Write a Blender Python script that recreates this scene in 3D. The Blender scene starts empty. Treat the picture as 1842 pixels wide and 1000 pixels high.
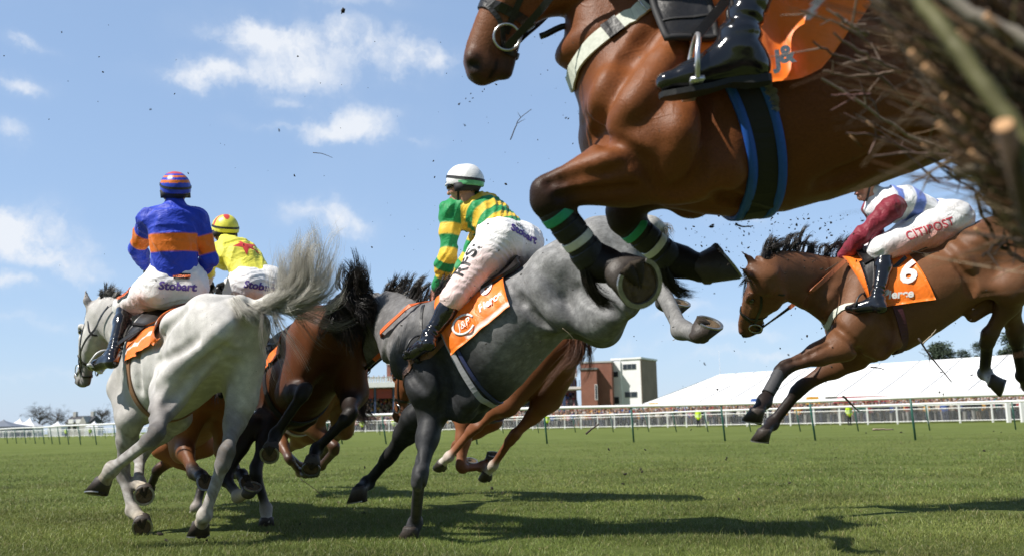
import bpy, math, random, os
import numpy as np
from mathutils import Vector
RNG = np.random.default_rng(7)
random.seed(7)
SC = bpy.context.scene
COL = SC.collection
rad = math.radians

# ------------------------------------------------------------------ camera, sky, sun, exposure
F_PX, CX, CY = 1700.0, 921.0, 500.0           # focal length and centre in photo pixels (1842 x 1000)
PITCH, ROLL, CAM_H = rad(8.76), rad(1.23), 0.70
_f = np.array([0, math.cos(PITCH), math.sin(PITCH)])
_u0 = np.array([0, -math.sin(PITCH), math.cos(PITCH)])
_r0 = np.array([1.0, 0, 0])
CR = _r0 * math.cos(ROLL) - _u0 * math.sin(ROLL)
CU = _r0 * math.sin(ROLL) + _u0 * math.cos(ROLL)
CF = _f
C0 = np.array([0, 0, CAM_H])

def setup_camera():
    cd = bpy.data.cameras.new('camera')
    cd.sensor_width = 36.0
    cd.lens = F_PX / 1842.0 * 36.0
    cd.clip_start, cd.clip_end = 0.05, 6000.0
    cd.dof.use_dof = True
    cd.dof.focus_distance = 5.0
    cd.dof.aperture_fstop = 4.0
    co = bpy.data.objects.new('camera', cd)
    COL.objects.link(co)
    from mathutils import Matrix
    m = Matrix(((CR[0], CU[0], -CF[0], C0[0]), (CR[1], CU[1], -CF[1], C0[1]), (CR[2], CU[2], -CF[2], C0[2]), (0, 0, 0, 1)))
    co.matrix_world = m
    SC.camera = co
setup_camera()

SUN_EL = rad(50.0)
SUN_AZ = np.array([-0.90, -0.43])             # horizontal direction towards the sun (from the left, a little behind the camera)
SUN_AZ = SUN_AZ / np.linalg.norm(SUN_AZ)
SUN_DIR = np.array([SUN_AZ[0] * math.cos(SUN_EL), SUN_AZ[1] * math.cos(SUN_EL), math.sin(SUN_EL)])

def setup_light():
    sd = bpy.data.lights.new('sun', 'SUN')
    sd.energy = 5.0
    sd.angle = rad(0.53)
    sd.color = (1.0, 0.95, 0.87)
    so = bpy.data.objects.new('sun', sd)
    COL.objects.link(so)
    so.rotation_euler = Vector(SUN_DIR).to_track_quat('Z', 'Y').to_euler()
    so.location = (-20, -10, 30)
setup_light()

class NT:
    """small helper round a node tree"""
    def __init__(s, tree):
        s.t = tree; s.n = tree.nodes; s.l = tree.links
    def new(s, kind, **kw):
        nd = s.n.new(kind)
        for k, v in kw.items():
            if k.startswith('i_'):
                key = k[2:]
                key = int(key) if key.isdigit() else key.replace('_', ' ')
                sock = nd.inputs[key]
                if isinstance(v, bpy.types.NodeSocket): s.l.new(v, sock)
                else: sock.default_value = v
            else: setattr(nd, k, v)
        return nd
    def math(s, op, a, b=None, c=None, clamp=False):
        nd = s.n.new('ShaderNodeMath'); nd.operation = op; nd.use_clamp = clamp
        for i, v in enumerate((a, b, c)):
            if v is None: continue
            if isinstance(v, bpy.types.NodeSocket): s.l.new(v, nd.inputs[i])
            else: nd.inputs[i].default_value = v
        return nd.outputs[0]
    def mix(s, fac, a, b, kind='MIX'):
        nd = s.n.new('ShaderNodeMix'); nd.data_type = 'RGBA'; nd.blend_type = kind
        for i, v in ((0, fac), (6, a), (7, b)):
            if isinstance(v, bpy.types.NodeSocket): s.l.new(v, nd.inputs[i])
            else: nd.inputs[i].default_value = v if i == 0 else (tuple(v) + (1,))[:4]
        return nd.outputs[2]
    def ramp(s, fac, stops, interp='LINEAR'):
        nd = s.n.new('ShaderNodeValToRGB'); cr = nd.color_ramp; cr.interpolation = interp
        while len(cr.elements) < len(stops): cr.elements.new(0.5)
        for e, (p, c) in zip(cr.elements, stops):
            e.position = p; e.color = (tuple(c) + (1,))[:4] if hasattr(c, '__len__') else (c, c, c, 1)
        s.l.new(fac, nd.inputs[0])
        return nd.outputs[0]

def cam_dir(px, py):
    d = CR * (px - CX) / F_PX + CU * (CY - py) / F_PX + CF
    return d / np.linalg.norm(d)

def setup_world():
    w = bpy.data.worlds.new('World'); SC.world = w; w.use_nodes = True
    t = NT(w.node_tree); t.n.clear()
    sky = t.new('ShaderNodeTexSky', sky_type='NISHITA', sun_disc=False)
    sky.sun_elevation = SUN_EL
    sky.sun_rotation = math.atan2(SUN_DIR[0], SUN_DIR[1])
    sky.air_density = 1.0; sky.dust_density = 0.35; sky.ozone_density = 2.0
    tc = t.new('ShaderNodeTexCoord')
    dirv = tc.outputs['Generated']
    # clouds: patches of vapour at fixed bearings in the sky, broken up by noise
    nz = t.new('ShaderNodeTexNoise', i_Scale=9.0, i_Detail=7.0, i_Roughness=0.62, i_Vector=dirv)
    warp = t.new('ShaderNodeVectorMath', operation='MULTIPLY_ADD')
    t.l.new(nz.outputs['Color'], warp.inputs[0]); warp.inputs[1].default_value = (0.09, 0.09, 0.09)
    t.l.new(dirv, warp.inputs[2])
    off = t.new('ShaderNodeVectorMath', operation='SUBTRACT', i_1=(0.045, 0.045, 0.045)); t.l.new(warp.outputs[0], off.inputs[0])
    clouds = [  # px, py, half width, half height, weight
        (430, 62, 60, 24, 1.0), (500, 80, 75, 26, 1.0), (590, 78, 75, 24, .8), (450, 138, 110, 20, 1.05), (350, 146, 40, 20, 1.0), (540, 120, 60, 18, .8), (655, 112, 45, 22, .7),
        (740, 105, 55, 26, .9), (780, 120, 40, 18, .6), (632, 205, 48, 26, 1.15), (590, 228, 45, 15, .9), (650, 235, 35, 14, .7), (560, 388, 70, 20, .8), (630, 402, 55, 24, .7), (20, 410, 70, 34, 1.3), (70, 440, 70, 26, 1.1),
        (110, 468, 70, 16, .8), (20, 512, 50, 15, .8), (12, 240, 26, 20, .6), (25, 145, 40, 14, .8), (640, 20, 80, 18, .6), (30, 70, 40, 8, .45), (480, 222, 60, 10, .4), (735, 245, 40, 7, .35), (510, 180, 45, 8, .4),
        (90, 580, 160, 16, .35), (1300, 600, 110, 16, .5), (1230, 562, 70, 12, .45), (1450, 440, 90, 22, .45), (1340, 385, 60, 14, .35), (1120, 622, 50, 14, .35), (1330, 640, 100, 10, .5), (1790, 590, 60, 20, .4), (1780, 425, 45, 14, .3), (110, 690, 160, 12, .3), (1000, 470, 60, 14, .3)]
    acc = None
    for (px, py, hw, hh, wt) in clouds:
        c = cam_dir(px, py)
        az0 = math.atan2(c[0], c[1]); el0 = math.asin(c[2])
        sx = hw / F_PX; sy = hh / F_PX
        # local frame of the bearing
        e_x = np.array([math.cos(az0), -math.sin(az0), 0])
        e_y = np.cross(c, e_x); e_y = -e_y if e_y[2] < 0 else e_y
        dx = t.new('ShaderNodeVectorMath', operation='DOT_PRODUCT', i_1=tuple(e_x / sx)); t.l.new(off.outputs[0], dx.inputs[0])
        d0 = float(np.dot(c, e_y) / sy)
        dy = t.new('ShaderNodeVectorMath', operation='DOT_PRODUCT', i_1=tuple(e_y / sy)); t.l.new(off.outputs[0], dy.inputs[0])
        x2 = t.math('POWER', dx.outputs['Value'], 2.0)
        yy = t.math('SUBTRACT', dy.outputs['Value'], d0)
        y2 = t.math('POWER', yy, 2.0)
        g = t.math('EXPONENT', t.math('MULTIPLY', t.math('ADD', x2, y2), -0.9))
        front = t.new('ShaderNodeVectorMath', operation='DOT_PRODUCT', i_1=tuple(c)); t.l.new(dirv, front.inputs[0])
        g = t.math('MULTIPLY', g, t.math('GREATER_THAN', front.outputs['Value'], 0.2))
        g = t.math('MULTIPLY', g, wt)
        acc = g if acc is None else t.math('ADD', acc, g)
    n2 = t.new('ShaderNodeTexNoise', i_Scale=26.0, i_Detail=6.0, i_Roughness=0.6, i_Vector=off.outputs[0])
    n3 = t.new('ShaderNodeTexNoise', i_Scale=5.0, i_Detail=3.0, i_Roughness=0.5, i_Vector=dirv)
    veil = t.math('MULTIPLY', t.math('SUBTRACT', n3.outputs['Fac'], 0.52, clamp=True), 0.7)
    dens = t.math('MULTIPLY', acc, t.math('MULTIPLY_ADD', n2.outputs['Fac'], 2.4, -0.52))
    dens = t.math('ADD', dens, veil)
    fac = t.ramp(dens, [(0.0, 0.0), (0.18, 0.06), (0.65, 0.62), (1.0, 0.92)])
    # thin bright air towards the horizon
    sep = t.new('ShaderNodeSeparateXYZ'); t.l.new(dirv, sep.inputs[0])
    hz = t.math('EXPONENT', t.math('MULTIPLY', t.math('ABSOLUTE', sep.outputs[2]), -5.0))
    skyc = t.mix(t.math('MULTIPLY', hz, 0.35), sky.outputs[0], (5.6, 6.7, 8.3))
    skyc = t.mix(0.42, skyc, (4.2, 6.2, 9.6))
    cl = t.mix(fac, skyc, (7.4, 7.7, 8.2))
    # sky dimmed overhead and behind the viewer, outside the view, to cut the fill light
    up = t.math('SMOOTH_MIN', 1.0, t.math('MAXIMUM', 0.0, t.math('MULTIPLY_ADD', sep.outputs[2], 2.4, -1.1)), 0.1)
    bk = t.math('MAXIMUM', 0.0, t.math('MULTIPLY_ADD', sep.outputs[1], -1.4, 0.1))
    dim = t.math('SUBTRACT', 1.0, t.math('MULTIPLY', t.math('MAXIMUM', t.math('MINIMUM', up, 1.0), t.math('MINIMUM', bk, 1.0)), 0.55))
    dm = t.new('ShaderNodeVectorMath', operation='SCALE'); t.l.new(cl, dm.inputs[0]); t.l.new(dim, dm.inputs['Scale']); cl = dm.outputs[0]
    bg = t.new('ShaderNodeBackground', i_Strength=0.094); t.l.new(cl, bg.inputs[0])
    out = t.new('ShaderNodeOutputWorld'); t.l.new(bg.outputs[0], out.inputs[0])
setup_world()
SC.view_settings.view_transform = 'Standard'
SC.view_settings.look = 'None'
SC.view_settings.exposure = 0.34
SC.view_settings.gamma = 1.0
SC.view_settings.use_curve_mapping = False
SC.cycles.max_bounces = 6
SC.cycles.transparent_max_bounces = 16
SC.cycles.use_denoising = True

# ------------------------------------------------------------------ placing helpers
def P(px, py, d):
    """point seen at photo pixel (px, py), d metres along the lens axis"""
    return C0 + (CR * (px - CX) + CU * (CY - py)) * (d / F_PX) + CF * d
def CV(x, y, z):
    """direction: x right, y up in the picture, z towards the viewer -> world"""
    v = CR * x + CU * y - CF * z
    return v / np.linalg.norm(v)
def GP(px, py):
    v = CR * (px - CX) / F_PX + CU * (CY - py) / F_PX + CF
    t = -C0[2] / v[2]
    return C0 + v * t
def reach(p0, px, py, L, sgn, tag=''):
    """the point on the ray of a pixel that lies L metres from p0; sgn +1 takes the far one"""
    v = cam_dir(px, py); o = C0 - p0
    b = float(np.dot(o, v)); c = float(np.dot(o, o) - L * L)
    disc = b * b - c
    if disc < 0:
        q = C0 - v * b
        if os.environ.get('SCENE_DEBUG'): print('   reach', tag, 'L', round(L, 3), 'needs', round(float(np.linalg.norm(q - p0)), 3))
        return q
    return C0 + v * (-b + sgn * math.sqrt(disc))
def nrm(v):
    v = np.asarray(v, float); return v / (np.linalg.norm(v) + 1e-12)
def lerp(a, b, t): return np.asarray(a) * (1 - t) + np.asarray(b) * t
def catmull(pts, n):
    pts = np.asarray(pts, float)
    if len(pts) < 3:
        t = np.linspace(0, 1, n)[:, None]; return pts[0] * (1 - t) + pts[-1] * t
    q = np.vstack([2 * pts[0] - pts[1], pts, 2 * pts[-1] - pts[-2]])
    m = len(pts) - 1
    out = []
    for u in np.linspace(0, m - 1e-9, n):
        i = int(u); t = u - i
        a, b, c, d = q[i], q[i + 1], q[i + 2], q[i + 3]
        out.append(0.5 * ((2 * b) + (-a + c) * t + (2 * a - 5 * b + 4 * c - d) * t * t + (-a + 3 * b - 3 * c + d) * t ** 3))
    return np.array(out)

# ------------------------------------------------------------------ objects
ORG = {}
def tag(o, label=None, cat=None, group=None, kind=None):
    if label: o['label'] = label
    if cat: o['category'] = cat
    if group: o['group'] = group
    if kind: o['kind'] = kind
    return o
def empty(name, loc, label=None, cat=None, group=None):
    o = bpy.data.objects.new(name, None); COL.objects.link(o)
    o.empty_display_size = 0.1
    o.location = tuple(float(x) for x in loc)
    ORG[o.name] = np.asarray(loc, float)
    return tag(o, label, cat, group)
def build_mesh(name, V, Fs):
    me = bpy.data.meshes.new(name)
    V = np.asarray(V, np.float32)
    if isinstance(Fs, np.ndarray) and Fs.ndim == 2:
        n = Fs.shape[1]
        me.vertices.add(len(V)); me.vertices.foreach_set('co', V.ravel())
        me.loops.add(Fs.size); me.loops.foreach_set('vertex_index', Fs.astype(np.int32).ravel())
        me.polygons.add(len(Fs))
        me.polygons.foreach_set('loop_start', np.arange(0, Fs.size, n, dtype=np.int32))
        me.update(calc_edges=True); me.validate()
    else:
        me.from_pydata(V.tolist(), [], [tuple(int(i) for i in f) for f in Fs])
    return me
def part(name, V, Fs, mat, parent=None, smooth=True, color=None, origin=None):
    """link ONE mesh object; V in world metres"""
    V = np.asarray(V, float)
    if parent is not None: org = ORG[parent.name]
    else: org = np.asarray(origin, float) if origin is not None else np.array([V[:, 0].mean(), V[:, 1].mean(), V[:, 2].min()])
    me = build_mesh(name, V - org, Fs)
    if smooth: me.polygons.foreach_set('use_smooth', np.ones(len(me.polygons), bool))
    if color is not None:
        at = me.color_attributes.new('Col', 'FLOAT_COLOR', 'POINT')
        c = np.ones((len(V), 4), np.float32); c[:, :3] = color
        at.data.foreach_set('color', c.ravel())
    if mat is not None:
        for m in (mat if isinstance(mat, (list, tuple)) else [mat]): me.materials.append(m)
    o = bpy.data.objects.new(name, me); COL.objects.link(o)
    if parent is not None:
        o.parent = parent
        ORG[o.name] = org
    else:
        o.location = tuple(float(x) for x in org); ORG[o.name] = org
    return o

class MB:
    """collects simple shapes into one mesh"""
    def __init__(s): s.V = []; s.F = []; s.n = 0
    def add(s, V, Fs):
        V = np.asarray(V, float)
        s.V.append(V); s.F += [tuple(int(i) + s.n for i in f) for f in Fs]; s.n += len(V); return s
    def box(s, lo, hi, M=None):
        x0, y0, z0 = lo; x1, y1, z1 = hi
        V = np.array([(x0, y0, z0), (x1, y0, z0), (x1, y1, z0), (x0, y1, z0), (x0, y0, z1), (x1, y0, z1), (x1, y1, z1), (x0, y1, z1)], float)
        if M is not None: V = M(V)
        return s.add(V, [(0, 3, 2, 1), (4, 5, 6, 7), (0, 1, 5, 4), (1, 2, 6, 5), (2, 3, 7, 6), (3, 0, 4, 7)])
    def tube(s, pts, r, seg=8, cap=True, closed=False):
        V, Fs = tube_geo(pts, r, seg, cap, closed); return s.add(V, Fs)
    def ribbon(s, pts, nor, w, th):
        V, Fs = ribbon_geo(pts, nor, w, th); return s.add(V, Fs)
    def build(s, name, mat, parent=None, smooth=False, origin=None):
        return part(name, np.vstack(s.V), s.F, mat, parent, smooth, origin=origin)

def frames(pts):
    pts = np.asarray(pts, float)
    T = np.gradient(pts, axis=0); T /= np.linalg.norm(T, axis=1)[:, None] + 1e-12
    a = np.array([0, 0, 1.0]) if abs(T[0][2]) < 0.9 else np.array([1.0, 0, 0])
    N = [nrm(np.cross(T[0], a))]
    for i in range(1, len(pts)):
        v = N[-1] - T[i] * np.dot(N[-1], T[i]); N.append(nrm(v))
    N = np.array(N); B = np.cross(T, N)
    return T, N, B
def tube_geo(pts, r, seg=8, cap=True, closed=False):
    pts = np.asarray(pts, float); n = len(pts)
    r = np.full(n, r) if np.isscalar(r) else np.asarray(r, float)
    T, N, B = frames(pts)
    if closed:
        T = np.roll(pts, -1, 0) - np.roll(pts, 1, 0); T /= np.linalg.norm(T, axis=1)[:, None]
        c = pts.mean(0); N = pts - c; N -= T * (N * T).sum(1)[:, None]; N /= np.linalg.norm(N, axis=1)[:, None]; B = np.cross(T, N)
    a = np.linspace(0, 2 * math.pi, seg, endpoint=False)
    V = pts[:, None] + r[:, None, None] * (N[:, None] * np.cos(a)[None, :, None] + B[:, None] * np.sin(a)[None, :, None])
    V = V.reshape(-1, 3); Fs = []
    for i in range(n if closed else n - 1):
        j = (i + 1) % n
        for k in range(seg):
            k2 = (k + 1) % seg
            Fs.append((i * seg + k, i * seg + k2, j * seg + k2, j * seg + k))
    if cap and not closed:
        Fs.append(tuple(range(seg - 1, -1, -1))); Fs.append(tuple((n - 1) * seg + k for k in range(seg)))
    return V, Fs
def ribbon_geo(pts, nor, w, th):
    pts = np.asarray(pts, float); nor = np.asarray(nor, float); n = len(pts)
    if nor.ndim == 1: nor = np.repeat(nor[None], n, 0)
    w = np.full(n, w) if np.isscalar(w) else np.asarray(w)
    T = np.gradient(pts, axis=0); T /= np.linalg.norm(T, axis=1)[:, None] + 1e-12
    nor = nor - T * (nor * T).sum(1)[:, None]; nor /= np.linalg.norm(nor, axis=1)[:, None] + 1e-12
    S = np.cross(T, nor) * (w / 2)[:, None]; H = nor * th / 2
    V = np.stack([pts - S - H, pts + S - H, pts + S + H, pts - S + H], 1).reshape(-1, 3); Fs = []
    for i in range(n - 1):
        for k in range(4):
            k2 = (k + 1) % 4
            Fs.append((i * 4 + k, i * 4 + k2, (i + 1) * 4 + k2, (i + 1) * 4 + k))
    Fs += [(3, 2, 1, 0), tuple((n - 1) * 4 + k for k in range(4))]
    return V, Fs
# ------------------------------------------------------------------ implicit bodies: smooth unions of tapered limbs, polygonised with surface nets
class RC:
    """tapered limb between two points; flat = (axis, factor) squeezes it across an axis"""
    def __init__(s, p0, p1, r0, r1, col=0, k=0.05, flat=None, neg=False):
        s.p0 = np.asarray(p0, np.float32); s.p1 = np.asarray(p1, np.float32); s.r0 = r0; s.r1 = r1; s.col = col; s.k = k; s.neg = neg
        s.flat = None if flat is None else (nrm(flat[0]).astype(np.float32), flat[1])
        R = max(r0, r1)
        s.lo = np.minimum(s.p0, s.p1) - R; s.hi = np.maximum(s.p0, s.p1) + R
    def d(s, X):
        v = s.p1 - s.p0; L2 = float(v @ v) + 1e-9
        w = X - s.p0
        t = np.clip((w @ v) / L2, 0, 1)
        q = w - t[:, None] * v
        if s.flat is not None:
            n, f = s.flat
            a = q @ n
            q = q + np.outer(a * (1 / f - 1), n)
            return (np.sqrt((q * q).sum(1)) - (s.r0 + (s.r1 - s.r0) * t)) * (0.5 + 0.5 * f)
        return np.sqrt((q * q).sum(1)) - (s.r0 + (s.r1 - s.r0) * t)
class SW:
    """swept ellipse: stations of centre, half width a along lat, half height b along up"""
    def __init__(s, pts, lat, a, b, n=14, col=0, k=0.05, cap=0.6, neg=False):
        m = len(pts); st = np.hstack([np.asarray(pts, float), np.asarray(lat, float) if np.ndim(lat) == 2 else np.repeat(np.asarray(lat, float)[None], m, 0),
                                      np.asarray(a, float)[:, None], np.asarray(b, float)[:, None]])
        st = catmull(st, n)
        s.p = st[:, :3].astype(np.float32); T = np.gradient(st[:, :3], axis=0); T /= np.linalg.norm(T, axis=1)[:, None]
        L = st[:, 3:6]; L = L - T * (L * T).sum(1)[:, None]; L /= np.linalg.norm(L, axis=1)[:, None]
        s.L = L.astype(np.float32); s.U = np.cross(T, L).astype(np.float32); s.T = T.astype(np.float32)
        s.a = st[:, 6].astype(np.float32); s.b = st[:, 7].astype(np.float32); s.col = col; s.k = k; s.cap = cap; s.neg = neg
        R = np.maximum(s.a, s.b).max()
        s.lo = s.p.min(0) - R; s.hi = s.p.max(0) + R
    def d(s, X):
        best = np.full(len(X), 1e3, np.float32)
        for i in range(len(s.p) - 1):
            v = s.p[i + 1] - s.p[i]; L2 = float(v @ v) + 1e-9
            w = X - s.p[i]
            t = np.clip((w @ v) / L2, 0, 1)
            q = w - t[:, None] * v
            lat = s.L[i] + t[:, None] * (s.L[i + 1] - s.L[i]); up = s.U[i] + t[:, None] * (s.U[i + 1] - s.U[i])
            a = s.a[i] + t * (s.a[i + 1] - s.a[i]); b = s.b[i] + t * (s.b[i + 1] - s.b[i])
            u = (q * lat).sum(1); h = (q * up).sum(1)
            x = (q @ s.T[i]); c = np.minimum(a, b) * s.cap
            k0 = np.sqrt((u / a) ** 2 + (h / b) ** 2 + (x / c) ** 2) + 1e-6
            k1 = np.sqrt((u / a ** 2) ** 2 + (h / b ** 2) ** 2 + (x / c ** 2) ** 2) + 1e-6
            best = np.minimum(best, np.maximum(k0 * (k0 - 1) / k1, -np.minimum(a, b)))
        return best
class HS:
    """half space: keeps the side the normal points away from (used to cut hems)"""
    def __init__(s, p, n, k=0.004): s.p = np.asarray(p, np.float32); s.n = nrm(n).astype(np.float32); s.k = k
def smin(a, b, k):
    h = np.maximum(k - np.abs(a - b), 0) / k
    return np.minimum(a, b) - h * h * k * 0.25

class Field:
    def __init__(s): s.pr = []; s.cuts = []; s.off = 0.0; s.disp = None
    def rc(s, *a, **k): s.pr.append(RC(*a, **k)); return s
    def sw(s, *a, **k): s.pr.append(SW(*a, **k)); return s
    def cut(s, p, n): s.cuts.append(HS(p, n)); return s
    def _comb(s, D, p, X):
        d = p.d(X)
        if p.neg: return -smin(-D, d, p.k)
        return smin(D, d, p.k)
    def _post(s, D, X):
        D = D - s.off
        if s.disp is not None: D = D + s.disp(X)
        for c in s.cuts: D = np.maximum(D, (X - c.p) @ c.n)
        return D
    def ev(s, X):
        X = np.asarray(X, np.float32)
        D = np.full(len(X), 1e3, np.float32)
        for p in s.pr: D = s._comb(D, p, X)
        return s._post(D, X)
    def grad(s, X, e=0.004):
        X = np.asarray(X, np.float32)
        g = np.stack([s.ev(X + np.array(v, np.float32) * e) - s.ev(X - np.array(v, np.float32) * e) for v in ((1, 0, 0), (0, 1, 0), (0, 0, 1))], 1)
        return g / (np.linalg.norm(g, axis=1)[:, None] + 1e-9)
    def onto(s, X, tgt, off=0.0, n=40):
        """move points towards tgt until they lie off metres outside the skin"""
        X = np.array(X, np.float32); tgt = np.asarray(tgt, np.float32)
        if tgt.ndim == 1: tgt = np.repeat(tgt[None], len(X), 0)
        V = tgt - X; L = np.linalg.norm(V, axis=1); V /= L[:, None] + 1e-9
        t = np.zeros(len(X), np.float32)
        for _ in range(n):
            d = s.ev(X + V * t[:, None]) - off
            t = np.clip(t + d * 0.8, 0, L * 1.0)
        return X + V * t[:, None]
    def color(s, X, pal, sh=0.018):
        X = np.asarray(X, np.float32)
        W = np.zeros(len(X), np.float32); C = np.zeros((len(X), 3), np.float32)
        Ds = [(p, p.d(X)) for p in s.pr if not p.neg]
        m = np.min([d for _, d in Ds], axis=0)
        for p, d in Ds:
            w = np.exp(-np.clip((d - m) / sh, 0, 40)); W += w
            c = np.asarray(pal[p.col] if not callable(pal) else pal(p.col), np.float32)
            C += w[:, None] * c
        return C / W[:, None]
    def mesh(s, h, smooth=2, lo=None, hi=None):
        B = 8
        pr = s.pr
        pos = [p for p in pr if not p.neg]
        if lo is None:
            lo = np.min([p.lo for p in pos], 0) - 4 * h - s.off; hi = np.max([p.hi for p in pos], 0) + 4 * h + s.off
        nb = np.ceil((hi - lo) / (h * B)).astype(int) + 1
        N = nb * B
        bi = np.stack(np.meshgrid(*[np.arange(x) for x in nb], indexing='ij'), -1).reshape(-1, 3)
        bc = (lo + (bi * B + (B - 1) / 2) * h).astype(np.float32)
        dc = s.ev(bc)
        half = B * h * 0.87
        act = np.abs(dc) < half * 1.35 + 0.012
        D = np.where(dc < 0, -1.0, 1.0).astype(np.float32)
        G = np.broadcast_to(D.reshape(*nb, 1, 1, 1), (*nb, B, B, B)).copy()
        ai = np.nonzero(act)[0]
        loc = np.stack(np.meshgrid(*[np.arange(B)] * 3, indexing='ij'), -1).reshape(-1, 3)
        val = np.full((len(ai), B ** 3), 1e3, np.float32)
        cen = bc[ai]
        X_all = (lo + (bi[ai][:, None] * B + loc[None]) * h).astype(np.float32)
        hb = B * h / 2
        for p in pr:
            m = p.k + 0.03
            sel = np.all((cen + hb + m > p.lo) & (cen - hb - m < p.hi), axis=1)
            if not sel.any(): continue
            X = X_all[sel].reshape(-1, 3)
            v = s._comb(val[sel].reshape(-1), p, X)
            val[sel] = v.reshape(-1, B ** 3)
        val = s._post(val.reshape(-1), X_all.reshape(-1, 3)).reshape(-1, B ** 3)
        Gf = G.reshape(-1, B, B, B); Gf[ai] = val.reshape(-1, B, B, B)
        G = Gf.reshape(*nb, B, B, B).transpose(0, 3, 1, 4, 2, 5).reshape(*N)
        V, Q = surface_nets(G)
        V = lo + V * h
        if smooth: V = taubin(V, Q, smooth)
        return V, Q

def surface_nets(G):
    ins = G < 0
    cnt = np.zeros(np.array(G.shape) - 1, np.int8)
    for dx in (0, 1):
        for dy in (0, 1):
            for dz in (0, 1):
                cnt += ins[dx:G.shape[0] - 1 + dx, dy:G.shape[1] - 1 + dy, dz:G.shape[2] - 1 + dz]
    act = (cnt > 0) & (cnt < 8)
    idx = np.full(act.shape, -1, np.int64)
    cells = np.argwhere(act); idx[act] = np.arange(len(cells))
    S = np.zeros((len(cells), 3)); C = np.zeros(len(cells))
    cor = [(x, y, z) for x in (0, 1) for y in (0, 1) for z in (0, 1)]
    for i in range(8):
        for j in range(i + 1, 8):
            a, b = cor[i], cor[j]
            if sum(abs(a[q] - b[q]) for q in range(3)) != 1: continue
            va = G[cells[:, 0] + a[0], cells[:, 1] + a[1], cells[:, 2] + a[2]]; vb = G[cells[:, 0] + b[0], cells[:, 1] + b[1], cells[:, 2] + b[2]]
            m = (va < 0) != (vb < 0)
            t = np.where(m, va / np.where(m, va - vb, 1), 0)
            pa = np.array(a, float); pb = np.array(b, float)
            S[m] += pa + t[m][:, None] * (pb - pa); C[m] += 1
    V = cells + S / np.maximum(C, 1)[:, None]
    Qs = []
    for ax in range(3):
        sl0 = [slice(None)] * 3; sl1 = [slice(None)] * 3
        sl0[ax] = slice(0, -1); sl1[ax] = slice(1, None)
        a = ins[tuple(sl0)]; b = ins[tuple(sl1)]
        e = np.argwhere(a != b)
        o1, o2 = [(1, 2), (2, 0), (0, 1)][ax]
        e = e[(e[:, o1] > 0) & (e[:, o2] > 0) & (e[:, o1] < G.shape[o1] - 1) & (e[:, o2] < G.shape[o2] - 1)]
        if not len(e): continue
        def at(d1, d2):
            q = e.copy(); q[:, o1] += d1; q[:, o2] += d2
            return idx[q[:, 0], q[:, 1], q[:, 2]]
        q = np.stack([at(-1, -1), at(0, -1), at(0, 0), at(-1, 0)], 1)
        flip = ~a[e[:, 0], e[:, 1], e[:, 2]]
        q[flip] = q[flip][:, ::-1]
        Qs.append(q)
    Q = np.vstack(Qs)
    return V, Q[(Q >= 0).all(1)]

def taubin(V, Q, n, lam=0.5, mu=-0.52):
    i = np.concatenate([Q[:, 0], Q[:, 1], Q[:, 2], Q[:, 3]]); j = np.concatenate([Q[:, 1], Q[:, 2], Q[:, 3], Q[:, 0]])
    a = np.concatenate([i, j]); b = np.concatenate([j, i])
    deg = np.bincount(a, minlength=len(V))[:, None] + 1e-9
    for _ in range(n):
        for f in (lam, mu):
            A = np.stack([np.bincount(a, weights=V[b, q], minlength=len(V)) for q in range(3)], 1) / deg
            V = V + f * (A - V)
    return V

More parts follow.
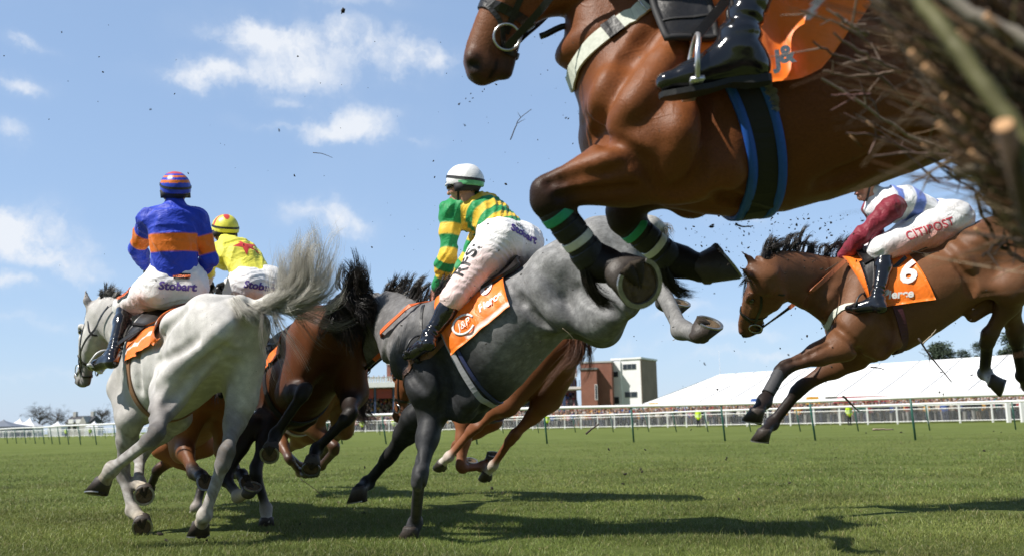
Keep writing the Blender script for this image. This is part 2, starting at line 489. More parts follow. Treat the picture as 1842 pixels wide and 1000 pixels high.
def strands(name, guides, n, mat, parent, r=0.0012, spread=0.02, fan=0.05, rough=0.01, lenvar=0.35, seg=10, seed=1, rootspread=None):
    """hair: n tapering strands that follow a random blend of guide curves"""
    g = np.random.default_rng(seed)
    G = np.array([catmull(c, seg) for c in guides])
    m = len(G)
    s = np.linspace(0, 1, seg)[None, :, None]
    nc = max(3, n // 26); cid = g.integers(0, nc, n)                       # locks
    # strands of a lock share their guide place, bend and length, and close up towards its tip
    u = (g.random(nc) * (m - 1))[cid] + g.normal(0, .05, n); u = np.clip(u, 0, max(m - 1 - 1e-6, 0)); i = np.minimum(u.astype(int), max(m - 2, 0)); t = (u - i)[:, None, None]
    S = G[i] * (1 - t) + G[np.minimum(i + 1, m - 1)] * t
    L = (1 - lenvar * g.random((nc, 1, 1)) ** 1.3)[cid] * (1 - .22 * g.random((n, 1, 1)) ** 2)
    sp = (s[0, :, 0][None] * L[:, :, 0]) * (seg - 1); k = np.minimum(sp.astype(int), seg - 2); f = (sp - k)[..., None]; ar = np.arange(n)[:, None]
    S = S[ar, k] * (1 - f) + S[ar, k + 1] * f
    rs = spread if rootspread is None else rootspread
    S = S + g.normal(0, rs, (nc, 1, 3))[cid] * .7 + g.normal(0, rs * .7, (n, 1, 3)) * (1 - .65 * s) + g.normal(0, fan, (nc, 1, 3))[cid] * s ** 1.4 + g.normal(0, fan * .28, (n, 1, 3)) * s ** 1.6
    stray = (g.random((n, 1, 1)) > .93); S = S + stray * g.normal(0, fan * .9, (n, 1, 3)) * s ** 1.5
    ph = (g.random((nc, 1, 3)) * 6.28)[cid] + g.normal(0, .25, (n, 1, 3)); fr = (1.5 + 2.5 * g.random((nc, 1, 3)))[cid]
    S = S + rough * np.sin(ph + fr * s * 2.2) * s * (0.5 + .5 * g.random((n, 1, 1)))
    T = np.gradient(S, axis=1); T /= np.linalg.norm(T, axis=2, keepdims=True) + 1e-9
    A = nrm([0.31, 0.52, 0.79]); Nn = np.cross(T, A); Nn /= np.linalg.norm(Nn, axis=2, keepdims=True) + 1e-9
    B = np.cross(T, Nn)
    rr = r * (0.7 + 0.6 * g.random((n, 1, 1))) * (1.0 - 0.8 * s ** 2)
    V = np.stack([S + rr * (Nn * math.cos(a) + B * math.sin(a)) for a in (0, 2.094, 4.189)], 2)
    base = (np.arange(n)[:, None, None] * seg + np.arange(seg - 1)[None, :, None]) * 3
    kk = np.arange(3)[None, None]; k2 = (kk + 1) % 3
    Q = np.stack([base + kk, base + k2, base + 3 + k2, base + 3 + kk], -1).reshape(-1, 4)
    col = np.repeat(np.clip(.6 * g.random(nc)[cid] + .4 * g.random(n), 0, 1), seg * 3)
    return part(name, V.reshape(-1, 3), Q, mat, parent, True, color=np.repeat(col[:, None], 3, 1))
# ------------------------------------------------------------------ materials
MATS = {}
def new_mat(name):
    m = bpy.data.materials.new(name); m.use_nodes = True
    t = NT(m.node_tree); b = t.n['Principled BSDF']
    MATS[name] = m
    return m, t, b
def bump(t, b, h, strength=0.3, dist=0.01):
    bm = t.new('ShaderNodeBump', i_Strength=strength, i_Distance=dist); t.l.new(h, bm.inputs['Height']); t.l.new(bm.outputs[0], b.inputs['Normal'])
def plain(name, col, rough=0.6, metal=0.0, spec=0.5, nscale=30.0, namp=0.18, bumpd=0.0, coat=0.0, sheen=0.0):
    if name in MATS: return MATS[name]
    m, t, b = new_mat(name)
    tc = t.new('ShaderNodeTexCoord').outputs['Object']
    nz = t.new('ShaderNodeTexNoise', i_Scale=nscale, i_Detail=5.0, i_Vector=tc)
    v = t.math('MULTIPLY_ADD', nz.outputs['Fac'], 2 * namp, 1 - namp)
    c = t.mix(1.0, col, (1, 1, 1), 'MULTIPLY')
    cc = t.new('ShaderNodeVectorMath', operation='SCALE', i_0=tuple(col)); t.l.new(v, cc.inputs['Scale'])
    t.l.new(cc.outputs[0], b.inputs['Base Color'])
    b.inputs['Roughness'].default_value = rough; b.inputs['Metallic'].default_value = metal
    b.inputs['Specular IOR Level'].default_value = spec; b.inputs['Coat Weight'].default_value = coat
    b.inputs['Sheen Weight'].default_value = sheen
    if bumpd: bump(t, b, nz.outputs['Fac'], 0.6, bumpd)
    return m
def coat_mat(name, rough=0.42, dapple=0.0, fleck=0.25, sheen=0.0, spec=0.45, dscale=14.0, hair=240.0, vein=0.0):
    """short horse coat: colour from the skin's own markings, hair grain, dapples"""
    if name in MATS: return MATS[name]
    m, t, b = new_mat(name)
    at = t.new('ShaderNodeAttribute', attribute_name='Col').outputs['Color']
    tc = t.new('ShaderNodeTexCoord').outputs['Object']
    n1 = t.new('ShaderNodeTexNoise', i_Scale=3.2, i_Detail=4.0, i_Vector=tc).outputs['Fac']
    mp = t.new('ShaderNodeMapping'); mp.inputs['Scale'].default_value = (hair * .35, hair, hair * .45); t.l.new(tc, mp.inputs[0])
    n2 = t.new('ShaderNodeTexNoise', i_Scale=1.0, i_Detail=3.0, i_Roughness=0.7, i_Vector=mp.outputs[0]).outputs['Fac']
    v = t.math('MULTIPLY_ADD', n1, 0.9, 0.55)
    v = t.math('MULTIPLY', v, t.math('MULTIPLY_ADD', n2, 2 * fleck, 1 - fleck))
    if dapple:
        w = t.new('ShaderNodeTexNoise', i_Scale=6.0, i_Detail=2.0, i_Vector=tc)
        wv = t.new('ShaderNodeVectorMath', operation='MULTIPLY_ADD', i_1=(.1, .1, .1)); t.l.new(w.outputs['Color'], wv.inputs[0]); t.l.new(tc, wv.inputs[2])
        vo = t.new('ShaderNodeTexVoronoi', i_Scale=dscale, feature='SMOOTH_F1', i_Vector=wv.outputs[0]); vo.inputs['Smoothness'].default_value = 0.6
        dp = t.ramp(vo.outputs['Distance'], [(0.15, 1.0), (0.6, 0.0)])
        n4 = t.new('ShaderNodeTexNoise', i_Scale=4.0, i_Detail=2.0, i_Vector=tc).outputs['Fac']
        v = t.math('MULTIPLY', v, t.math('MULTIPLY_ADD', t.math('MULTIPLY', dp, n4), dapple * 2, 1 - dapple * .5))
    sc = t.new('ShaderNodeVectorMath', operation='SCALE'); t.l.new(at, sc.inputs[0]); t.l.new(v, sc.inputs['Scale'])
    # mud flecks thrown up from the turf
    n5 = t.new('ShaderNodeTexNoise', i_Scale=90.0, i_Detail=2.0, i_Vector=tc).outputs['Fac']
    mud = t.ramp(n5, [(0.715, 0.0), (0.74, 1.0)])
    c = t.mix(t.math('MULTIPLY', mud, 0.7), sc.outputs[0], (0.05, 0.035, 0.02))
    t.l.new(c, b.inputs['Base Color'])
    b.inputs['Roughness'].default_value = rough; b.inputs['Specular IOR Level'].default_value = spec
    b.inputs['Sheen Weight'].default_value = sheen; b.inputs['Sheen Roughness'].default_value = 0.4
    n3 = t.new('ShaderNodeTexNoise', i_Scale=9.0, i_Detail=3.0, i_Roughness=0.55, i_Vector=tc).outputs['Fac']
    mp2 = t.new('ShaderNodeMapping'); mp2.inputs['Scale'].default_value = (7.0, 12.0, 4.0); mp2.inputs['Rotation'].default_value = (.3, .6, .2); t.l.new(tc, mp2.inputs[0])
    n8 = t.new('ShaderNodeTexNoise', i_Scale=1.0, i_Detail=3.0, i_Roughness=0.5, i_Vector=mp2.outputs[0]).outputs['Fac']
    hgt = t.math('ADD', t.math('MULTIPLY', n2, 0.22), t.math('ADD', t.math('MULTIPLY', n3, .55), t.math('MULTIPLY', n8, 1.0)))
    if vein:
        vw = t.new('ShaderNodeTexNoise', i_Scale=4.0, i_Detail=2.0, i_Vector=tc)
        vv = t.new('ShaderNodeVectorMath', operation='MULTIPLY_ADD', i_1=(.5, .5, .5)); t.l.new(vw.outputs['Color'], vv.inputs[0]); t.l.new(tc, vv.inputs[2])
        wv2 = t.new('ShaderNodeTexVoronoi', i_Scale=5.0, feature='DISTANCE_TO_EDGE', i_Vector=vv.outputs[0]).outputs['Distance']
        n6 = t.new('ShaderNodeTexNoise', i_Scale=2.5, i_Vector=tc).outputs['Fac']
        hgt = t.math('ADD', hgt, t.math('MULTIPLY', t.math('MULTIPLY_ADD', n6, 4.0, -1.8, clamp=True), t.ramp(wv2, [(0.0, vein), (0.035, 0.0)])))
    bump(t, b, hgt, 0.55, 0.010)
    return m
def hair_mat(name, dark, light, rough=0.4):
    if name in MATS: return MATS[name]
    m, t, b = new_mat(name)
    at = t.new('ShaderNodeAttribute', attribute_name='Col').outputs['Fac']
    hc = t.ramp(at, [(0.0, dark), (1.0, light)]); t.l.new(hc, b.inputs['Base Color'])
    if light[0] > .4:
        tr = t.new('ShaderNodeBsdfTranslucent'); t.l.new(hc, tr.inputs['Color']); mx = t.new('ShaderNodeMixShader', i_0=.35); t.l.new(b.outputs[0], mx.inputs[1]); t.l.new(tr.outputs[0], mx.inputs[2]); t.l.new(mx.outputs[0], t.n['Material Output'].inputs[0])
    b.inputs['Roughness'].default_value = rough
    b.inputs['Specular IOR Level'].default_value = 0.4
    return m
def cloth_mat(name, rough=0.55, sheen=0.1, fold=0.006, fscale=9.0, spec=0.4, coat=0.0):
    """cloth whose colours are its own pattern (per-vertex dye)"""
    if name in MATS: return MATS[name]
    m, t, b = new_mat(name)
    at = t.new('ShaderNodeAttribute', attribute_name='Col').outputs['Color']
    tc = t.new('ShaderNodeTexCoord').outputs['Object']
    n1 = t.new('ShaderNodeTexNoise', i_Scale=40.0, i_Detail=4.0, i_Vector=tc).outputs['Fac']
    sc = t.new('ShaderNodeVectorMath', operation='SCALE'); t.l.new(at, sc.inputs[0]); t.l.new(t.math('MULTIPLY_ADD', n1, .24, .88), sc.inputs['Scale'])
    t.l.new(sc.outputs[0], b.inputs['Base Color'])
    b.inputs['Roughness'].default_value = rough; b.inputs['Sheen Weight'].default_value = sheen; b.inputs['Specular IOR Level'].default_value = spec
    b.inputs['Coat Weight'].default_value = coat; b.inputs['Coat Roughness'].default_value = 0.08
    wp = t.new('ShaderNodeTexNoise', i_Scale=fscale * .5, i_Detail=2.0, i_Vector=tc)
    wv = t.new('ShaderNodeVectorMath', operation='MULTIPLY_ADD', i_1=(.5, .5, .5)); t.l.new(wp.outputs['Color'], wv.inputs[0]); t.l.new(tc, wv.inputs[2])
    n2 = t.new('ShaderNodeTexNoise', i_Scale=fscale, i_Detail=3.0, i_Roughness=0.55, i_Vector=wv.outputs[0]).outputs['Fac']
    rg = t.math('ABSOLUTE', t.math('SUBTRACT', n2, 0.5))
    bump(t, b, t.math('ADD', rg, t.math('MULTIPLY', n1, 0.05)), 0.9, fold * 6)
    return m
LEATHER = lambda: plain('black leather', (0.012, 0.011, 0.011), 0.38, nscale=60, bumpd=0.002)
BOOT = lambda: plain('patent black leather', (0.008, 0.008, 0.010), 0.13, spec=0.6, nscale=24, bumpd=0.004, coat=0.6)
STEEL = lambda: plain('worn steel', (0.55, 0.55, 0.54), 0.28, metal=1.0, nscale=80)
WHITE_STRAP = lambda: plain('pale webbing', (0.62, 0.64, 0.55), 0.6, nscale=80, bumpd=0.002)
RUBBER_REIN = lambda: plain('orange rubber rein', (0.72, 0.14, 0.03), 0.5, nscale=120)
BROWN_REIN = lambda: plain('brown rubber rein', (0.36, 0.11, 0.045), 0.5, nscale=120)
HOOF = lambda: plain('hoof horn', (0.045, 0.034, 0.027), 0.55, nscale=50, namp=.4, bumpd=0.004)
SOLE = lambda: plain('hoof sole with earth', (0.035, 0.024, 0.014), 0.85, nscale=60, namp=.5, bumpd=0.01)
CLOTH_ORANGE = (0.95, 0.20, 0.012)
# ------------------------------------------------------------------ horses
class Horse: pass
def near_col(D, p):
    p = np.asarray(p, np.float32)[None]; q = [x for x in D.pr if not x.neg]; return q[int(np.argmin([float(x.d(p)[0]) for x in q]))].col
FORE = dict(radius=.43, cannon=.275, past=.125)
HIND = dict(gask=.47, cannon=.36, past=.125)

def horse(key, label, coat, pal, anchor, hd, pitch, roll, S, legs, poll, muzzle, neck_up=.03, hlat=None, h=0.012, dock=None, extra=(),
          neck_mid=None, ears=1.0, belly=0.0, group=None, sheath=False, name='racehorse', tint=None, pecz=-.27, nb=1.0, tuck=0.0, grooves=()):
    H = Horse(); H.key = key; H.S = S
    a = rad(hd); f = np.array([-math.cos(a), math.sin(a), 0]); l = np.array([-math.sin(a), -math.cos(a), 0]); z = np.array([0, 0, 1.0])
    p = rad(pitch); f, z = f * math.cos(p) - z * math.sin(p), z * math.cos(p) + f * math.sin(p)
    r = rad(roll); l, z = l * math.cos(r) + z * math.sin(r), z * math.cos(r) - l * math.sin(r)
    H.f, H.l, H.z = f, l, z
    (ax, ay, az), apx, apy, ad = anchor
    H.o = P(apx, apy, ad) - S * (f * ax + l * ay + z * az)
    T = lambda x, y, zz: H.o + S * (f * x + l * y + z * zz)
    H.T = T
    D = Field(); H.D = D
    # trunk
    xs = [-.80, -.68, -.50, -.30, -.10, .12, .32, .50, .64]
    zc = [.085, .085, .065, .035, .0, -.022, -.02, .0, -.02]
    aw = [.10, .19, .245, .25, .262, .272, .245, .195, .15]
    bh = [.11, .20, .245, .255, .28, .31, .335, .31, .22]
    bh = [b_ - tuck * {-.30: .8, -.10: 1.0, .12: .8, .32: .3}.get(x, 0) for x, b_ in zip(xs, bh)]; zc = [z_ + tuck * {-.30: .7, -.10: .9, .12: .7, .32: .25}.get(x, 0) for x, z_ in zip(xs, zc)]
    D.sw([T(x, 0, c) for x, c in zip(xs, zc)], l, [v * S for v in aw], [v * S for v in bh], n=17, col='body', k=.02, cap=.55)
    D.rc(T(.48, 0, .22), T(.20, 0, .215), .075 * S, .055 * S, 'body', .12)
    for s in (1, -1):
        q = {1: 'L', -1: 'R'}[s]
        D.rc(T(.34, .125 * s, .20), T(.64, .15 * s, -.06), .080 * S, .105 * S, 'shoulder', .05, flat=(l, .85))
        D.rc(T(.30, .165 * s, .06), T(.44, .16 * s, -.24), .095 * S, .075 * S, 'shoulder', .045, flat=(l, .75))
        D.rc(T(.65, .085 * s, -.10), T(.52, .09 * s, pecz), .095 * S, .08 * S, 'shoulder', .05)
        D.rc(T(-.30, .13 * s, .15), T(-.60, .125 * s, .12), .13 * S, .125 * S, 'haunch', .07)
        D.rc(T(-.32, .215 * s, .165), T(-.34, .20 * s, .13), .04 * S, .05 * S, 'haunch', .07)
    H.DT = Field(); H.DT.pr = list(D.pr)
    joints = {}
    def resolve(p0, spec, L, tg):
        if len(spec) == 4 and spec[0] == 'T': return T(*spec[1:])
        if len(spec) == 4 and spec[0] == 'D': return P(*spec[1:])
        return reach(p0, spec[0], spec[1], L * S, spec[2], key + ' ' + tg)
    H.hoof = {}
    for q, s in (('FL', 1), ('FR', -1)):
        lg = legs[q]
        sh = T(.60, .15 * s, -.08)
        es = lg.get('elbow', (.40, .17 * s, -.33)); el = P(*es[1:]) if es[0] == 'D' else T(*es)
        kn = resolve(el, lg['knee'], lg.get('L', (1, 1, 1))[0] * FORE['radius'], q + ' knee'); fe = resolve(kn, lg['fet'], lg.get('L', (1, 1, 1))[1] * FORE['cannon'], q + ' fet')
        co = resolve(fe, lg['hoof'], FORE['past'], q + ' hoof')
        joints[q] = (sh, el, kn, fe, co)
        c = lambda nm: q + '.' + nm
        D.rc(sh, el, .10 * S, .085 * S, c('arm'), .06)
        ax = nrm(kn - el)
        out = -(nrm(el - kn) + nrm(fe - kn))
        fwd = nrm(out) if np.linalg.norm(out) > .25 else nrm(f - ax * np.dot(f, ax))
        if np.linalg.norm(out) <= .25 and np.dot(fwd, out) < 0 and np.linalg.norm(out) > .12: pass
        side = nrm(np.cross(ax, fwd))
        m = lerp(el, kn, .38)
        D.rc(el + fwd * .025 * S, m + fwd * .012 * S, .085 * S, .070 * S, c('arm'), .05, flat=(side, .82))
        D.rc(el - fwd * .05 * S, m - fwd * .03 * S, .065 * S, .045 * S, c('arm'), .05)
        D.rc(m, lerp(el, kn, .9), .066 * S, .043 * S, c('forearm'), .05, flat=(side, .85))
        ck = nrm(fe - kn); fwd2 = nrm(fwd - ck * np.dot(fwd, ck))
        D.rc(kn - ax * .04 * S, kn + ck * .035 * S, .044 * S, .040 * S, c('knee'), .03)
        D.rc(kn + fwd * .012 * S - ax * .015 * S, kn + fwd * .010 * S + ck * .02 * S, .034 * S, .032 * S, c('knee'), .02)
        D.rc(kn - fwd * .03 * S, kn - fwd * .028 * S + ck * .03 * S, .026 * S, .022 * S, c('knee'), .03)
        D.rc(kn + ck * .03 * S, fe, .033 * S, .030 * S, c('cannon'), .03)
        D.rc(kn - fwd2 * .022 * S + ck * .04 * S, fe - fwd2 * .022 * S, .019 * S, .021 * S, c('cannon'), .025)
        D.rc(fe, fe + (co - fe) * .12, .040 * S, .038 * S, c('fet'), .035)
        D.rc(fe - fwd2 * .025 * S, fe - fwd2 * .03 * S + (co - fe) * .15, .026 * S, .022 * S, c('fet'), .03)
        D.rc(fe, co, .034 * S, .043 * S, c('past'), .03)
        H.hoof[q] = (fe, co, lg['sole'], lg['toe'])
    for q, s in (('HL', 1), ('HR', -1)):
        lg = legs[q]
        hip = T(-.52, .13 * s, .05)
        st = T(*lg.get('stifle', (-.34, .19 * s, -.27)))
        hk = resolve(st, lg['hock'], lg.get('L', (1, 1, 1))[0] * HIND['gask'], q + ' hock'); fe = resolve(hk, lg['fet'], lg.get('L', (1, 1, 1))[1] * HIND['cannon'], q + ' fet')
        co = resolve(fe, lg['hoof'], HIND['past'], q + ' hoof')
        joints[q] = (hip, st, hk, fe, co)
        c = lambda nm: q + '.' + nm
        g = nrm(hk - st); ck = nrm(fe - hk)
        e = -(-g + ck)
        back = nrm(e) if np.linalg.norm(e) > .3 else nrm(-f - g * np.dot(-f, g))
        side = nrm(np.cross(g, back))
        D.rc(hip, st, .165 * S, .10 * S, c('thigh'), .07, flat=(l, .85))
        D.rc(lerp(hip, st, .55) + f * .02 * S, st, .12 * S, .085 * S, c('thigh'), .06, flat=(l, .85))
        bt = T(-.73, .105 * s, .07)
        gm = lerp(st, hk, .45)
        D.rc(T(-.60, .12 * s, .18), bt, .11 * S, .10 * S, 'haunch', .07)
        D.rc(bt, lerp(st, hk, .18) + back * .10 * S, .105 * S, .075 * S, c('thigh'), .06, flat=(l, .9))
        D.rc(lerp(bt, st, .5), lerp(st, hk, .15) + back * .04 * S, .12 * S, .09 * S, c('thigh'), .07, flat=(l, .9))
        D.rc(lerp(st, hk, .12) + back * .10 * S, gm + back * .035 * S, .075 * S, .05 * S, c('gaskin'), .06)
        D.rc(st, gm, .085 * S, .072 * S, c('gaskin'), .05, flat=(side, .85))
        D.rc(gm, lerp(st, hk, .9), .070 * S, .043 * S, c('gaskin2'), .05, flat=(side, .82))
        D.rc(T(-.20, .19 * s, -.13), lerp(T(-.2, .19 * s, -.13), st, .7), .055 * S, .06 * S, 'belly', .11)
        ph = hk + back * .055 * S - g * .05 * S
        D.rc(gm + back * .04 * S, ph, .032 * S, .024 * S, c('gaskin2'), .04)
        D.rc(ph, hk + back * .035 * S + ck * .05 * S, .030 * S, .028 * S, c('hock'), .035)
        D.rc(hk - g * .03 * S, hk + ck * .04 * S, .049 * S, .044 * S, c('hock'), .04)
        b2 = nrm(back - ck * np.dot(back, ck))
        D.rc(hk + ck * .04 * S, fe, .036 * S, .031 * S, c('cannon'), .03)
        D.rc(hk + b2 * .028 * S + ck * .05 * S, fe + b2 * .022 * S, .022 * S, .021 * S, c('cannon'), .025)
        D.rc(fe, fe + (co - fe) * .12, .040 * S, .038 * S, c('fet'), .035)
        D.rc(fe + b2 * .025 * S, fe + b2 * .03 * S + (co - fe) * .15, .026 * S, .022 * S, c('fet'), .03)
        D.rc(fe, co, .034 * S, .043 * S, c('past'), .03)
        H.hoof[q] = (fe, co, lg['sole'], lg['toe'])
    H.joints = joints
    for (q0, q1, ra, rb, cl, kk) in extra: D.rc(P(*q0), P(*q1), ra, rb, cl, kk)
    # groove between the buttocks
    D.rc(T(-.86, 0, .02), T(-.80, 0, -.22), .035 * S, .03 * S, 'body', .06, neg=True)
    # neck
    n0 = T(.42, 0, .08); n1 = T(.62, 0, .20)
    pol = resolve(n1, poll, .66, 'poll')
    ax = nrm(pol - n1); nu = nrm(np.cross(ax, l))
    mid = lerp(n1, pol, .52) + nu * neck_up * S if neck_mid is None else neck_mid
    hl = l if hlat is None else hlat
    npts = [n0, n1, mid, lerp(mid, pol, .72) + nu * .012, pol - nu * .05 * S + ax * .015 * S]
    lat = np.array([l, l, lerp(l, hl, .5), lerp(l, hl, .9), hl])
    D.sw(npts, lat, [.17 * S, .130 * S, .090 * S, .072 * S, .066 * S], [.265 * S * (.4 + .6 * nb), .225 * S * nb, .180 * S * (.5 + .5 * nb), .145 * S, .115 * S], n=12, col='neck', k=.14, cap=.4)
    mz = resolve(pol, muzzle, .60, 'muzzle')
    hx = nrm(mz - pol); hy = nrm(hl - hx * np.dot(hl, hx)); hz = np.cross(hx, hy)
    hs = float(np.linalg.norm(mz - pol)) / .60; hs = min(max(hs, .80 * S), 1.18 * S)
    Q = lambda x, y, zz: pol + hs * (hx * x + hy * y + hz * zz)
    H.Q = Q; H.pol = pol; H.hx, H.hy, H.hz, H.hs = hx, hy, hz, hs; H.n1 = n1; H.mid = mid; H.nu = nu
    i_head = len(D.pr)
    X = [-.02, .08, .18, .28, .38, .48, .55, .595]
    ZC = [-.04, -.055, -.070, -.058, -.036, -.026, -.030, -.042]
    BB = [.075, .105, .130, .118, .088, .070, .064, .048]
    AA = [.062, .080, .092, .084, .062, .050, .050, .040]
    D.sw([Q(x, 0, c) for x, c in zip(X, ZC)], hy, [v * hs for v in AA], [v * hs for v in BB], n=15, col='head', k=.05, cap=.7)
    for s in (1, -1):
        D.rc(Q(.13, .058 * s, -.125), Q(.22, .055 * s, -.12), .066 * hs, .058 * hs, 'head', .035, flat=(hy, .5))
        D.rc(Q(.155, .078 * s, .032), Q(.20, .074 * s, .03), .026 * hs, .022 * hs, 'head', .02)
        D.rc(Q(.22, .078 * s, -.015), Q(.37, .054 * s, -.018), .016 * hs, .012 * hs, 'head', .025)
        D.rc(Q(.57, .034 * s, .002), Q(.60, .036 * s, -.022), .024 * hs, .022 * hs, 'muzzle', .02)
        D.rc(Q(.606, .050 * s, .008), Q(.594, .060 * s, -.020), .010 * hs, .014 * hs, 'muzzle', .010, neg=True)
        D.rc(Q(.176, .098 * s, .012), Q(.186, .098 * s, .012), .016 * hs, .016 * hs, 'eye', .015, neg=True)
        D.rc(Q(.46, .055 * s, -.078), Q(.63, .036 * s, -.080), .008 * hs, .014 * hs, 'muzzle', .012, neg=True)
        eb = Q(-.005, .052 * s, .03); et = eb + hs * ears * (hz * .115 - hx * .095 + hy * .02 * s); em = lerp(eb, et, .4) + hy * .006 * s
        D.rc(eb, em, .026 * hs, .028 * hs, 'ear', .02, flat=(hx * .8 + hz * .6, .6))
        D.rc(em, et, .028 * hs, .006 * hs, 'ear', .015, flat=(hx * .8 + hz * .6, .6))
        D.rc(em + (hx * .5 + hz * .5) * .022 * hs + hy * .008 * s * hs, lerp(em, et, .7) + (hx * .6 + hz * .3) * .018 * hs, .013 * hs, .006 * hs, 'ear', .01, neg=True)
    D.rc(Q(.575, 0, -.062), Q(.60, 0, -.05), .038 * hs, .030 * hs, 'muzzle', .03, flat=(hy, 1.15))
    D.rc(Q(.44, 0, -.088), Q(.555, 0, -.108), .030 * hs, .031 * hs, 'muzzle', .018, flat=(hy, 1.1))
    H.DH = Field(); H.DH.pr = D.pr[i_head:]
    # tail dock
    tr = T(-.80, 0, .20)
    dock = [tr] + ([T(-.90, 0, .16), T(-.97, 0, .0)] if dock is None else dock)
    H.dock = dock
    for i in range(len(dock) - 1):
        D.rc(dock[i], dock[i + 1], (.055 - .012 * i) * S, (.045 - .012 * i) * S, 'tail', .04)
    if sheath: D.rc(T(-.28, 0, -.235), T(-.16, 0, -.275), .06 * S, .045 * S, 'belly', .04)
    # creases between the muscles (sign -1) and raised muscle edges (sign +1), laid along the skin where the photo shows them
    for sg, pts2, r_, kk in grooves:
        pts2 = catmull([(x, y, 0) for x, y in pts2], max(4, 2 * len(pts2)))
        q_ = []
        for x, y, _ in pts2:
            v = cam_dir(x, y); t0 = float(np.linalg.norm(H.o - C0)) - 1.5; ts = np.arange(t0, t0 + 2.4, .008); dd_ = D.ev(C0 + ts[:, None] * v); hit = np.nonzero(dd_ <= 0)[0]
            if len(hit): q_.append((C0 + ts[hit[0]] * v, v))
        for (a_, va), (b_, vb) in zip(q_[:-1], q_[1:]):
            o_ = -.35 * r_ if sg < 0 else .55 * r_
            D.rc(a_ + va * o_, b_ + vb * o_, r_ * S, r_ * S, 'body' if sg < 0 else near_col(D, (a_ + b_) / 2), kk, neg=sg < 0)
    fall = {'arm': 'shoulder', 'forearm': 'shoulder', 'thigh': 'haunch', 'gaskin': 'haunch', 'gaskin2': 'gaskin', 'knee': 'cannon', 'hock': 'cannon', 'fet': 'cannon', 'past': 'fet',
            'shoulder': 'body', 'haunch': 'body', 'belly': 'body', 'neck': 'body', 'head': 'neck', 'muzzle': 'head', 'ear': 'head', 'tail': 'haunch', 'cannon': 'body'}
    def look(c):
        while True:
            if c in pal: return pal[c]
            if '.' in c:
                b = c.split('.')[1]
                if b in pal: return pal[b]
                nb = fall[b]; c2 = c.split('.')[0] + '.' + nb
                c = c2 if (c2 in pal) else (c2 if nb in ('gaskin', 'cannon', 'fet', 'shoulder', 'haunch') and nb not in pal else nb)
                if '.' in c and c.split('.')[1] in ('shoulder', 'haunch') and c not in pal: c = c.split('.')[1]
                continue
            c = fall[c]
    H.root = empty(name, [H.o[0], H.o[1], 0.0], label, 'horse', group)
    V, Qd = D.mesh(h, 2)
    colr = D.color(V, look)
    LQ = (V - pol) / hs; LQ = np.stack([LQ @ hx, np.abs(LQ @ hy), LQ @ hz], 1)
    for a_, b_, w_ in (((.606, .050, .008), (.594, .060, -.020), .024), ((.47, .055, -.078), (.63, .035, -.078), .011)):
        a_ = np.array(a_); v_ = np.array(b_) - a_; t_ = np.clip(((LQ - a_) @ v_) / (v_ @ v_), 0, 1)
        dd_ = np.linalg.norm(LQ - a_ - t_[:, None] * v_, axis=1); k_ = np.clip((w_ - dd_) / w_ * 2.0, 0, 1)[:, None]; colr = colr * (1 - k_) + np.array([[.012, .009, .008]]) * k_
    if tint is not None:
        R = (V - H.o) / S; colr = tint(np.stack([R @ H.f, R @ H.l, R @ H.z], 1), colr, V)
    H.body = part('body', V, Qd, coat, H.root, True, colr)
    # eyes
    for s in (1, -1):
        m = MB(); e = Q(.181, .080 * s, .012)
        ball(m, e, .021 * hs, 12, 8); m.build('eye', plain('dark eye', (.006, .004, .003), .05, spec=.8, coat=1.0), H.root, True)
    for q, (fe, co, so, to) in H.hoof.items(): hoof(H, fe, co, so, to, S)
    return H

def ball(m, c, r, u=12, v=8, ax=None):
    V = []; Fs = []
    ax = np.eye(3) if ax is None else ax
    rr = np.full(3, r) if np.isscalar(r) else np.asarray(r)
    for i in range(v + 1):
        th = math.pi * i / v
        for j in range(u):
            ph = 2 * math.pi * j / u
            q = np.array([math.sin(th) * math.cos(ph), math.sin(th) * math.sin(ph), math.cos(th)]) * rr
            V.append(np.asarray(c) + q @ ax)
    for i in range(v):
        for j in range(u):
            j2 = (j + 1) % u
            Fs.append((i * u + j, (i + 1) * u + j, (i + 1) * u + j2, i * u + j2))
    m.add(V, Fs)

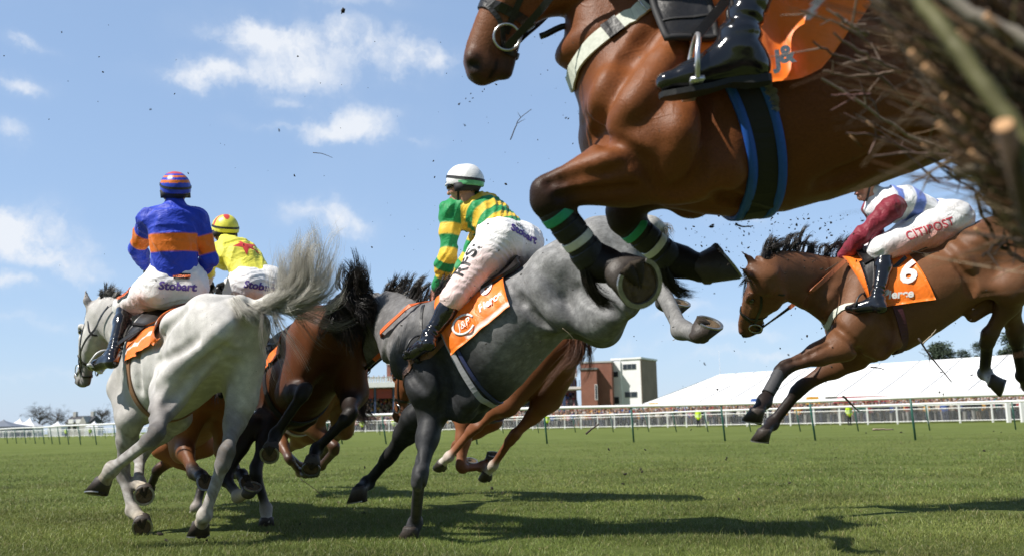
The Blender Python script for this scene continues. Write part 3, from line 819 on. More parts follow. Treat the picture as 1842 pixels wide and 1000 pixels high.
def hoof(H, fe, co, sole, toe, S):
    pa = nrm(co - fe)
    if sole is None:
        t0 = H.f if toe is None else toe
        sidev = nrm(np.cross(pa, t0)); fw = nrm(np.cross(sidev, pa))
        n = nrm(pa * .80 - fw * .60); t = nrm(fw * .8 + pa * .6)
    else:
        n = nrm(sole); t = np.asarray(H.f if toe is None else toe, float)
    t = nrm(t - n * np.dot(t, n)); s = np.cross(n, t)
    N = 28
    ang = np.linspace(0, 2 * math.pi, N, endpoint=False)
    def ring(c, rt, rs, heel=.80):
        x = np.cos(ang); y = np.sin(ang)
        k = np.where(x < 0, heel, 1.0)
        x2 = np.sign(x) * np.abs(x) ** .9 * rt * k
        return c + np.outer(x2, t) + np.outer(np.sign(y) * np.abs(y) ** .92 * rs, s)
    c0 = co - n * .012 * S
    rings = [ring(c0 - n * .012 * S, .043 * S, .042 * S), ring(c0, .053 * S, .050 * S), ring(c0 + n * .008 * S, .0535 * S, .0505 * S), ring(c0 + n * .075 * S + t * .026 * S, .070 * S, .066 * S)]
    bc = c0 + n * .075 * S + t * .026 * S
    inner = [ring(bc - n * .002, .060 * S, .056 * S), ring(bc - n * .012 * S, .050 * S, .046 * S)]
    R = rings + inner
    V = np.vstack(R + [(bc - n * .010 * S)[None], (c0 - n * .012 * S)[None]]); Fs = []
    for i in range(len(R) - 1):
        for k in range(N):
            k2 = (k + 1) % N
            Fs.append((i * N + k, (i + 1) * N + k, (i + 1) * N + k2, i * N + k2))
    b = (len(R) - 1) * N
    for k in range(N): Fs.append((b + k, len(V) - 2, b + (k + 1) % N)); Fs.append((k, (k + 1) % N, len(V) - 1))
    ho = part('hoof', V, Fs, HOOF(), H.root, True)
    # frog and earth packed in the sole
    gq = np.random.default_rng(int(abs(co[0]) * 9999) % 99991); Vd = [bc + n * .002 * S]; Fd = []; NR = 6
    for a_ in range(1, NR + 1):
        rg = ring(bc + n * (.0012 - .0035 * (a_ == NR)) * S, .058 * S * a_ / NR, .054 * S * a_ / NR) + np.outer(gq.normal(0, .0026, N) * (a_ < NR), n); Vd += list(rg)
        for k in range(N):
            k2 = (k + 1) % N
            Fd.append((0, 1 + k, 1 + k2) if a_ == 1 else (1 + (a_ - 2) * N + k, 1 + (a_ - 1) * N + k, 1 + (a_ - 1) * N + k2, 1 + (a_ - 2) * N + k2))
    part('sole', Vd, Fd, plain('earth packed sole', (.12, .080, .042), .9, nscale=70, namp=.6, bumpd=.008), ho, True)
    m = MB()
    fp = [bc - n * .004 * S - t * .052 * S, bc - n * .001 * S - t * .02 * S, bc - n * .005 * S + t * .022 * S]
    fr = [.020 * S, .016 * S, .003 * S]
    for sg in (1, -1): m.tube(catmull([q + s * sg * w * S for q, w in zip(fp, (.018, .010, .001))], 8), catmull([[v, 0, 0] for v in fr], 8)[:, 0], 8)
    m.build('frog', SOLE(), ho, True)
    # shoe
    aa = np.linspace(-2.45, 2.45, 30)
    V = []; Fs = []
    for a_ in aa:
        x, y = math.cos(a_), math.sin(a_); k = .80 if x < 0 else 1.0
        for (q, hgt) in ((.79, 0.001), (1.0, 0.001), (1.0, .008), (.82, .008)):
            V.append(bc + t * (math.copysign(abs(x) ** .9, x) * .069 * S * k * q) + s * (math.copysign(abs(y) ** .92, y) * .065 * S * q) + n * hgt * S)
    for i in range(len(aa) - 1):
        for k in range(4):
            k2 = (k + 1) % 4; Fs.append((i * 4 + k, i * 4 + k2, (i + 1) * 4 + k2, (i + 1) * 4 + k))
    Fs += [(3, 2, 1, 0), tuple((len(aa) - 1) * 4 + k for k in range(4))]
    part('horseshoe', V, Fs, plain('racing plate', (.34, .33, .31), .38, metal=.85, nscale=55, namp=.6), ho, False)

def strap(H, name, pts, mat, w=.025, th=.005, n=28, tgt=None, off=0.0, parent=None, D=None, out=.12):
    """a flat strap lying on the skin along the given points"""
    D = D or H.D
    C = catmull(pts, n)
    if tgt is None: T_ = C - D.grad(C) * .3; C = C + D.grad(C) * out
    else: T_ = np.asarray(tgt, float)
    X = D.onto(C, T_, th * .5 + off + .001)
    Nn = D.grad(X)
    m = MB(); m.ribbon(X, Nn, w, th)
    return m.build(name, mat, parent or H.root, False), X, Nn

def head_strap(H, name, loc, mat, w=.020, th=.005, n=30, cx=None, parent=None):
    """strap round the head: points in head space are thrown outwards from the head's axis and settled on it"""
    L = catmull(loc, n)
    out = []; tg = []
    for x, y, zz in L:
        c = np.array([x if cx is None else x, 0, -.06])
        v = np.array([0, y, zz + .06]); v = v / (np.linalg.norm(v) + 1e-9)
        out.append(H.Q(*(c + v * .34))); tg.append(H.Q(*c))
    X = H.DH.onto(np.array(out), np.array(tg), th * .5 + .0015)
    Nn = H.DH.grad(X)
    m = MB(); m.ribbon(X, Nn, w, th)
    o = m.build(name, mat, parent or H.root, False)
    return o, X, Nn

def bridle(H, rings=True, bw=None):
    lm = LEATHER()
    head_strap(H, 'noseband', [(.39, .09 * math.cos(a), -.06 + .12 * math.sin(a)) for a in np.linspace(.5 * math.pi, 2.5 * math.pi, 13)], lm, .028)
    head_strap(H, 'browband', [(.075 + .02 * abs(math.sin(a)), .12 * math.sin(a), -.02 + .12 * math.cos(a)) for a in np.linspace(-1.5, 1.5, 9)], bw or lm, .022)
    for s in (1, -1):
        head_strap(H, 'cheekpiece', [(.03, .03 * s, .06), (.07, .10 * s, -.01), (.20, .11 * s, -.055), (.33, .09 * s, -.06), (.455, .07 * s, -.066)], lm, .018)
        head_strap(H, 'throatlatch', [(.02, .05 * s, .05), (.035, .10 * s, -.04), (.08, .09 * s, -.16), (.10, .01 * s, -.2)], lm, .014)
        head_strap(H, 'cross_noseband', [(.36, .002 * s, .06), (.43, .06 * s, -.03), (.50, .06 * s, -.09), (.49, .002 * s, -.14)], lm, .014)
        c = H.Q(.470, .066 * s, -.072)
        ring_pts = [c + H.hs * .042 * (H.hx * math.cos(a) + H.hz * math.sin(a)) + H.hy * s * .006 for a in np.linspace(0, 6.283, 24, endpoint=False)]
        m = MB(); m.tube(ring_pts, .0042, 8, closed=True); m.build('bit_ring', STEEL(), H.root, True)
    H.bitL = H.Q(.50, .074, -.085); H.bitR = H.Q(.50, -.074, -.085)

def reins(H, handL, handR, mat=None, sag=.02, grip=.45, w=.022):
    for s, b, hnd in ((1, H.bitL, handL), (-1, H.bitR, handR)):
        pts = catmull([b, lerp(b, hnd, .5) + np.array([0, 0, -sag]), hnd], 24)
        sd = H.hy * s
        for _ in range(12):
            dv = H.D.ev(pts); mv = (np.clip(.034 - dv, 0, .04) * (np.arange(24) > 2))[:, None]; pts = pts + mv * (H.l * s)
        for _ in range(1): pts[1:-1] = (pts[:-2] + pts[1:-1] * 2 + pts[2:]) / 4
        G_ = H.D.grad(pts); dv = np.clip(H.D.ev(pts) / .12, 0, 1)
        nn = [nrm(lerp(G_[i], lerp(sd, H.l * s, i / 23), dv[i])) for i in range(24)]
        k = int(24 * (1 - grip))
        m = MB(); m.ribbon(pts[:k + 1], np.array(nn[:k + 1]), w * .75, .004); r = m.build('rein', LEATHER(), H.root)
        if mat:
            m = MB(); m.ribbon(pts[k:], np.array(nn[k:]), w, .007); m.build('rubber_grip', mat, r)
        else:
            m = MB(); m.ribbon(pts[k:], np.array(nn[k:]), w * .8, .005); m.build('rein_end', LEATHER(), r)

def around(H, x0, x1, a0, a1, nx, na, off, skew=0.0, rout=.62, zc=0.0):
    """grid on the trunk: x along the back, angle from the spine (positive = left side)"""
    g = []; tg = []
    for i in range(nx):
        for j in range(na):
            u = i / (nx - 1); v = j / (na - 1)
            an = a0 + (a1 - a0) * v
            x = x0 + (x1 - x0) * u + skew * abs(an)
            g.append(H.T(x, rout * math.sin(an), zc + rout * math.cos(an))); tg.append(H.T(x, 0, zc))
    return H.D.onto(np.array(g), np.array(tg), off)
def sheet(name, X, nx, na, th, mat, parent, D=None, N=None, color=None):
    """a cloth of real thickness from a grid of points"""
    if N is None: N = D.grad(X)
    V = np.vstack([X + N * th * .5, X - N * th * .5]); n = nx * na; Fs = []
    for i in range(nx - 1):
        for j in range(na - 1):
            a, b, c, d = i * na + j, i * na + j + 1, (i + 1) * na + j + 1, (i + 1) * na + j
            Fs.append((a, b, c, d)); Fs.append((n + d, n + c, n + b, n + a))
    rim = [i * na for i in range(nx)] + [(nx - 1) * na + j for j in range(1, na)] + [i * na + na - 1 for i in range(nx - 2, -1, -1)] + [j for j in range(na - 2, 0, -1)]
    for k in range(len(rim)):
        a, b = rim[k], rim[(k + 1) % len(rim)]; Fs.append((b, a, n + a, n + b))
    col = None if color is None else np.vstack([color, color])
    return part(name, V, Fs, mat, parent, True, col)

def nrm_rows(A): return A / (np.linalg.norm(A, axis=1)[:, None] + 1e-9)
def girth(H, x=.27, skew=-.03, w=.10, mat=None, a=1.1, name='girth', edge=None, ew=.03, off=.002, slant=0.0):
    an = np.linspace(a, 2 * math.pi - a, 60)
    xx = lambda t: x + skew * abs(math.sin(t)) + slant * math.cos(t)
    g = np.array([H.T(xx(t), .62 * math.sin(t), .62 * math.cos(t)) for t in an]); tg = np.array([H.T(xx(t), 0, 0) for t in an])
    def fit(g, tg, o):
        X = H.D.onto(g, tg, o); Y = H.DT.onto(g, tg, o + .006)
        far = np.linalg.norm(X - tg, axis=1) > np.linalg.norm(Y - tg, axis=1) + .035
        X[far] = Y[far]; N = H.D.grad(X); N2 = nrm_rows(g - tg); N[far] = N2[far]
        for _ in range(3): X[1:-1] = (X[:-2] + 2 * X[1:-1] + X[2:]) / 4
        return X, nrm_rows(N * .5 + N2 * .5)
    X, N = fit(g, tg, .006 + off)
    m = MB(); m.ribbon(X, N, w, .010); o = m.build(name, mat or plain('girth webbing', (.02, .02, .024), .6), H.root)
    if edge:
        for s in (1, -1):
            g2 = g + H.f * s * (w / 2 + ew * .35); t2 = tg + H.f * s * (w / 2 + ew * .35)
            X2, N2 = fit(g2, t2, .006 + off)
            m = MB(); m.ribbon(X2, N2, ew, .016); m.build('girth_edge', edge, o, True)
    return o
# ------------------------------------------------------------------ the eight horses
LOWRES = float(os.environ.get('SCENE_LOW', '1'))
ONLY = os.environ.get('SCENE_ONLY', '')
def want(k): return (not ONLY) or (k in ONLY.split(','))
BLK = (.013, .011, .010)
GREY_L = dict(body=(.56, .545, .52), haunch=(.59, .57, .545), belly=(.46, .44, .42), shoulder=(.48, .46, .435), neck=(.50, .48, .46), head=(.52, .505, .48), muzzle=(.13, .115, .115),
              ear=(.28, .26, .25), gaskin=(.34, .315, .30), gaskin2=(.24, .225, .215), hock=(.05, .046, .048), cannon=(.42, .40, .38), fet=(.52, .48, .42), past=(.42, .36, .28), knee=(.24, .22, .21), forearm=(.36, .34, .325), tail=(.62, .60, .55), eye=(.03, .03, .03))
GREY_D = dict(body=(.205, .204, .207), haunch=(.245, .244, .243), belly=(.12, .12, .122), shoulder=(.028, .029, .033), neck=(.17, .165, .165), head=(.20, .195, .19), muzzle=(.03, .03, .03), ear=(.08, .08, .08),
              arm=(.06, .06, .063), forearm=(.16, .155, .157), knee=(.10, .096, .098), cannon=(.05, .049, .051), thigh=(.215, .215, .214), gaskin=(.19, .19, .19), hock=(.14, .14, .14), tail=(.45, .44, .42), eye=(.02, .02, .02),
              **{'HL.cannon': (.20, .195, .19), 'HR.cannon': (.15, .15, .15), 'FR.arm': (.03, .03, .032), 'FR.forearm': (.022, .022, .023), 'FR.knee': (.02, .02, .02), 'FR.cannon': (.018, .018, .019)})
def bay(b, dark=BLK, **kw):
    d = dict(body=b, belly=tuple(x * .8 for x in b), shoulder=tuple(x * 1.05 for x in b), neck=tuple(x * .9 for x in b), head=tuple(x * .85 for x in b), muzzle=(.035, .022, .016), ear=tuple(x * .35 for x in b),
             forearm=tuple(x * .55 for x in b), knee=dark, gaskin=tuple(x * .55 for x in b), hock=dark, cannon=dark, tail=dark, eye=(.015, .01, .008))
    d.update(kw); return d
H_ = {}
DOWN = np.array([0, 0, -1.0])
def sstep(a, b, x): t = np.clip((x - a) / (b - a), 0, 1); return t * t * (3 - 2 * t)
def a_tint(R, C, V):
    # skin shows darker in mottles on the light grey's lower legs, with earth on them
    n = np.sin(V @ np.array([61., 23., 37.]) + 2.1 * np.sin(V @ np.array([17., 43., 29.]))) * np.sin(V @ np.array([29., 71., 19.]) + 1.7 * np.sin(V @ np.array([37., 11., 53.])))
    w = sstep(.95, .55, V[:, 2]) * np.clip(.35 + .9 * n, 0, 1) * .55
    return C * (1 - w[:, None]) + np.array([[.13, .105, .085]]) * w[:, None]
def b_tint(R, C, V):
    # nearly black forehand on the dark grey, belly shading painted into the coat, paler flanks show flecks
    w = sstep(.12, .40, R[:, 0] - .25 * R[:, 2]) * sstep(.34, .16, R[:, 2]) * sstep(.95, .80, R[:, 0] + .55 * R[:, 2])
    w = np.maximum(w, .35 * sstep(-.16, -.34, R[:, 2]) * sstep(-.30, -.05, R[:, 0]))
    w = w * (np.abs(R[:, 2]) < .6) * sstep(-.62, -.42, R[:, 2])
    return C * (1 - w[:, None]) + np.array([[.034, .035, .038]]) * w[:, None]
if want('B'):
    H_['B'] = horse('B', 'dark grey horse landing steeply, ridden by the jockey in green and gold stripes', coat_mat('dark grey coat', .55, .34, .6, dscale=20., hair=120., spec=.2), GREY_D,
        ((.40, 0, .30), 793, 560, 6.0), 14, 27, 0, 1.10,
        dict(FL=dict(elbow=('D', 778, 742, 5.86), knee=(754, 862, -1), fet=('D', 747, 940, 6.02), hoof=('D', 741, 953, 5.98), sole=DOWN, toe=None),
             FR=dict(elbow=('D', 752, 752, 6.2), knee=(699, 822, 1), fet=(660, 868, 1), hoof=(648, 880, -1), sole=CV(.18, -1, .1), toe=None),
             HL=dict(stifle=(-.41, .21, -.25), hock=(1180, 505, -1), fet=(1224, 594, -1), hoof=(1256, 601, -1), sole=CV(.22, .9, .38), toe=CV(1, -.22, .0)),
             HR=dict(stifle=(-.36, -.21, -.22), hock=(1165, 470, 1), fet=(1192, 545, 1), hoof=(1210, 560, 1), sole=CV(.2, .9, .3), toe=CV(1, -.1, .1))),
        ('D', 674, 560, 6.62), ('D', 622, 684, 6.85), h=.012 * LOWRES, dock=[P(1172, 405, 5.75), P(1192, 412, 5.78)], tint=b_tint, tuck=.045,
        grooves=[(-1, [(938, 540), (968, 568), (995, 588)], .018, .05), (-1, [(905, 500), (925, 530), (940, 545)], .014, .05), (1, [(960, 500), (985, 545), (1010, 575)], .030, .07), (-1, [(1040, 520), (1080, 545), (1120, 575)], .014, .06), (-1, [(1130, 530), (1142, 562)], .012, .04),
                 (-1, [(782, 640), (800, 690), (795, 740)], .016, .05), (-1, [(745, 780), (750, 830)], .010, .02), (-1, [(762, 850), (758, 905)], .007, .015), (1, [(735, 800), (740, 835)], .012, .03), (-1, [(720, 640), (738, 672), (760, 700)], .014, .05)])
if want('A'):
    H_['A'] = horse('A', 'light grey horse seen from behind, carrying the jockey in blue and orange', coat_mat('light grey coat', .62, .22, .26, dscale=16., hair=200., vein=.14, spec=.25), GREY_L,
        ((-.80, 0, .20), 432, 546, 5.9), 47, 7, 0, 1.05,
        dict(FL=dict(elbow=(.46, .17, -.30), knee=(220, 850, 1), fet=(238, 918, -1), hoof=(256, 934, -1), sole=CV(.28, -.12, .95), toe=CV(.2, -1, 0)),
             FR=dict(elbow=(.48, -.17, -.30), knee=(252, 818, 1), fet=(248, 868, -1), hoof=(260, 880, -1), sole=CV(.25, .05, .95), toe=CV(.2, -1, 0)),
             HL=dict(stifle=(-.26, .22, -.24), hock=(277, 785, -1), fet=(202, 842, 1), hoof=(186, 866, 1), sole=CV(-.05, -.9, .4), toe=CV(-1, -.25, -.2)),
             HR=dict(stifle=(-.42, -.19, -.28), hock=(405, 822, -1), fet=(368, 926, 1), hoof=(361, 943, 1), sole=DOWN, toe=None)),
        (176, 560, 1), (146, 682, 1), h=.012 * LOWRES, dock=[P(452, 556, 5.95), P(485, 540, 5.85), P(515, 520, 5.85)], tint=a_tint,
        grooves=[(1, [(410, 582), (368, 622), (328, 654), (292, 684)], .030, .06), (-1, [(352, 612), (318, 636), (284, 650)], .018, .05), (-1, [(402, 626), (365, 660), (325, 700), (300, 725)], .016, .06), (-1, [(252, 600), (246, 650), (250, 700)], .014, .06),
                 (-1, [(268, 745), (262, 775)], .010, .02), (-1, [(398, 770), (392, 815)], .008, .02), (1, [(415, 700), (412, 760)], .018, .04), (-1, [(330, 560), (300, 590), (282, 620)], .014, .06)])
if want('E'):
    H_['E'] = horse('E', 'dark bay horse with a raised black tail, ridden by the jockey in yellow', coat_mat('dark bay coat', .48, .0, .3, spec=.25), bay((.085, .029, .011), haunch=(.15, .052, .017), shoulder=(.035, .014, .008), belly=(.03, .014, .008), neck=(.06, .022, .01),  # sunlit haunch and shadowed body tones are painted into this palette
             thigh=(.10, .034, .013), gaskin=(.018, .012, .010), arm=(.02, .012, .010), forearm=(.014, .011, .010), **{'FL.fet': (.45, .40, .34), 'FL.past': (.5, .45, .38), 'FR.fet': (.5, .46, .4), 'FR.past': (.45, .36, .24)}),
        ((-.80, 0, .20), 610, 558, 6.6), 60, 14, 0, .98,
        dict(FL=dict(knee=(458, 845, -1), fet=('D', 478, 915, 6.95), hoof=('D', 480, 935, 6.92), sole=DOWN, toe=None),
             FR=dict(elbow=('D', 446, 768, 7.2), knee=(405, 862, -1), fet=(428, 893, -1), hoof=(446, 886, -1), sole=CV(.25, .95, .3), toe=CV(.9, -.2, .3)),
             HL=dict(stifle=(-.24, .22, -.26), hock=(548, 703, -1), fet=(496, 780, 1), hoof=(488, 803, -1), sole=CV(.05, -.2, 1), toe=CV(0, -1, 0)),
             HR=dict(stifle=(-.40, -.2, -.28), hock=(628, 748, -1), fet=(570, 806, 1), hoof=(562, 826, -1), sole=CV(.1, -.5, .8), toe=CV(-.2, -1, 0))),
        (400, 600, 1), (388, 690, 1), h=.013 * LOWRES, dock=[P(626, 530, 6.45), P(640, 500, 6.45)])
if want('G'):
    H_['G'] = horse('G', 'bright bay horse mostly hidden behind the light grey, one white foot on the grass', coat_mat('bright bay coat', .48, .0, .25, spec=.25), bay((.27, .10, .036), **{'FL.past': (.62, .58, .52), 'FL.fet': (.35, .3, .27), 'forearm': (.2, .075, .03)}),
        ((.70, 0, -.06), 322, 755, 8.6), 60, 4, 0, .98,
        dict(FL=dict(elbow=(.42, .17, -.33), knee=(369, 858, -1), fet=(354, 912, -1), hoof=(347, 926, 1), sole=DOWN, toe=None),
             FR=dict(knee=(284, 842, 1), fet=(268, 878, 1), hoof=(258, 890, 1), sole=None, toe=None),
             HL=dict(hock=('T', -.78, .16, -.58), fet=('T', -1.02, .16, -.62), hoof=('T', -1.12, .16, -.66), sole=None, toe=None),
             HR=dict(hock=('T', -.72, -.16, -.58), fet=('T', -.98, -.16, -.62), hoof=('T', -1.08, -.16, -.67), sole=None, toe=None)),
        (262, 690, 1), (238, 770, -1), h=.014 * LOWRES)
if want('F'):
    H_['F'] = horse('F', 'small distant brown horse galloping away beyond the dark bay, black tail streaming', coat_mat('brown coat', .42, .0, .22), bay((.21, .085, .036), dark=(.05, .026, .018), tail=BLK),
        ((0, 0, 0), 556, 716, 9.8), 50, 8, 0, 1.0,
        dict(FL=dict(knee=(521, 826, -1), fet=(540, 850, 1), hoof=(549, 852, -1), sole=CV(.3, .8, .4), toe=CV(1, 0, 0)),
             FR=dict(knee=(512, 812, 1), fet=(540, 838, 1), hoof=(552, 838, 1), sole=CV(.3, .8, .4), toe=CV(1, 0, 0)),
             HL=dict(stifle=(-.25, .2, -.27), hock=(604, 806, -1), fet=(578, 836, 1), hoof=(568, 844, 1), sole=None, toe=None),
             HR=dict(stifle=(-.3, -.2, -.27), hock=(592, 800, 1), fet=(570, 838, 1), hoof=(560, 846, 1), sole=None, toe=None)),
        (486, 650, 1), (455, 716, 1), h=.016 * LOWRES, dock=[P(626, 690, 9.3), P(640, 718, 9.2)])
if want('D'):
    H_['D'] = horse('D', 'chestnut horse with white hind socks galloping beyond the dark grey', coat_mat('chestnut coat', .48, .0, .25, spec=.25), bay((.21, .078, .031), dark=(.18, .066, .027), haunch=(.165, .060, .024), gaskin=(.20, .074, .03), forearm=(.25, .095, .04), ear=(.2, .08, .03), muzzle=(.15, .08, .06), tail=(.2, .075, .03),
             **{'HL.fet': (.66, .62, .56), 'HL.past': (.62, .57, .5), 'HR.fet': (.62, .57, .5), 'HR.past': (.66, .62, .55), 'HL.cannon': (.26, .1, .045)}),
        ((-.80, 0, .20), 1022, 592, 8.3), 42, 13, 0, 1.02,
        dict(FL=dict(elbow=(.44, .17, -.30), knee=(828, 843, -1), fet=(866, 840, 1), hoof=(880, 828, 1), sole=CV(.1, .95, .2), toe=CV(1, .3, 0)),
             FR=dict(elbow=(.44, -.17, -.30), knee=(818, 802, 1), fet=(832, 832, 1), hoof=(840, 838, 1), sole=CV(.2, .9, .2), toe=CV(1, .3, 0)),
             HL=dict(stifle=(-.22, .22, -.22), hock=(852, 768, 1), fet=(808, 820, 1), hoof=(796, 832, 1), sole=None, toe=None),
             HR=dict(stifle=(-.30, -.2, -.28), hock=(922, 786, -1), fet=(888, 836, 1), hoof=(877, 850, 1), sole=None, toe=None)),
        (728, 648, 1), (713, 752, 1), h=.014 * LOWRES, dock=[P(1035, 600, 8.1), P(1040, 622, 8.05)])
if want('C'):
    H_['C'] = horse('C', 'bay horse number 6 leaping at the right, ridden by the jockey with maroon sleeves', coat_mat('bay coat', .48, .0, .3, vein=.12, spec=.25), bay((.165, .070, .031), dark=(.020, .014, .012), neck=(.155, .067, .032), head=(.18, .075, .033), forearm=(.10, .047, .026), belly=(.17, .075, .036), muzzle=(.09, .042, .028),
             **{'HL.past': (.6, .56, .5), 'gaskin': (.13, .06, .03), 'hock': (.06, .035, .022)}),
        ((.40, 0, .30), 1545, 478, 7.0), 6, 18.5, 0, 1.08,
        dict(FL=dict(elbow=('D', 1512, 622, 6.75), knee=(1407, 662, -1), fet=(1374, 720, -1), hoof=(1363, 740, -1), sole=CV(-.1, -1, .05), toe=None),
             FR=dict(elbow=('D', 1535, 638, 7.1), knee=(1437, 698, 1), fet=(1388, 760, -1), hoof=(1376, 776, -1), sole=CV(-.05, -1, .02), toe=None),
             HL=dict(stifle=(-.50, .20, -.16), hock=(1778, 607, 1), fet=(1772, 670, 1), hoof=(1786, 684, -1), sole=CV(.85, -.25, .3), toe=CV(-.2, -1, 0)),
             HR=dict(stifle=(-.50, -.20, -.16), hock=(1825, 604, 1), fet=(1838, 676, 1), hoof=(1848, 692, 1), sole=None, toe=None)),
        (1367, 492, -1), (1334, 594, 1), h=.012 * LOWRES, sheath=True, tuck=.02,
        grooves=[(-1, [(1590, 560), (1600, 600), (1585, 635)], .016, .05), (-1, [(1470, 520), (1455, 555), (1462, 590)], .014, .05), (1, [(1500, 520), (1480, 560), (1470, 595)], .022, .05), (-1, [(1410, 655), (1450, 640), (1490, 620)], .009, .02), (-1, [(1500, 585), (1530, 610), (1545, 635)], .012, .04), (-1, [(1720, 470), (1742, 500), (1748, 530)], .014, .05), (1, [(1690, 430), (1720, 450), (1745, 480)], .020, .06)])
if want('H'):
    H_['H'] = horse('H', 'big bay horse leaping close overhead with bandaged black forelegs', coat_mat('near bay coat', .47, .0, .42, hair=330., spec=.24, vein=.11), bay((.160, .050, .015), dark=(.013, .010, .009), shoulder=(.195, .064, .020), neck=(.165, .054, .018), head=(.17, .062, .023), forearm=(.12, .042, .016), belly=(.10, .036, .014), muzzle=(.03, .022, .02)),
        ((.27, 0, -.36), 1388, 390, 2.78), -3, 4.5, 0, 1.08,
        dict(FL=dict(elbow=('D', 1215, 300, 2.64), knee=('D', 974, 348, 2.62), fet=('D', 1072, 476, 2.68), hoof=('D', 1118, 486, 2.64), sole=CV(.42, -.10, .90), toe=CV(.5, -1, -.2)),
             FR=dict(elbow=('D', 1265, 268, 2.98), knee=('D', 1110, 386, 2.92), fet=('D', 1212, 472, 2.98), hoof=('D', 1262, 482, 2.98), sole=CV(.76, .64, .05), toe=CV(.65, -.76, 0)),
             HL=dict(stifle=(-.62, .17, -.07), hock=('T', -1.02, .16, -.27), fet=('T', -1.34, .16, -.40), hoof=('T', -1.45, .16, -.46), sole=None, toe=None),
             HR=dict(stifle=(-.62, -.17, -.07), hock=('T', -1.02, -.16, -.27), fet=('T', -1.34, -.16, -.40), hoof=('T', -1.45, -.16, -.46), sole=None, toe=None)),
        ('D', 978, -172, 2.82), ('D', 842, 124, 2.80), h=.0085 * LOWRES, hlat=CV(.12, 0, 1), neck_up=.075, pecz=-.18, nb=.88, tuck=.004,
        grooves=[(-1, [(1248, 165), (1260, 235), (1256, 300), (1238, 345)], .020, .035), (-1, [(1195, 40), (1120, 120), (1080, 190), (1066, 236)], .016, .05), (-1, [(1064, 232), (1070, 242)], .030, .05),
                 (-1, [(1072, 246), (1120, 268), (1165, 300), (1190, 340)], .013, .035), (-1, [(990, 330), (1050, 308), (1115, 300)], .010, .025), (-1, [(1005, 354), (1075, 346), (1140, 338)], .009, .02), (-1, [(1215, 345), (1222, 300), (1205, 262)], .012, .04),
                 (1, [(1215, 90), (1165, 160), (1118, 215)], .020, .05), (1, [(1228, 185), (1224, 250), (1208, 300)], .026, .05), (1, [(1100, 150), (1085, 200)], .022, .05), (1, [(1010, 318), (1070, 296), (1120, 282)], .014, .03),
                 (-1, [(1290, 350), (1330, 365), (1375, 372)], .010, .03), (-1, [(1480, 330), (1560, 300), (1640, 250)], .012, .05)], extra=[((1190, 258, 2.60), (1062, 312, 2.60), .105, .052, 'FL.arm', .06)])
# ------------------------------------------------------------------ jockeys
def depth(p): return float(np.dot(np.asarray(p) - C0, CF))
def hand_prims(D, wr, fw, pn, sd, S=1.0, curl=1.0, col='hand', side=1):
    """palm, four curled fingers and a thumb; fw towards the knuckles, pn out of the palm, sd towards the thumb"""
    q = lambda a, b, c: wr + S * (fw * a + sd * b + pn * c)
    D.rc(q(.0, 0, 0), q(.045, .004, 0), .024 * S, .026 * S, col, .02, flat=(pn, .62))
    D.rc(q(.05, .022, 0), q(.078, .024, .0), .017 * S, .013 * S, col, .018)
    D.rc(q(.05, -.018, 0), q(.072, -.022, .0), .017 * S, .012 * S, col, .018)
    for k, (o, L) in enumerate(((.030, .040), (.011, .045), (-.008, .042), (-.027, .034))):
        a = q(.078 - abs(o - .008) * .25, o, -.002); b = a + S * (fw * L * .62 + pn * L * .72 * curl)
        c = b + S * (pn * L * .62 - fw * L * .34 * curl); d = c + S * (-fw * L * .62 * curl + pn * L * .05 - pn * L * .25)
        D.rc(a, b, .0098 * S, .0092 * S, col, .006); D.rc(b, c, .0092 * S, .0085 * S, col, .005); D.rc(c, d, .0085 * S, .0074 * S, col, .005)
    a = q(.020, .026, .006); b = q(.052, .044, .022); c = q(.078, .036, .036)
    D.rc(a, b, .014 * S, .0112 * S, col, .012); D.rc(b, c, .0108 * S, .0088 * S, col, .006)

def against(Hh, px, py, off, p0, L):
    """the place on a pixel's ray that lies off metres outside the horse's side"""
    v = cam_dir(px, py); t0 = float(np.linalg.norm(Hh.o - C0)) - 1.6; ts = np.arange(t0, t0 + 2.6, .01)
    X = C0 + ts[:, None] * v
    d = Hh.D.ev(X) - off
    hit = np.nonzero(d <= 0)[0]
    i = hit[0] if len(hit) else int(np.argmin(d))
    return X[i].astype(float)

def folds(freqs, amp, seed):
    g = np.random.default_rng(seed)
    ks = [(g.normal(0, 1, 3) * f, g.random() * 6.28, g.normal(0, 1, 3) * f * .6, g.random() * 6.28) for f in freqs]
    def fn(X):
        o = np.zeros(len(X), np.float32)
        for k, p, k2, p2 in ks:
            o += 1 - np.abs(np.sin(X @ k.astype(np.float32) + p + 1.6 * np.sin(X @ k2.astype(np.float32) + p2)))
        return -(o / len(ks) - .4).astype(np.float32) * amp
    return fn

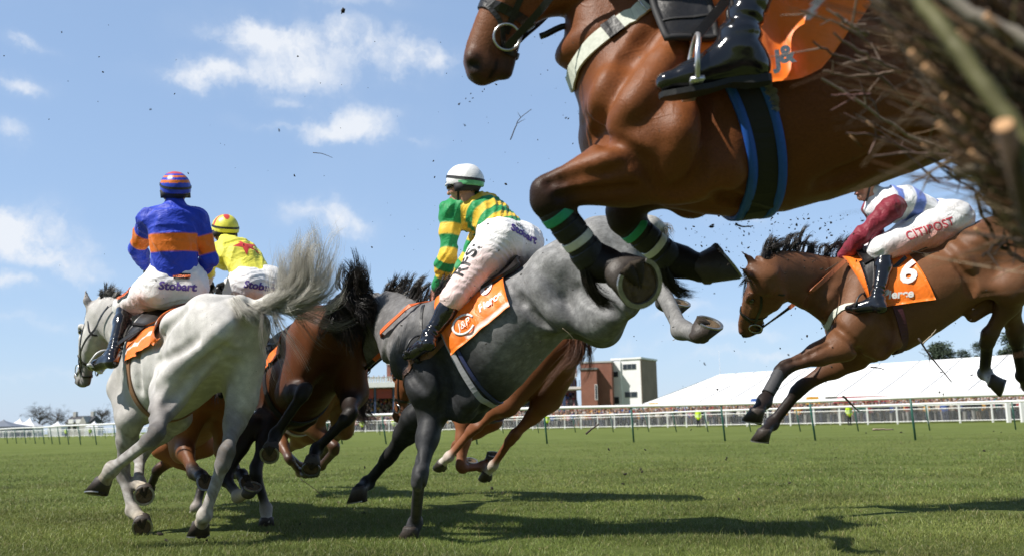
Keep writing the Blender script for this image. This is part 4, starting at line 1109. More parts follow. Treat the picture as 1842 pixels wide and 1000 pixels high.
def rider(key, label, Hh, sp, silks_col, helm_col, glove=None, breech_col=None, h=.008, seed=1, face=None, silks_rough=.56, name='person'):
    R = Horse(); R.key = key
    pel = P(*sp['pel'])
    def dd(nm, p0, L):
        v = sp[nm]
        if isinstance(v, str):                                         # 'mirror': the same joint of the other leg, reflected through the horse
            q = J['L'][{'kn': 'kn', 'an': 'an', 'to': 'to', 'el': 'el', 'wr': 'wr'}[nm[:2]]]
            return q - 2 * Hh.l * np.dot(q - Hh.o, Hh.l)
        if len(v) == 4: return against(Hh, v[0], v[1], v[3], p0, L)
        if abs(v[2]) != 1: return P(*v)
        return reach(p0, v[0], v[1], L, v[2], key + ' ' + nm)
    ch = dd('chest', pel, .40)
    up = nrm(ch - pel)
    lat = nrm(sp['lat']); lat = nrm(lat - up * np.dot(lat, up))      # towards the rider's left
    fwd = nrm(np.cross(lat, up))
    R.lat, R.up, R.fwd, R.pel, R.ch = lat, up, fwd, pel, ch
    hd = dd('head', ch, .27)
    look = nrm(sp['look']); hu = nrm(sp.get('headup', (0, 0, 1))); look = nrm(look - hu * np.dot(look, hu)); hlat = np.cross(hu, look)
    J = {}
    for s, q in ((1, 'L'), (-1, 'R')):
        sh = ch + lat * s * .160 + up * .015 + fwd * sp.get('shf', .02)
        el = dd('el' + q, sh, .285); wr = dd('wr' + q, el, .245)
        hp = pel + lat * s * .095 - up * .02
        kn = dd('kn' + q, hp, .42); an = dd('an' + q, kn, .40); to = dd('to' + q, an, .20)
        J[q] = dict(sh=sh, el=el, wr=wr, hip=hp, kn=kn, an=an, to=to)
    R.J = J; R.hd = hd
    R.root = empty(name, [pel[0], pel[1], pel[2] - .12], label, 'person')
    waist = lerp(pel, ch, .42) - fwd * sp.get('hunch', .03)
    tors = [pel - up * .09, pel, waist, lerp(pel, ch, .75) - fwd * sp.get('hunch', .03), ch, ch + up * .075]
    def torso(D, off=0, lo=0, col='torso', hem=0):
        A = np.array([.135, .165, .138, .152, .168, .10]) + off; B = np.array([.085, .118, .095, .108, .108, .06]) + off
        pts = list(tors[lo:])
        A = list(A[lo:]); B = list(B[lo:])
        if hem:
            t = sp.get('hem', .16); pts = [lerp(tors[1], tors[2], t)] + list(tors[2:]); A = [.150 + off] + A[(2 - lo):]; B = [.112 + off] + B[(2 - lo):]
        D.sw(pts, lat, A, B, n=13, col=col, k=.03, cap=.25 if hem else .8)
    def arm(D, q, off=0, col='arm', end=1.0):
        j = J[q]; w = lerp(j['el'], j['wr'], end)
        D.rc(ch + lat * (.10 if q == 'L' else -.10) + up * .02, j['sh'], .062 + off, .058 + off, 'torso' if col != 'arm' else col, .05)
        D.rc(j['sh'], lerp(j['sh'], j['el'], .45), .056 + off, .048 + off, col + q, .04)
        D.rc(lerp(j['sh'], j['el'], .45), j['el'], .048 + off, .038 + off, col + q, .03)
        D.rc(j['el'], lerp(j['el'], j['wr'], .35), .040 + off, .040 + off, col + q, .03)
        D.rc(lerp(j['el'], j['wr'], .35), w, .040 + off, .027 + off, col + q, .03)
    def head(D, off=0):
        q = lambda a, b, c: hd + look * a + hlat * b + hu * c
        D.rc(lerp(ch, hd, .25) + up * .04, hd - hu * .08 - look * .02, .058 + off, .052 + off, 'neck', .03)
        D.rc(q(-.025, 0, .035), q(.02, 0, .03), .083 + off, .078 + off, 'face', .03)
        D.rc(q(.025, 0, -.035), q(.045, 0, -.085), .062, .036, 'face', .04)
        D.rc(q(.05, 0, -.098), q(.062, 0, -.10), .022, .018, 'face', .025)
        D.rc(q(.085, 0, .012), q(.108, 0, -.034), .010, .014, 'face', .014)
        D.rc(q(.075, .03, .028), q(.08, -.03, .028), .014, .014, 'face', .02)
        for s in (1, -1):
            D.rc(q(.083, .032 * s, .008), q(.09, .032 * s, .006), .012, .011, 'eye', .012, neg=True)
            D.rc(q(.066, .040 * s, -.025), q(.05, .052 * s, -.03), .018, .018, 'face', .03)
            D.rc(q(-.005, .078 * s, .01), q(-.01, .082 * s, -.02), .020, .013, 'face', .012, flat=(hlat, .5))
        D.rc(q(.088, .018, -.064), q(.088, -.018, -.064), .009, .009, 'lip', .012)
        D.rc(q(.099, .022, -.062), q(.099, -.022, -.062), .0035, .0035, 'lip', .008, neg=True)
    def leg(D, q, off=0, lo=0, hi=3, col='leg', kend=1.0):
        j = J[q]
        if lo == 0:
            D.rc(j['hip'] - fwd * .035 - up * .02, lerp(j['hip'], j['kn'], .3), .105 + off, .088 + off, col + q, .06)
            D.rc(j['hip'] + up * .04, lerp(j['hip'], j['kn'], .35), .098 + off, .085 + off, col + q, .06)
            D.rc(lerp(j['hip'], j['kn'], .3), lerp(j['hip'], j['kn'], kend), .088 + off, .057 + off, col + q, .05)
        if hi > 1:
            ax = nrm(j['an'] - j['kn']); kb = nrm(j['hip'] - j['kn']); bk = nrm(kb - ax * np.dot(kb, ax))
            a = lerp(j['kn'], j['an'], 0.02 if lo == 0 else .05)
            D.rc(a, lerp(j['kn'], j['an'], .35) + bk * .012, .054 + off, .053 + off, col + q, .03)
            D.rc(lerp(j['kn'], j['an'], .35) + bk * .012, lerp(j['kn'], j['an'], .92), .053 + off, .036 + off, col + q, .03)
            ft = nrm(j['to'] - j['an']); sl = nrm(-ax * 1.0 - ft * np.dot(-ax, ft)) if True else None
            dn = nrm(ax - ft * np.dot(ax, ft))
            hl = j['an'] + dn * .055 - ft * .035
            D.rc(j['an'] + ax * -.02, hl, .037 + off, .036 + off, col + q, .03)
            side = nrm(np.cross(ft, dn))
            ball_ = j['an'] + ft * .125 + dn * .062; tip = j['an'] + ft * .185 + dn * .066
            D.rc(j['an'] + dn * .012, ball_, .040 + off, .030 + off, col + q, .03, flat=(side, 1.0))
            D.rc(hl, ball_, .032 + off * .5, .030 + off * .5, col + q, .025)
            D.rc(ball_, tip, .032 + off * .5, .027 + off * .5, col + q, .02, flat=(dn, .85))
    # skin: one continuous body
    D = Field(); R.D = D
    torso(D); head(D)
    for q in 'LR':
        arm(D, q); leg(D, q)
        j = J[q]; fw = nrm(j['wr'] - j['el']); sgn = 1 if q == 'L' else -1
        inn = -lat * sgn
        fw = nrm(fw + sp.get('hand_fw', np.zeros(3)))
        pn = nrm(inn * .6 - hu * .55 - fw * np.dot(inn * .6 - hu * .55, fw)); sd = np.cross(pn, fw) * (1 if np.dot(np.cross(pn, fw), hu) > 0 else -1)
        J[q]['grip'] = j['wr'] + fw * .07 + pn * .03
        hand_prims(D, j['wr'] + fw * .012, fw, pn, sd)
        J[q]['hand'] = (j['wr'] + fw * .012, fw, pn, sd)
    sk = face or dict(face=(.52, .27, .19), neck=(.50, .26, .18), torso=(.5, .27, .2), hand=(.58, .28, .21), lip=(.42, .17, .14))
    V, Q = D.mesh(max(h * .8, .0055), 1)
    colr = D.color(V, lambda c: sk.get(c, sk['torso']), .008)
    R.body = part('body', V, Q, cloth_mat('skin', .48, .05, .0006, 60., .4), R.root, True, colr)
    # silks
    D = Field(); R.silks = D
    torso(D, sp.get('loose', .024), 1, hem=1)
    for q in 'LR': arm(D, q, .016, end=.93)
    D.rc(ch + up * .05, lerp(ch, hd, .50) + up * .02 - look * .01, .10, .064, 'torso', .05)
    D.disp = folds((7, 15, 27), .021, seed)
    V, Q = D.mesh(h, 1)
    segs = [('torso', pel, ch + up * .1)] + [(a + q, J[q][b], J[q][c]) for q in 'LR' for a, b, c in (('up', 'sh', 'el'), ('fo', 'el', 'wr'))]
    C = silks_col(R, V, D)
    part('silks', V, Q, cloth_mat('racing silks %g' % silks_rough, silks_rough, .12, .0034, 8., .3), R.root, True, C)
    # breeches
    D = Field(); R.breech = D
    D.sw([pel - up * .10, pel - up * .02, pel + up * .06, lerp(pel, ch, .36) - fwd * .01], lat, [.135, .172, .165, .150], [.095, .126, .118, .108], n=7, col='hips', k=.04, cap=.6)
    for q in 'LR': leg(D, q, sp.get('baggy', .022), 0, 1, 'leg', kend=1.04)
    D.disp = folds((8, 18, 32), .014, seed + 5)
    V, Q = D.mesh(h, 1)
    C = np.tile(np.array([[.80, .79, .79]]), (len(V), 1)) if breech_col is None else breech_col(R, V, D)
    R.breech_ob = part('breeches', V, Q, cloth_mat('white breeches', .62, .1, .0026, 10., .3), R.root, True, C)
    # boots
    for q in 'LR':
        D = Field(); leg(D, q, .008, 1, 3, 'boot'); R.__dict__['boot' + q] = D
        D.cut(lerp(J[q]['kn'], J[q]['an'], .10), nrm(J[q]['kn'] - J[q]['an']))
        def creases(X, j=J[q]):
            v = (j['an'] - j['kn']).astype(np.float32); L_ = float(np.linalg.norm(v)); t_ = ((X - j['kn'].astype(np.float32)) @ v) / (L_ * L_)
            w_ = np.exp(-((t_ - .86) / .13) ** 2); u_ = X @ np.array([31., 17., 23.], np.float32)
            return (.0045 * w_ * np.sin(t_ * L_ * 150 + 1.5 * np.sin(u_)) + .0015 * np.sin(u_ * 1.7 + t_ * 20)).astype(np.float32)
        D.disp = creases
        V, Q = D.mesh(h * .9, 1)
        part('boot', V, Q, BOOT(), R.root, True)
        if sp.get('soles'):
            j = J[q]; ax = nrm(j['an'] - j['kn']); ft = nrm(j['to'] - j['an']); dn = nrm(ax - ft * np.dot(ax, ft)); sd_ = nrm(np.cross(ft, dn)); out = []
            for t_, w_, h_ in ((-.072, .020, .0), (-.06, .031, 0), (-.02, .034, 0), (.03, .028, -.004), (.08, .034, .004), (.13, .043, .008), (.175, .037, .008), (.205, .022, .006), (.212, .008, .006)):
                c_ = j['an'] + ft * t_ + dn * (.098 + h_); k_ = .014 if t_ > .02 else .020
                out += [c_ - sd_ * w_ - dn * .012, c_ + sd_ * w_ - dn * .012, c_ + sd_ * w_ + dn * (k_ - .012), c_ - sd_ * w_ + dn * (k_ - .012)]
            Fs_ = [(a * 4 + k, a * 4 + (k + 1) % 4, (a + 1) * 4 + (k + 1) % 4, (a + 1) * 4 + k) for a in range(8) for k in range(4)] + [(3, 2, 1, 0), (32, 33, 34, 35)]
            part('boot_sole', out, Fs_, plain('boot sole rubber', (.012, .012, .012), .6, nscale=60, bumpd=.002), R.root, False)
        if glove:
            D = Field(); hw = J[q]['hand']; hand_prims(D, hw[0], hw[1], hw[2], hw[3], 1.0); D.off = .003
            D.rc(hw[0] - hw[1] * .05, hw[0], .030, .026, 'hand', .015)
            V, Q = D.mesh(.0045, 1); part('glove', V, Q, glove, R.root, True)
    # helmet
    D = Field(); q = lambda a, b, c: hd + look * a + hlat * b + hu * c
    D.rc(q(-.028, 0, .042), q(.012, 0, .046), .104, .098, 'h', .03, flat=(hlat, .90)); D.rc(q(-.03, 0, .015), q(.0, 0, .02), .098, .098, 'h', .04, flat=(hlat, .92))
    D.cut(q(0, 0, .002), -hu + look * .10)
    D.rc(q(.085, .04, .022), q(.085, -.04, .022), .018, .018, 'h', .012, flat=(hu, .35)); D.rc(q(.10, .03, .020), q(.135, 0, .010), .016, .012, 'h', .012, flat=(hu, .35)); D.rc(q(.10, -.03, .020), q(.135, 0, .010), .016, .012, 'h', .012, flat=(hu, .35))
    D.disp = folds((20, 34), .004, seed + 9)
    R.helm = D; R.hq = q
    V, Q = D.mesh(h * .75, 1)
    loc = (V - hd); L3 = np.stack([loc @ look, loc @ hlat, loc @ hu], 1)
    part('helmet', V, Q, cloth_mat('helmet silk', .40, .05, .0012, 9., .5), R.root, True, helm_col(L3))
    # goggles and strap, chin strap
    an = np.linspace(0, 2 * math.pi, 40)
    pts = np.array([q(.30 * math.cos(a) - .0, .30 * math.sin(a), .060 + .045 * math.cos(a)) for a in an]); tg = np.array([q(0, 0, .045 + .01 * math.cos(a)) for a in an])
    X = D.onto(pts, tg, .002); N = D.grad(X); m = MB(); m.ribbon(X, N, .016, .003); gs = m.build('goggle_strap', plain('goggle strap', (.02, .02, .022), .5, nscale=200), R.root)
    an = np.linspace(-1.15, 1.15, 16)
    pts = np.array([q(.35 * math.cos(a), .35 * math.sin(a), .012) for a in an]); tg = np.array([q(0, 0, .012) for a in an])
    B = R.D
    X = B.onto(pts, tg, .008); N = B.grad(X); m = MB(); m.ribbon(X, N, .046, .012); m.build('goggles', plain('goggle lens', (.01, .01, .012), .08, spec=.8), R.root, True)
    for s in (1, -1):
        pts = catmull([q(-.03, .2 * s, .03), q(.0, .2 * s, -.06), q(.03, .12 * s, -.15), q(.06, .0, -.2)], 14); tg = np.repeat((q(.01, 0, -.03))[None], 14, 0)
        X = B.onto(pts, tg, .003); N = B.grad(X); m = MB(); m.ribbon(X, N, .014, .003); m.build('chin_strap', LEATHER(), R.root)
    # dark padding below the helmet at the nape
    an = np.linspace(1.35, 2 * math.pi - 1.35, 18)
    pts = np.array([q(.3 * math.cos(a), .3 * math.sin(a), -.016) for a in an]); tg = np.array([q(0, 0, -.012) for a in an])
    X = B.onto(pts, tg, .010); N = B.grad(X); m = MB(); m.ribbon(X, N, .055, .016); m.build('helmet_harness', plain('dark padding', (.015, .015, .017), .7), R.root, True)
    return R

def seg_t(X, a, b):
    v = b - a; return ((X - a) @ v) / float(v @ v)
def nearest_limb(R, X):
    """0 torso, 1 left arm, 2 right arm, with the place along the limb (0 shoulder .. 2 wrist)"""
    d = []; ts = []
    def sd(a, b):
        v = b - a; t = np.clip(((X - a) @ v) / float(v @ v), 0, 1); return np.linalg.norm(X - a - t[:, None] * v, axis=1), t
    d0, t0 = sd(R.pel, R.ch + R.up * .03); d0 = d0 - .125
    out = [d0]; tt = [t0]
    for q in 'LR':
        j = R.J[q]; da, ta = sd(j['sh'], j['el']); db, tb = sd(j['el'], j['wr'])
        out.append(np.minimum(da - .05, db - .04)); tt.append(np.where(da - .05 < db - .04, ta, 1 + tb))
    out = np.array(out); k = out.argmin(0)
    return k, np.array(tt)[k, np.arange(len(X))]

def lettering(text, size, org, xd, yd, nd, D, mat, parent, off=.002, name='lettering', reach_=.12, spacing=1.0, bold=0.0, align='CENTER', shear=0.0):
    cu = bpy.data.curves.new('txt', 'FONT'); cu.body = text; cu.size = size; cu.align_x = align; cu.align_y = 'CENTER'; cu.space_character = spacing; cu.offset = bold; cu.resolution_u = 3; cu.shear = shear
    ob = bpy.data.objects.new('txt', cu); COL.objects.link(ob)
    dg = bpy.context.evaluated_depsgraph_get(); me = ob.evaluated_get(dg).to_mesh()
    import bmesh
    bm = bmesh.new(); bm.from_mesh(me)
    for _ in range(3):
        lim = size * .12
        es = [e for e in bm.edges if e.calc_length() > lim]
        if not es: break
        bmesh.ops.subdivide_edges(bm, edges=es, cuts=1); bmesh.ops.triangulate(bm, faces=bm.faces[:])
    V2 = np.array([v.co[:] for v in bm.verts]); bm.verts.ensure_lookup_table(); bm.verts.index_update(); Fs = [tuple(v.index for v in f.verts) for f in bm.faces]
    bm.free(); COL.objects.unlink(ob); bpy.data.objects.remove(ob); bpy.data.curves.remove(cu)
    xd, yd, nd = np.asarray(xd), np.asarray(yd), nrm(nd)
    W = org + V2[:, :1] * xd + V2[:, 1:2] * yd + nd * reach_
    X = D.onto(W, W - nd * reach_ * 2.4, off)
    return part(name, X, Fs, mat, parent, False)
def patch_rect(w, hh, org, xd, yd, nd, D, mat, parent, off=.0015, name='patch', reach_=.12, n=8):
    g = np.array([org + xd * w * (i / n - .5) + yd * hh * (j / n - .5) + nrm(nd) * reach_ for i in range(n + 1) for j in range(n + 1)])
    X = D.onto(g, g - nrm(nd) * reach_ * 2.4, off)
    return sheet(name, X, n + 1, n + 1, .0015, mat, parent, D, N=np.repeat(nrm(nd)[None], len(X), 0))
W3 = lambda *c: np.array(c, float)
BLUE, ORANGE, GREEN, GOLD, YEL, RED = W3(.012, .045, .50), W3(.72, .17, .010), W3(.014, .27, .080), W3(.83, .53, .045), W3(.78, .74, .085), W3(.60, .055, .05)
def mixm(C, m, c):
    w = np.asarray(m, float)[:, None]; C[:] = C * (1 - w) + np.asarray(c) * w; return C
def band(h, a, b, w=.018): return np.clip((h - a) / w + .5, 0, 1) * np.clip((b - h) / w + .5, 0, 1)
R_ = {}
def dT(k, x, y, z): return depth(H_[k].T(x, y, z))
def silks_A(R, V, D):
    k, t = nearest_limb(R, V); C = np.tile(BLUE, (len(V), 1))
    h = seg_t(V, R.pel, R.ch)
    mixm(C, (k == 0) * band(h, .50, .78), ORANGE)
    mixm(C, (k > 0) * band(t, .42, .86, .03), ORANGE)
    return C
def helm_A(L):
    C = np.tile(BLUE, (len(L), 1)); z = L[:, 2]
    mixm(C, ((z > .066) & (z < .086)) | ((z > .104) & (z < .118)), ORANGE); mixm(C, (z > .130), W3(.55, .08, .10)); return C
def breech_pink(R, V, D, f0=.25, mud=.5):
    # red dye and mud rubbed into the seat and the inside of the thigh
    C = np.tile(W3(.80, .79, .79), (len(V), 1))
    for q in 'LR':
        j = R.J[q]; t = seg_t(V, j['hip'], j['kn']); u = nrm(j['kn'] - j['hip'])
        dn = np.array([0, 0, -1.0]); dn = nrm(dn - u * np.dot(dn, u)); s = (V - j['hip']) @ dn
        w = sstep(-.01, .10, s) * sstep(-.1, .2, t) * sstep(1.0, .85, t) * mud
        C = C * (1 - w[:, None]) + W3(.80, .22, .14) * w[:, None]
    return C
if want('A') and 'A' in H_:
    d = dT('A', .12, 0, .45)
    hA = H_['A']
    R_['A'] = rider('A', 'jockey in royal blue silks with a broad orange band, sitting on the light grey', hA,
        dict(pel=(316, 512, d), chest=(312, 398, d + .02), head=(315, 346, d + .07), lat=CV(-1, .07, .28), look=CV(-.55, -.12, -.8), headup=CV(.0, 1, .1), hunch=.035,
             elL=(247, 447, 1), wrL=(262, 478, 1), elR=(377, 466, 1), wrR=(345, 500, 1),
             knL=(226, 551, 'on', .075), anL=(203, 640, 'on', .085), toL=(172, 645, 1), knR='mirror', anR='mirror', toR='mirror', hem=.16, loose=.016),
        silks_A, helm_A, glove=LEATHER(), breech_col=lambda R, V, D: breech_pink(R, V, D, mud=.35), seed=3)
def silks_E(R, V, D):
    C = np.tile(YEL, (len(V), 1)); k, t = nearest_limb(R, V)
    mixm(C, (k > 0) & (t > 1.35), W3(.8, .79, .78)); return C
def helm_E(L):
    C = np.tile(YEL, (len(L), 1)); r = np.hypot(L[:, 0] + .01, L[:, 1]); a = np.arctan2(L[:, 1], L[:, 0] + .01)
    mixm(C, (L[:, 2] > .05) & (r < .095 * np.abs(np.sin(a * 2.5 + .6)) + .012), RED); return C
if want('E') and 'E' in H_:
    d = dT('E', .05, 0, .45)
    R_['E'] = rider('E', 'jockey in yellow silks with a red star on the back, leaning forward', H_['E'],
        dict(pel=(460, 512, d), chest=(416, 456, 1), head=(404, 418, d + .40), lat=CV(-.86, .2, .45), look=CV(-.62, -.05, -.75), headup=CV(0, 1, .0), hunch=.05,
             elL=(372, 478, -1), wrL=(372, 508, 1), elR=(450, 480, 1), wrR=(410, 510, 1),
             knL=(405, 565, 'on', .07), anL=(410, 640, 'on', .08), toL=(390, 650, 1), knR='mirror', anR='mirror', toR='mirror', hem=.05),
        silks_E, helm_E, glove=LEATHER(), seed=11)
def silks_B(R, V, D):
    k, t = nearest_limb(R, V); C = np.tile(GREEN, (len(V), 1))
    h = seg_t(V, R.pel, R.ch)
    for a, b in ((.16, .29), (.43, .57), (.71, .85), (.99, 1.12)): mixm(C, (k == 0) * band(h, a, b), GOLD)
    for a, b in ((.30, .58), (.88, 1.14), (1.40, 1.64)): mixm(C, (k > 0) * band(t, a, b, .03), GOLD)
    return C
def helm_B(L):
    C = np.tile(W3(.80, .80, .80), (len(L), 1)); mixm(C, (L[:, 2] < .028) & (L[:, 0] < -.01), GREEN * 1.3 + .12); return C
if want('B') and 'B' in H_:
    d = dT('B', .10, 0, .45)
    R_['B'] = rider('B', 'jockey in green and gold hooped silks with a white helmet', H_['B'],
        dict(pel=(914, 436, d), chest=(848, 384, 1), head=(834, 336, d + .12), lat=CV(-.42, -.08, .9), look=CV(-.85, -.35, -.35), headup=CV(-.05, 1, -.05), hunch=.06, shf=.03,
             elL=(806, 458, -1), wrL=(787, 518, 1), elR=(842, 468, 1), wrR=(798, 516, 1), hand_fw=CV(-.3, -.5, 0),
             knL=(817, 534, 'on', .065), anL=(770, 608, 'on', .07), toL=(736, 626, 1), knR='mirror', anR='mirror', toR='mirror', hem=.15),
        silks_B, helm_B, breech_col=lambda R, V, D: breech_pink(R, V, D, mud=.32), h=.0075, seed=21)
def silks_C(R, V, D):
    k, t = nearest_limb(R, V); C = np.tile(W3(.78, .78, .80), (len(V), 1)); MAR = W3(.22, .018, .035)
    h = seg_t(V, R.pel, R.ch)
    for a, b in ((.10, .28), (.50, .68), (.88, 1.0)): mixm(C, (k == 0) * band(h, a, b), W3(.13, .20, .55))
    mixm(C, k > 0, MAR); return C
if want('C') and 'C' in H_:
    d = dT('C', .10, 0, .45)
    R_['C'] = rider('C', 'jockey in blue and white hoops with maroon sleeves, crouched over horse 6', H_['C'],
        dict(pel=(1692, 400, d), chest=(1592, 370, d - .02), head=(1556, 329, d - .02), lat=CV(-.08, -.06, 1), look=CV(-.93, -.3, .1), headup=CV(-.25, 1, 0), hunch=.055, shf=.03,
             elL=(1550, 424, -1), wrL=(1514, 464, 1), elR=(1580, 430, 1), wrR=(1522, 466, 1),
             knL=(1590, 446, 'on', .07), anL=(1577, 540, 'on', .075), toL=(1526, 540, 1), knR='mirror', anR='mirror', toR='mirror', hem=.15, baggy=.040),
        silks_C, lambda L: np.tile(W3(.22, .018, .035), (len(L), 1)), glove=LEATHER(), breech_col=lambda R, V, D: breech_pink(R, V, D, mud=.6), seed=31)
if want('H') and 'H' in H_:
    R_['H'] = rider('H', 'jockey on the big near bay, only a polished black boot in view', H_['H'],
        dict(pel=(1520, -250, 2.72), chest=(1330, -380, 2.72), head=(1230, -450, 2.72), lat=CV(0, 0, 1), look=CV(-1, -.2, 0), headup=CV(-.2, 1, 0), hunch=.05,
             elL=(1220, -240, 2.5), wrL=(1090, -150, 2.6), elR=(1230, -240, 2.95), wrR=(1095, -150, 2.85),
             knL=(1388, -155, 2.42), anL=(1324, 84, 2.40), toL=(1198, 102, 2.40), soles=1, knR='mirror', anR='mirror', toR='mirror', hem=.15),
        lambda R, V, D: np.tile(W3(.5, .5, .5), (len(V), 1)), lambda L: np.tile(W3(.6, .6, .6), (len(L), 1)), glove=LEATHER(), h=.009, seed=41)
# ------------------------------------------------------------------ saddles, cloths, girths, reins, boots, manes and tails
class FlatField:
    """a plain plane to lay print on"""
    def __init__(s, p, n): s.p = p; s.n = n
    def onto(s, X, tgt, off=0.0): return X - np.outer((X - s.p) @ s.n - off, s.n)
def saddle_cloth(H, x0, x1, amax, col=CLOTH_ORANGE, off=.020, stripe=None, flare=0.0, name='saddle_cloth', nx=22, na=48, skew=0.0, amin=None, mat=None, flut=1.0):
    us = np.linspace(0, 1, nx); vs = np.linspace(-1, 1, na); g = []; tg = []; UV = []
    for u in us:
        am = amax(u)
        for v in vs:
            an = am * v; x = x0 + (x1 - x0) * u + skew * abs(an)
            g.append(H.T(x, .62 * math.sin(an), .62 * math.cos(an))); tg.append(H.T(x, 0, 0)); UV.append((u, v))
    UV = np.array(UV)
    X = H.D.onto(np.array(g), np.array(tg), off); G3 = X.reshape(nx, na, 3)
    for _ in range(5):
        Gn = G3.copy(); Gn[1:-1] = (G3[:-2] + 2 * G3[1:-1] + G3[2:]) / 4; G3 = Gn.copy(); Gn[:, 1:-1] = (G3[:, :-2] + 2 * G3[:, 1:-1] + G3[:, 2:]) / 4; G3 = Gn
    X = G3.reshape(-1, 3); X = X + H.D.grad(X) * np.clip(off * .8 - H.D.ev(X), 0, .05)[:, None]; N = H.D.grad(X)
    rip = flut * (.006 * np.sin(UV[:, 0] * 17 + 5 * UV[:, 1]) + .004 * np.sin(31 * UV[:, 0] - 9 * UV[:, 1])) * np.abs(UV[:, 1])
    X = X + N * (rip + flare * np.clip(np.abs(UV[:, 1]) - .45, 0, 1) ** 1.5 * UV[:, 0])[:, None]
    C = np.tile(np.array(col), (len(X), 1))
    if stripe is not None: C = stripe(UV, C)
    H.cloth_pts = X.reshape(nx, na, 3)
    return sheet(name, X, nx, na, .004, mat or cloth_mat('orange saddle cloth', .45, .15, .003, 6., .4), H.root, H.D, N=N, color=C)

def saddle(H, x0=.30, x1=-.16, col=(.014, .012, .012), off=.035, flap=.80):
    m = plain('saddle leather', col, .38, nscale=40, bumpd=.002)
    nx, na = 16, 20; g = []; tg = []; up = []
    for i in range(nx):
        u = i / (nx - 1)
        for j in range(na):
            v = -1 + 2 * j / (na - 1); an = v * .62
            x = x0 + (x1 - x0) * u
            g.append(H.T(x, .62 * math.sin(an), .62 * math.cos(an))); tg.append(H.T(x, 0, 0)); up.append(.035 * (abs(u - .5) * 2) ** 2 * (1 - v * v))
    X = H.D.onto(np.array(g), np.array(tg), off); N = H.D.grad(X); X = X + N * np.array(up)[:, None]
    s = sheet('saddle', X, nx, na, .022, m, H.root, H.D, N=N)
    for sd in (1, -1):
        nx2, na2 = 10, 12; g = []; tg = []
        for i in range(nx2):
            u = i / (nx2 - 1)
            for j in range(na2):
                v = j / (na2 - 1); an = (.5 + v * flap) * sd
                w = 1 - .35 * v ** 3
                x = x0 + .02 + .05 * v + (-.17) * (u * w)
                g.append(H.T(x, .62 * math.sin(an), .62 * math.cos(an))); tg.append(H.T(x, 0, 0))
        X = H.D.onto(np.array(g), np.array(tg), off - .006)
        N = H.D.grad(X); sheet('saddle_flap', X, nx2, na2, .006, m, s, H.D, N=N)
    return s

def stirrup(H, R, q, sad, leather=None, iron=None, top=(.16, .30)):
    """iron round the ball of the foot and the leather up to the saddle"""
    j = R.J[q]; s = 1 if q == 'L' else -1
    ax = nrm(j['an'] - j['kn']); ft = nrm(j['to'] - j['an']); dn = nrm(ax - ft * np.dot(ax, ft)); side = nrm(np.cross(ft, dn))
    c = j['an'] + ft * .125 + dn * .055
    tl = H.D.onto(np.array([H.T(top[0], .62 * s * math.sin(.75), .62 * math.cos(.75))]), np.array([H.T(top[0], 0, 0)]), .045)[0]
    upv = nrm(tl - c); upv = nrm(upv * .5 - dn * .5); sd = nrm(side - upv * np.dot(side, upv))
    r = .058
    arc = [c + dn * .036 + sd * r * .95] + [c + sd * r * math.cos(a) + upv * (.035 + .075 * math.sin(a)) for a in np.linspace(0, math.pi, 15)] + [c + dn * .036 - sd * r * .95]
    m = MB(); m.tube(arc, .0068, 8)
    m.ribbon(np.array([c + dn * .038 + sd * r * w for w in np.linspace(-1, 1, 6)]), dn, .034, .010)
    so = m.build('stirrup', iron or plain('aluminium', (.70, .70, .72), .32, metal=.85), sad, True)
    topc = c + upv * .11
    pts = catmull([topc, lerp(topc, tl, .5) + H.l * s * .012, tl], 10)
    X = pts
    m = MB(); m.ribbon(X, H.l * s, .026, .006); m.build('stirrup_leather', leather or LEATHER(), sad)
    return so

def leg_wrap(H, q, t0, t1, mat, off=.007, name='leg_boot', parent=None, kind='fore', th=None, lobes=0.0):
    sh, el, kn, fe, co = H.joints[q]
    a, b = kn, fe
    N, M = 26, 12; ax = nrm(b - a)
    e1 = nrm(np.cross(ax, [0.3, .9, .2])); e2 = np.cross(ax, e1); g = []; tg = []
    for i in range(M):
        t = t0 + (t1 - t0) * i / (M - 1)
        for k in range(N):
            an = 2 * math.pi * k / N; c = a + (b - a) * t
            g.append(c + .16 * (e1 * math.cos(an) + e2 * math.sin(an))); tg.append(c)
    X = H.D.onto(np.array(g), np.array(tg), off); tg_ = np.array(tg); rr_ = np.linalg.norm(X - tg_, axis=1); X = tg_ + (X - tg_) * (np.minimum(rr_, .035 * H.S + off) / rr_)[:, None]
    if lobes:
        X = X + (np.array(g) - np.array(tg)) / .16 * (lobes * np.sin(np.repeat(np.arange(M), N) * 1.9))[:, None]
    inn = tg_ + (X - tg_) * (1 - .004 / np.linalg.norm(X - tg_, axis=1))[:, None]
    V = np.vstack([X, inn]); Fs = []; n = N * M
    for i in range(M - 1):
        for k in range(N):
            k2 = (k + 1) % N; Fs.append((i * N + k, i * N + k2, (i + 1) * N + k2, (i + 1) * N + k))
    for k in range(N):
        k2 = (k + 1) % N; Fs.append((n + k, n + k2, k2, k)); o = (M - 1) * N; Fs.append((o + k, o + k2, n + o + k2, n + o + k))
    return part(name, V, Fs, mat, parent or H.root, True)

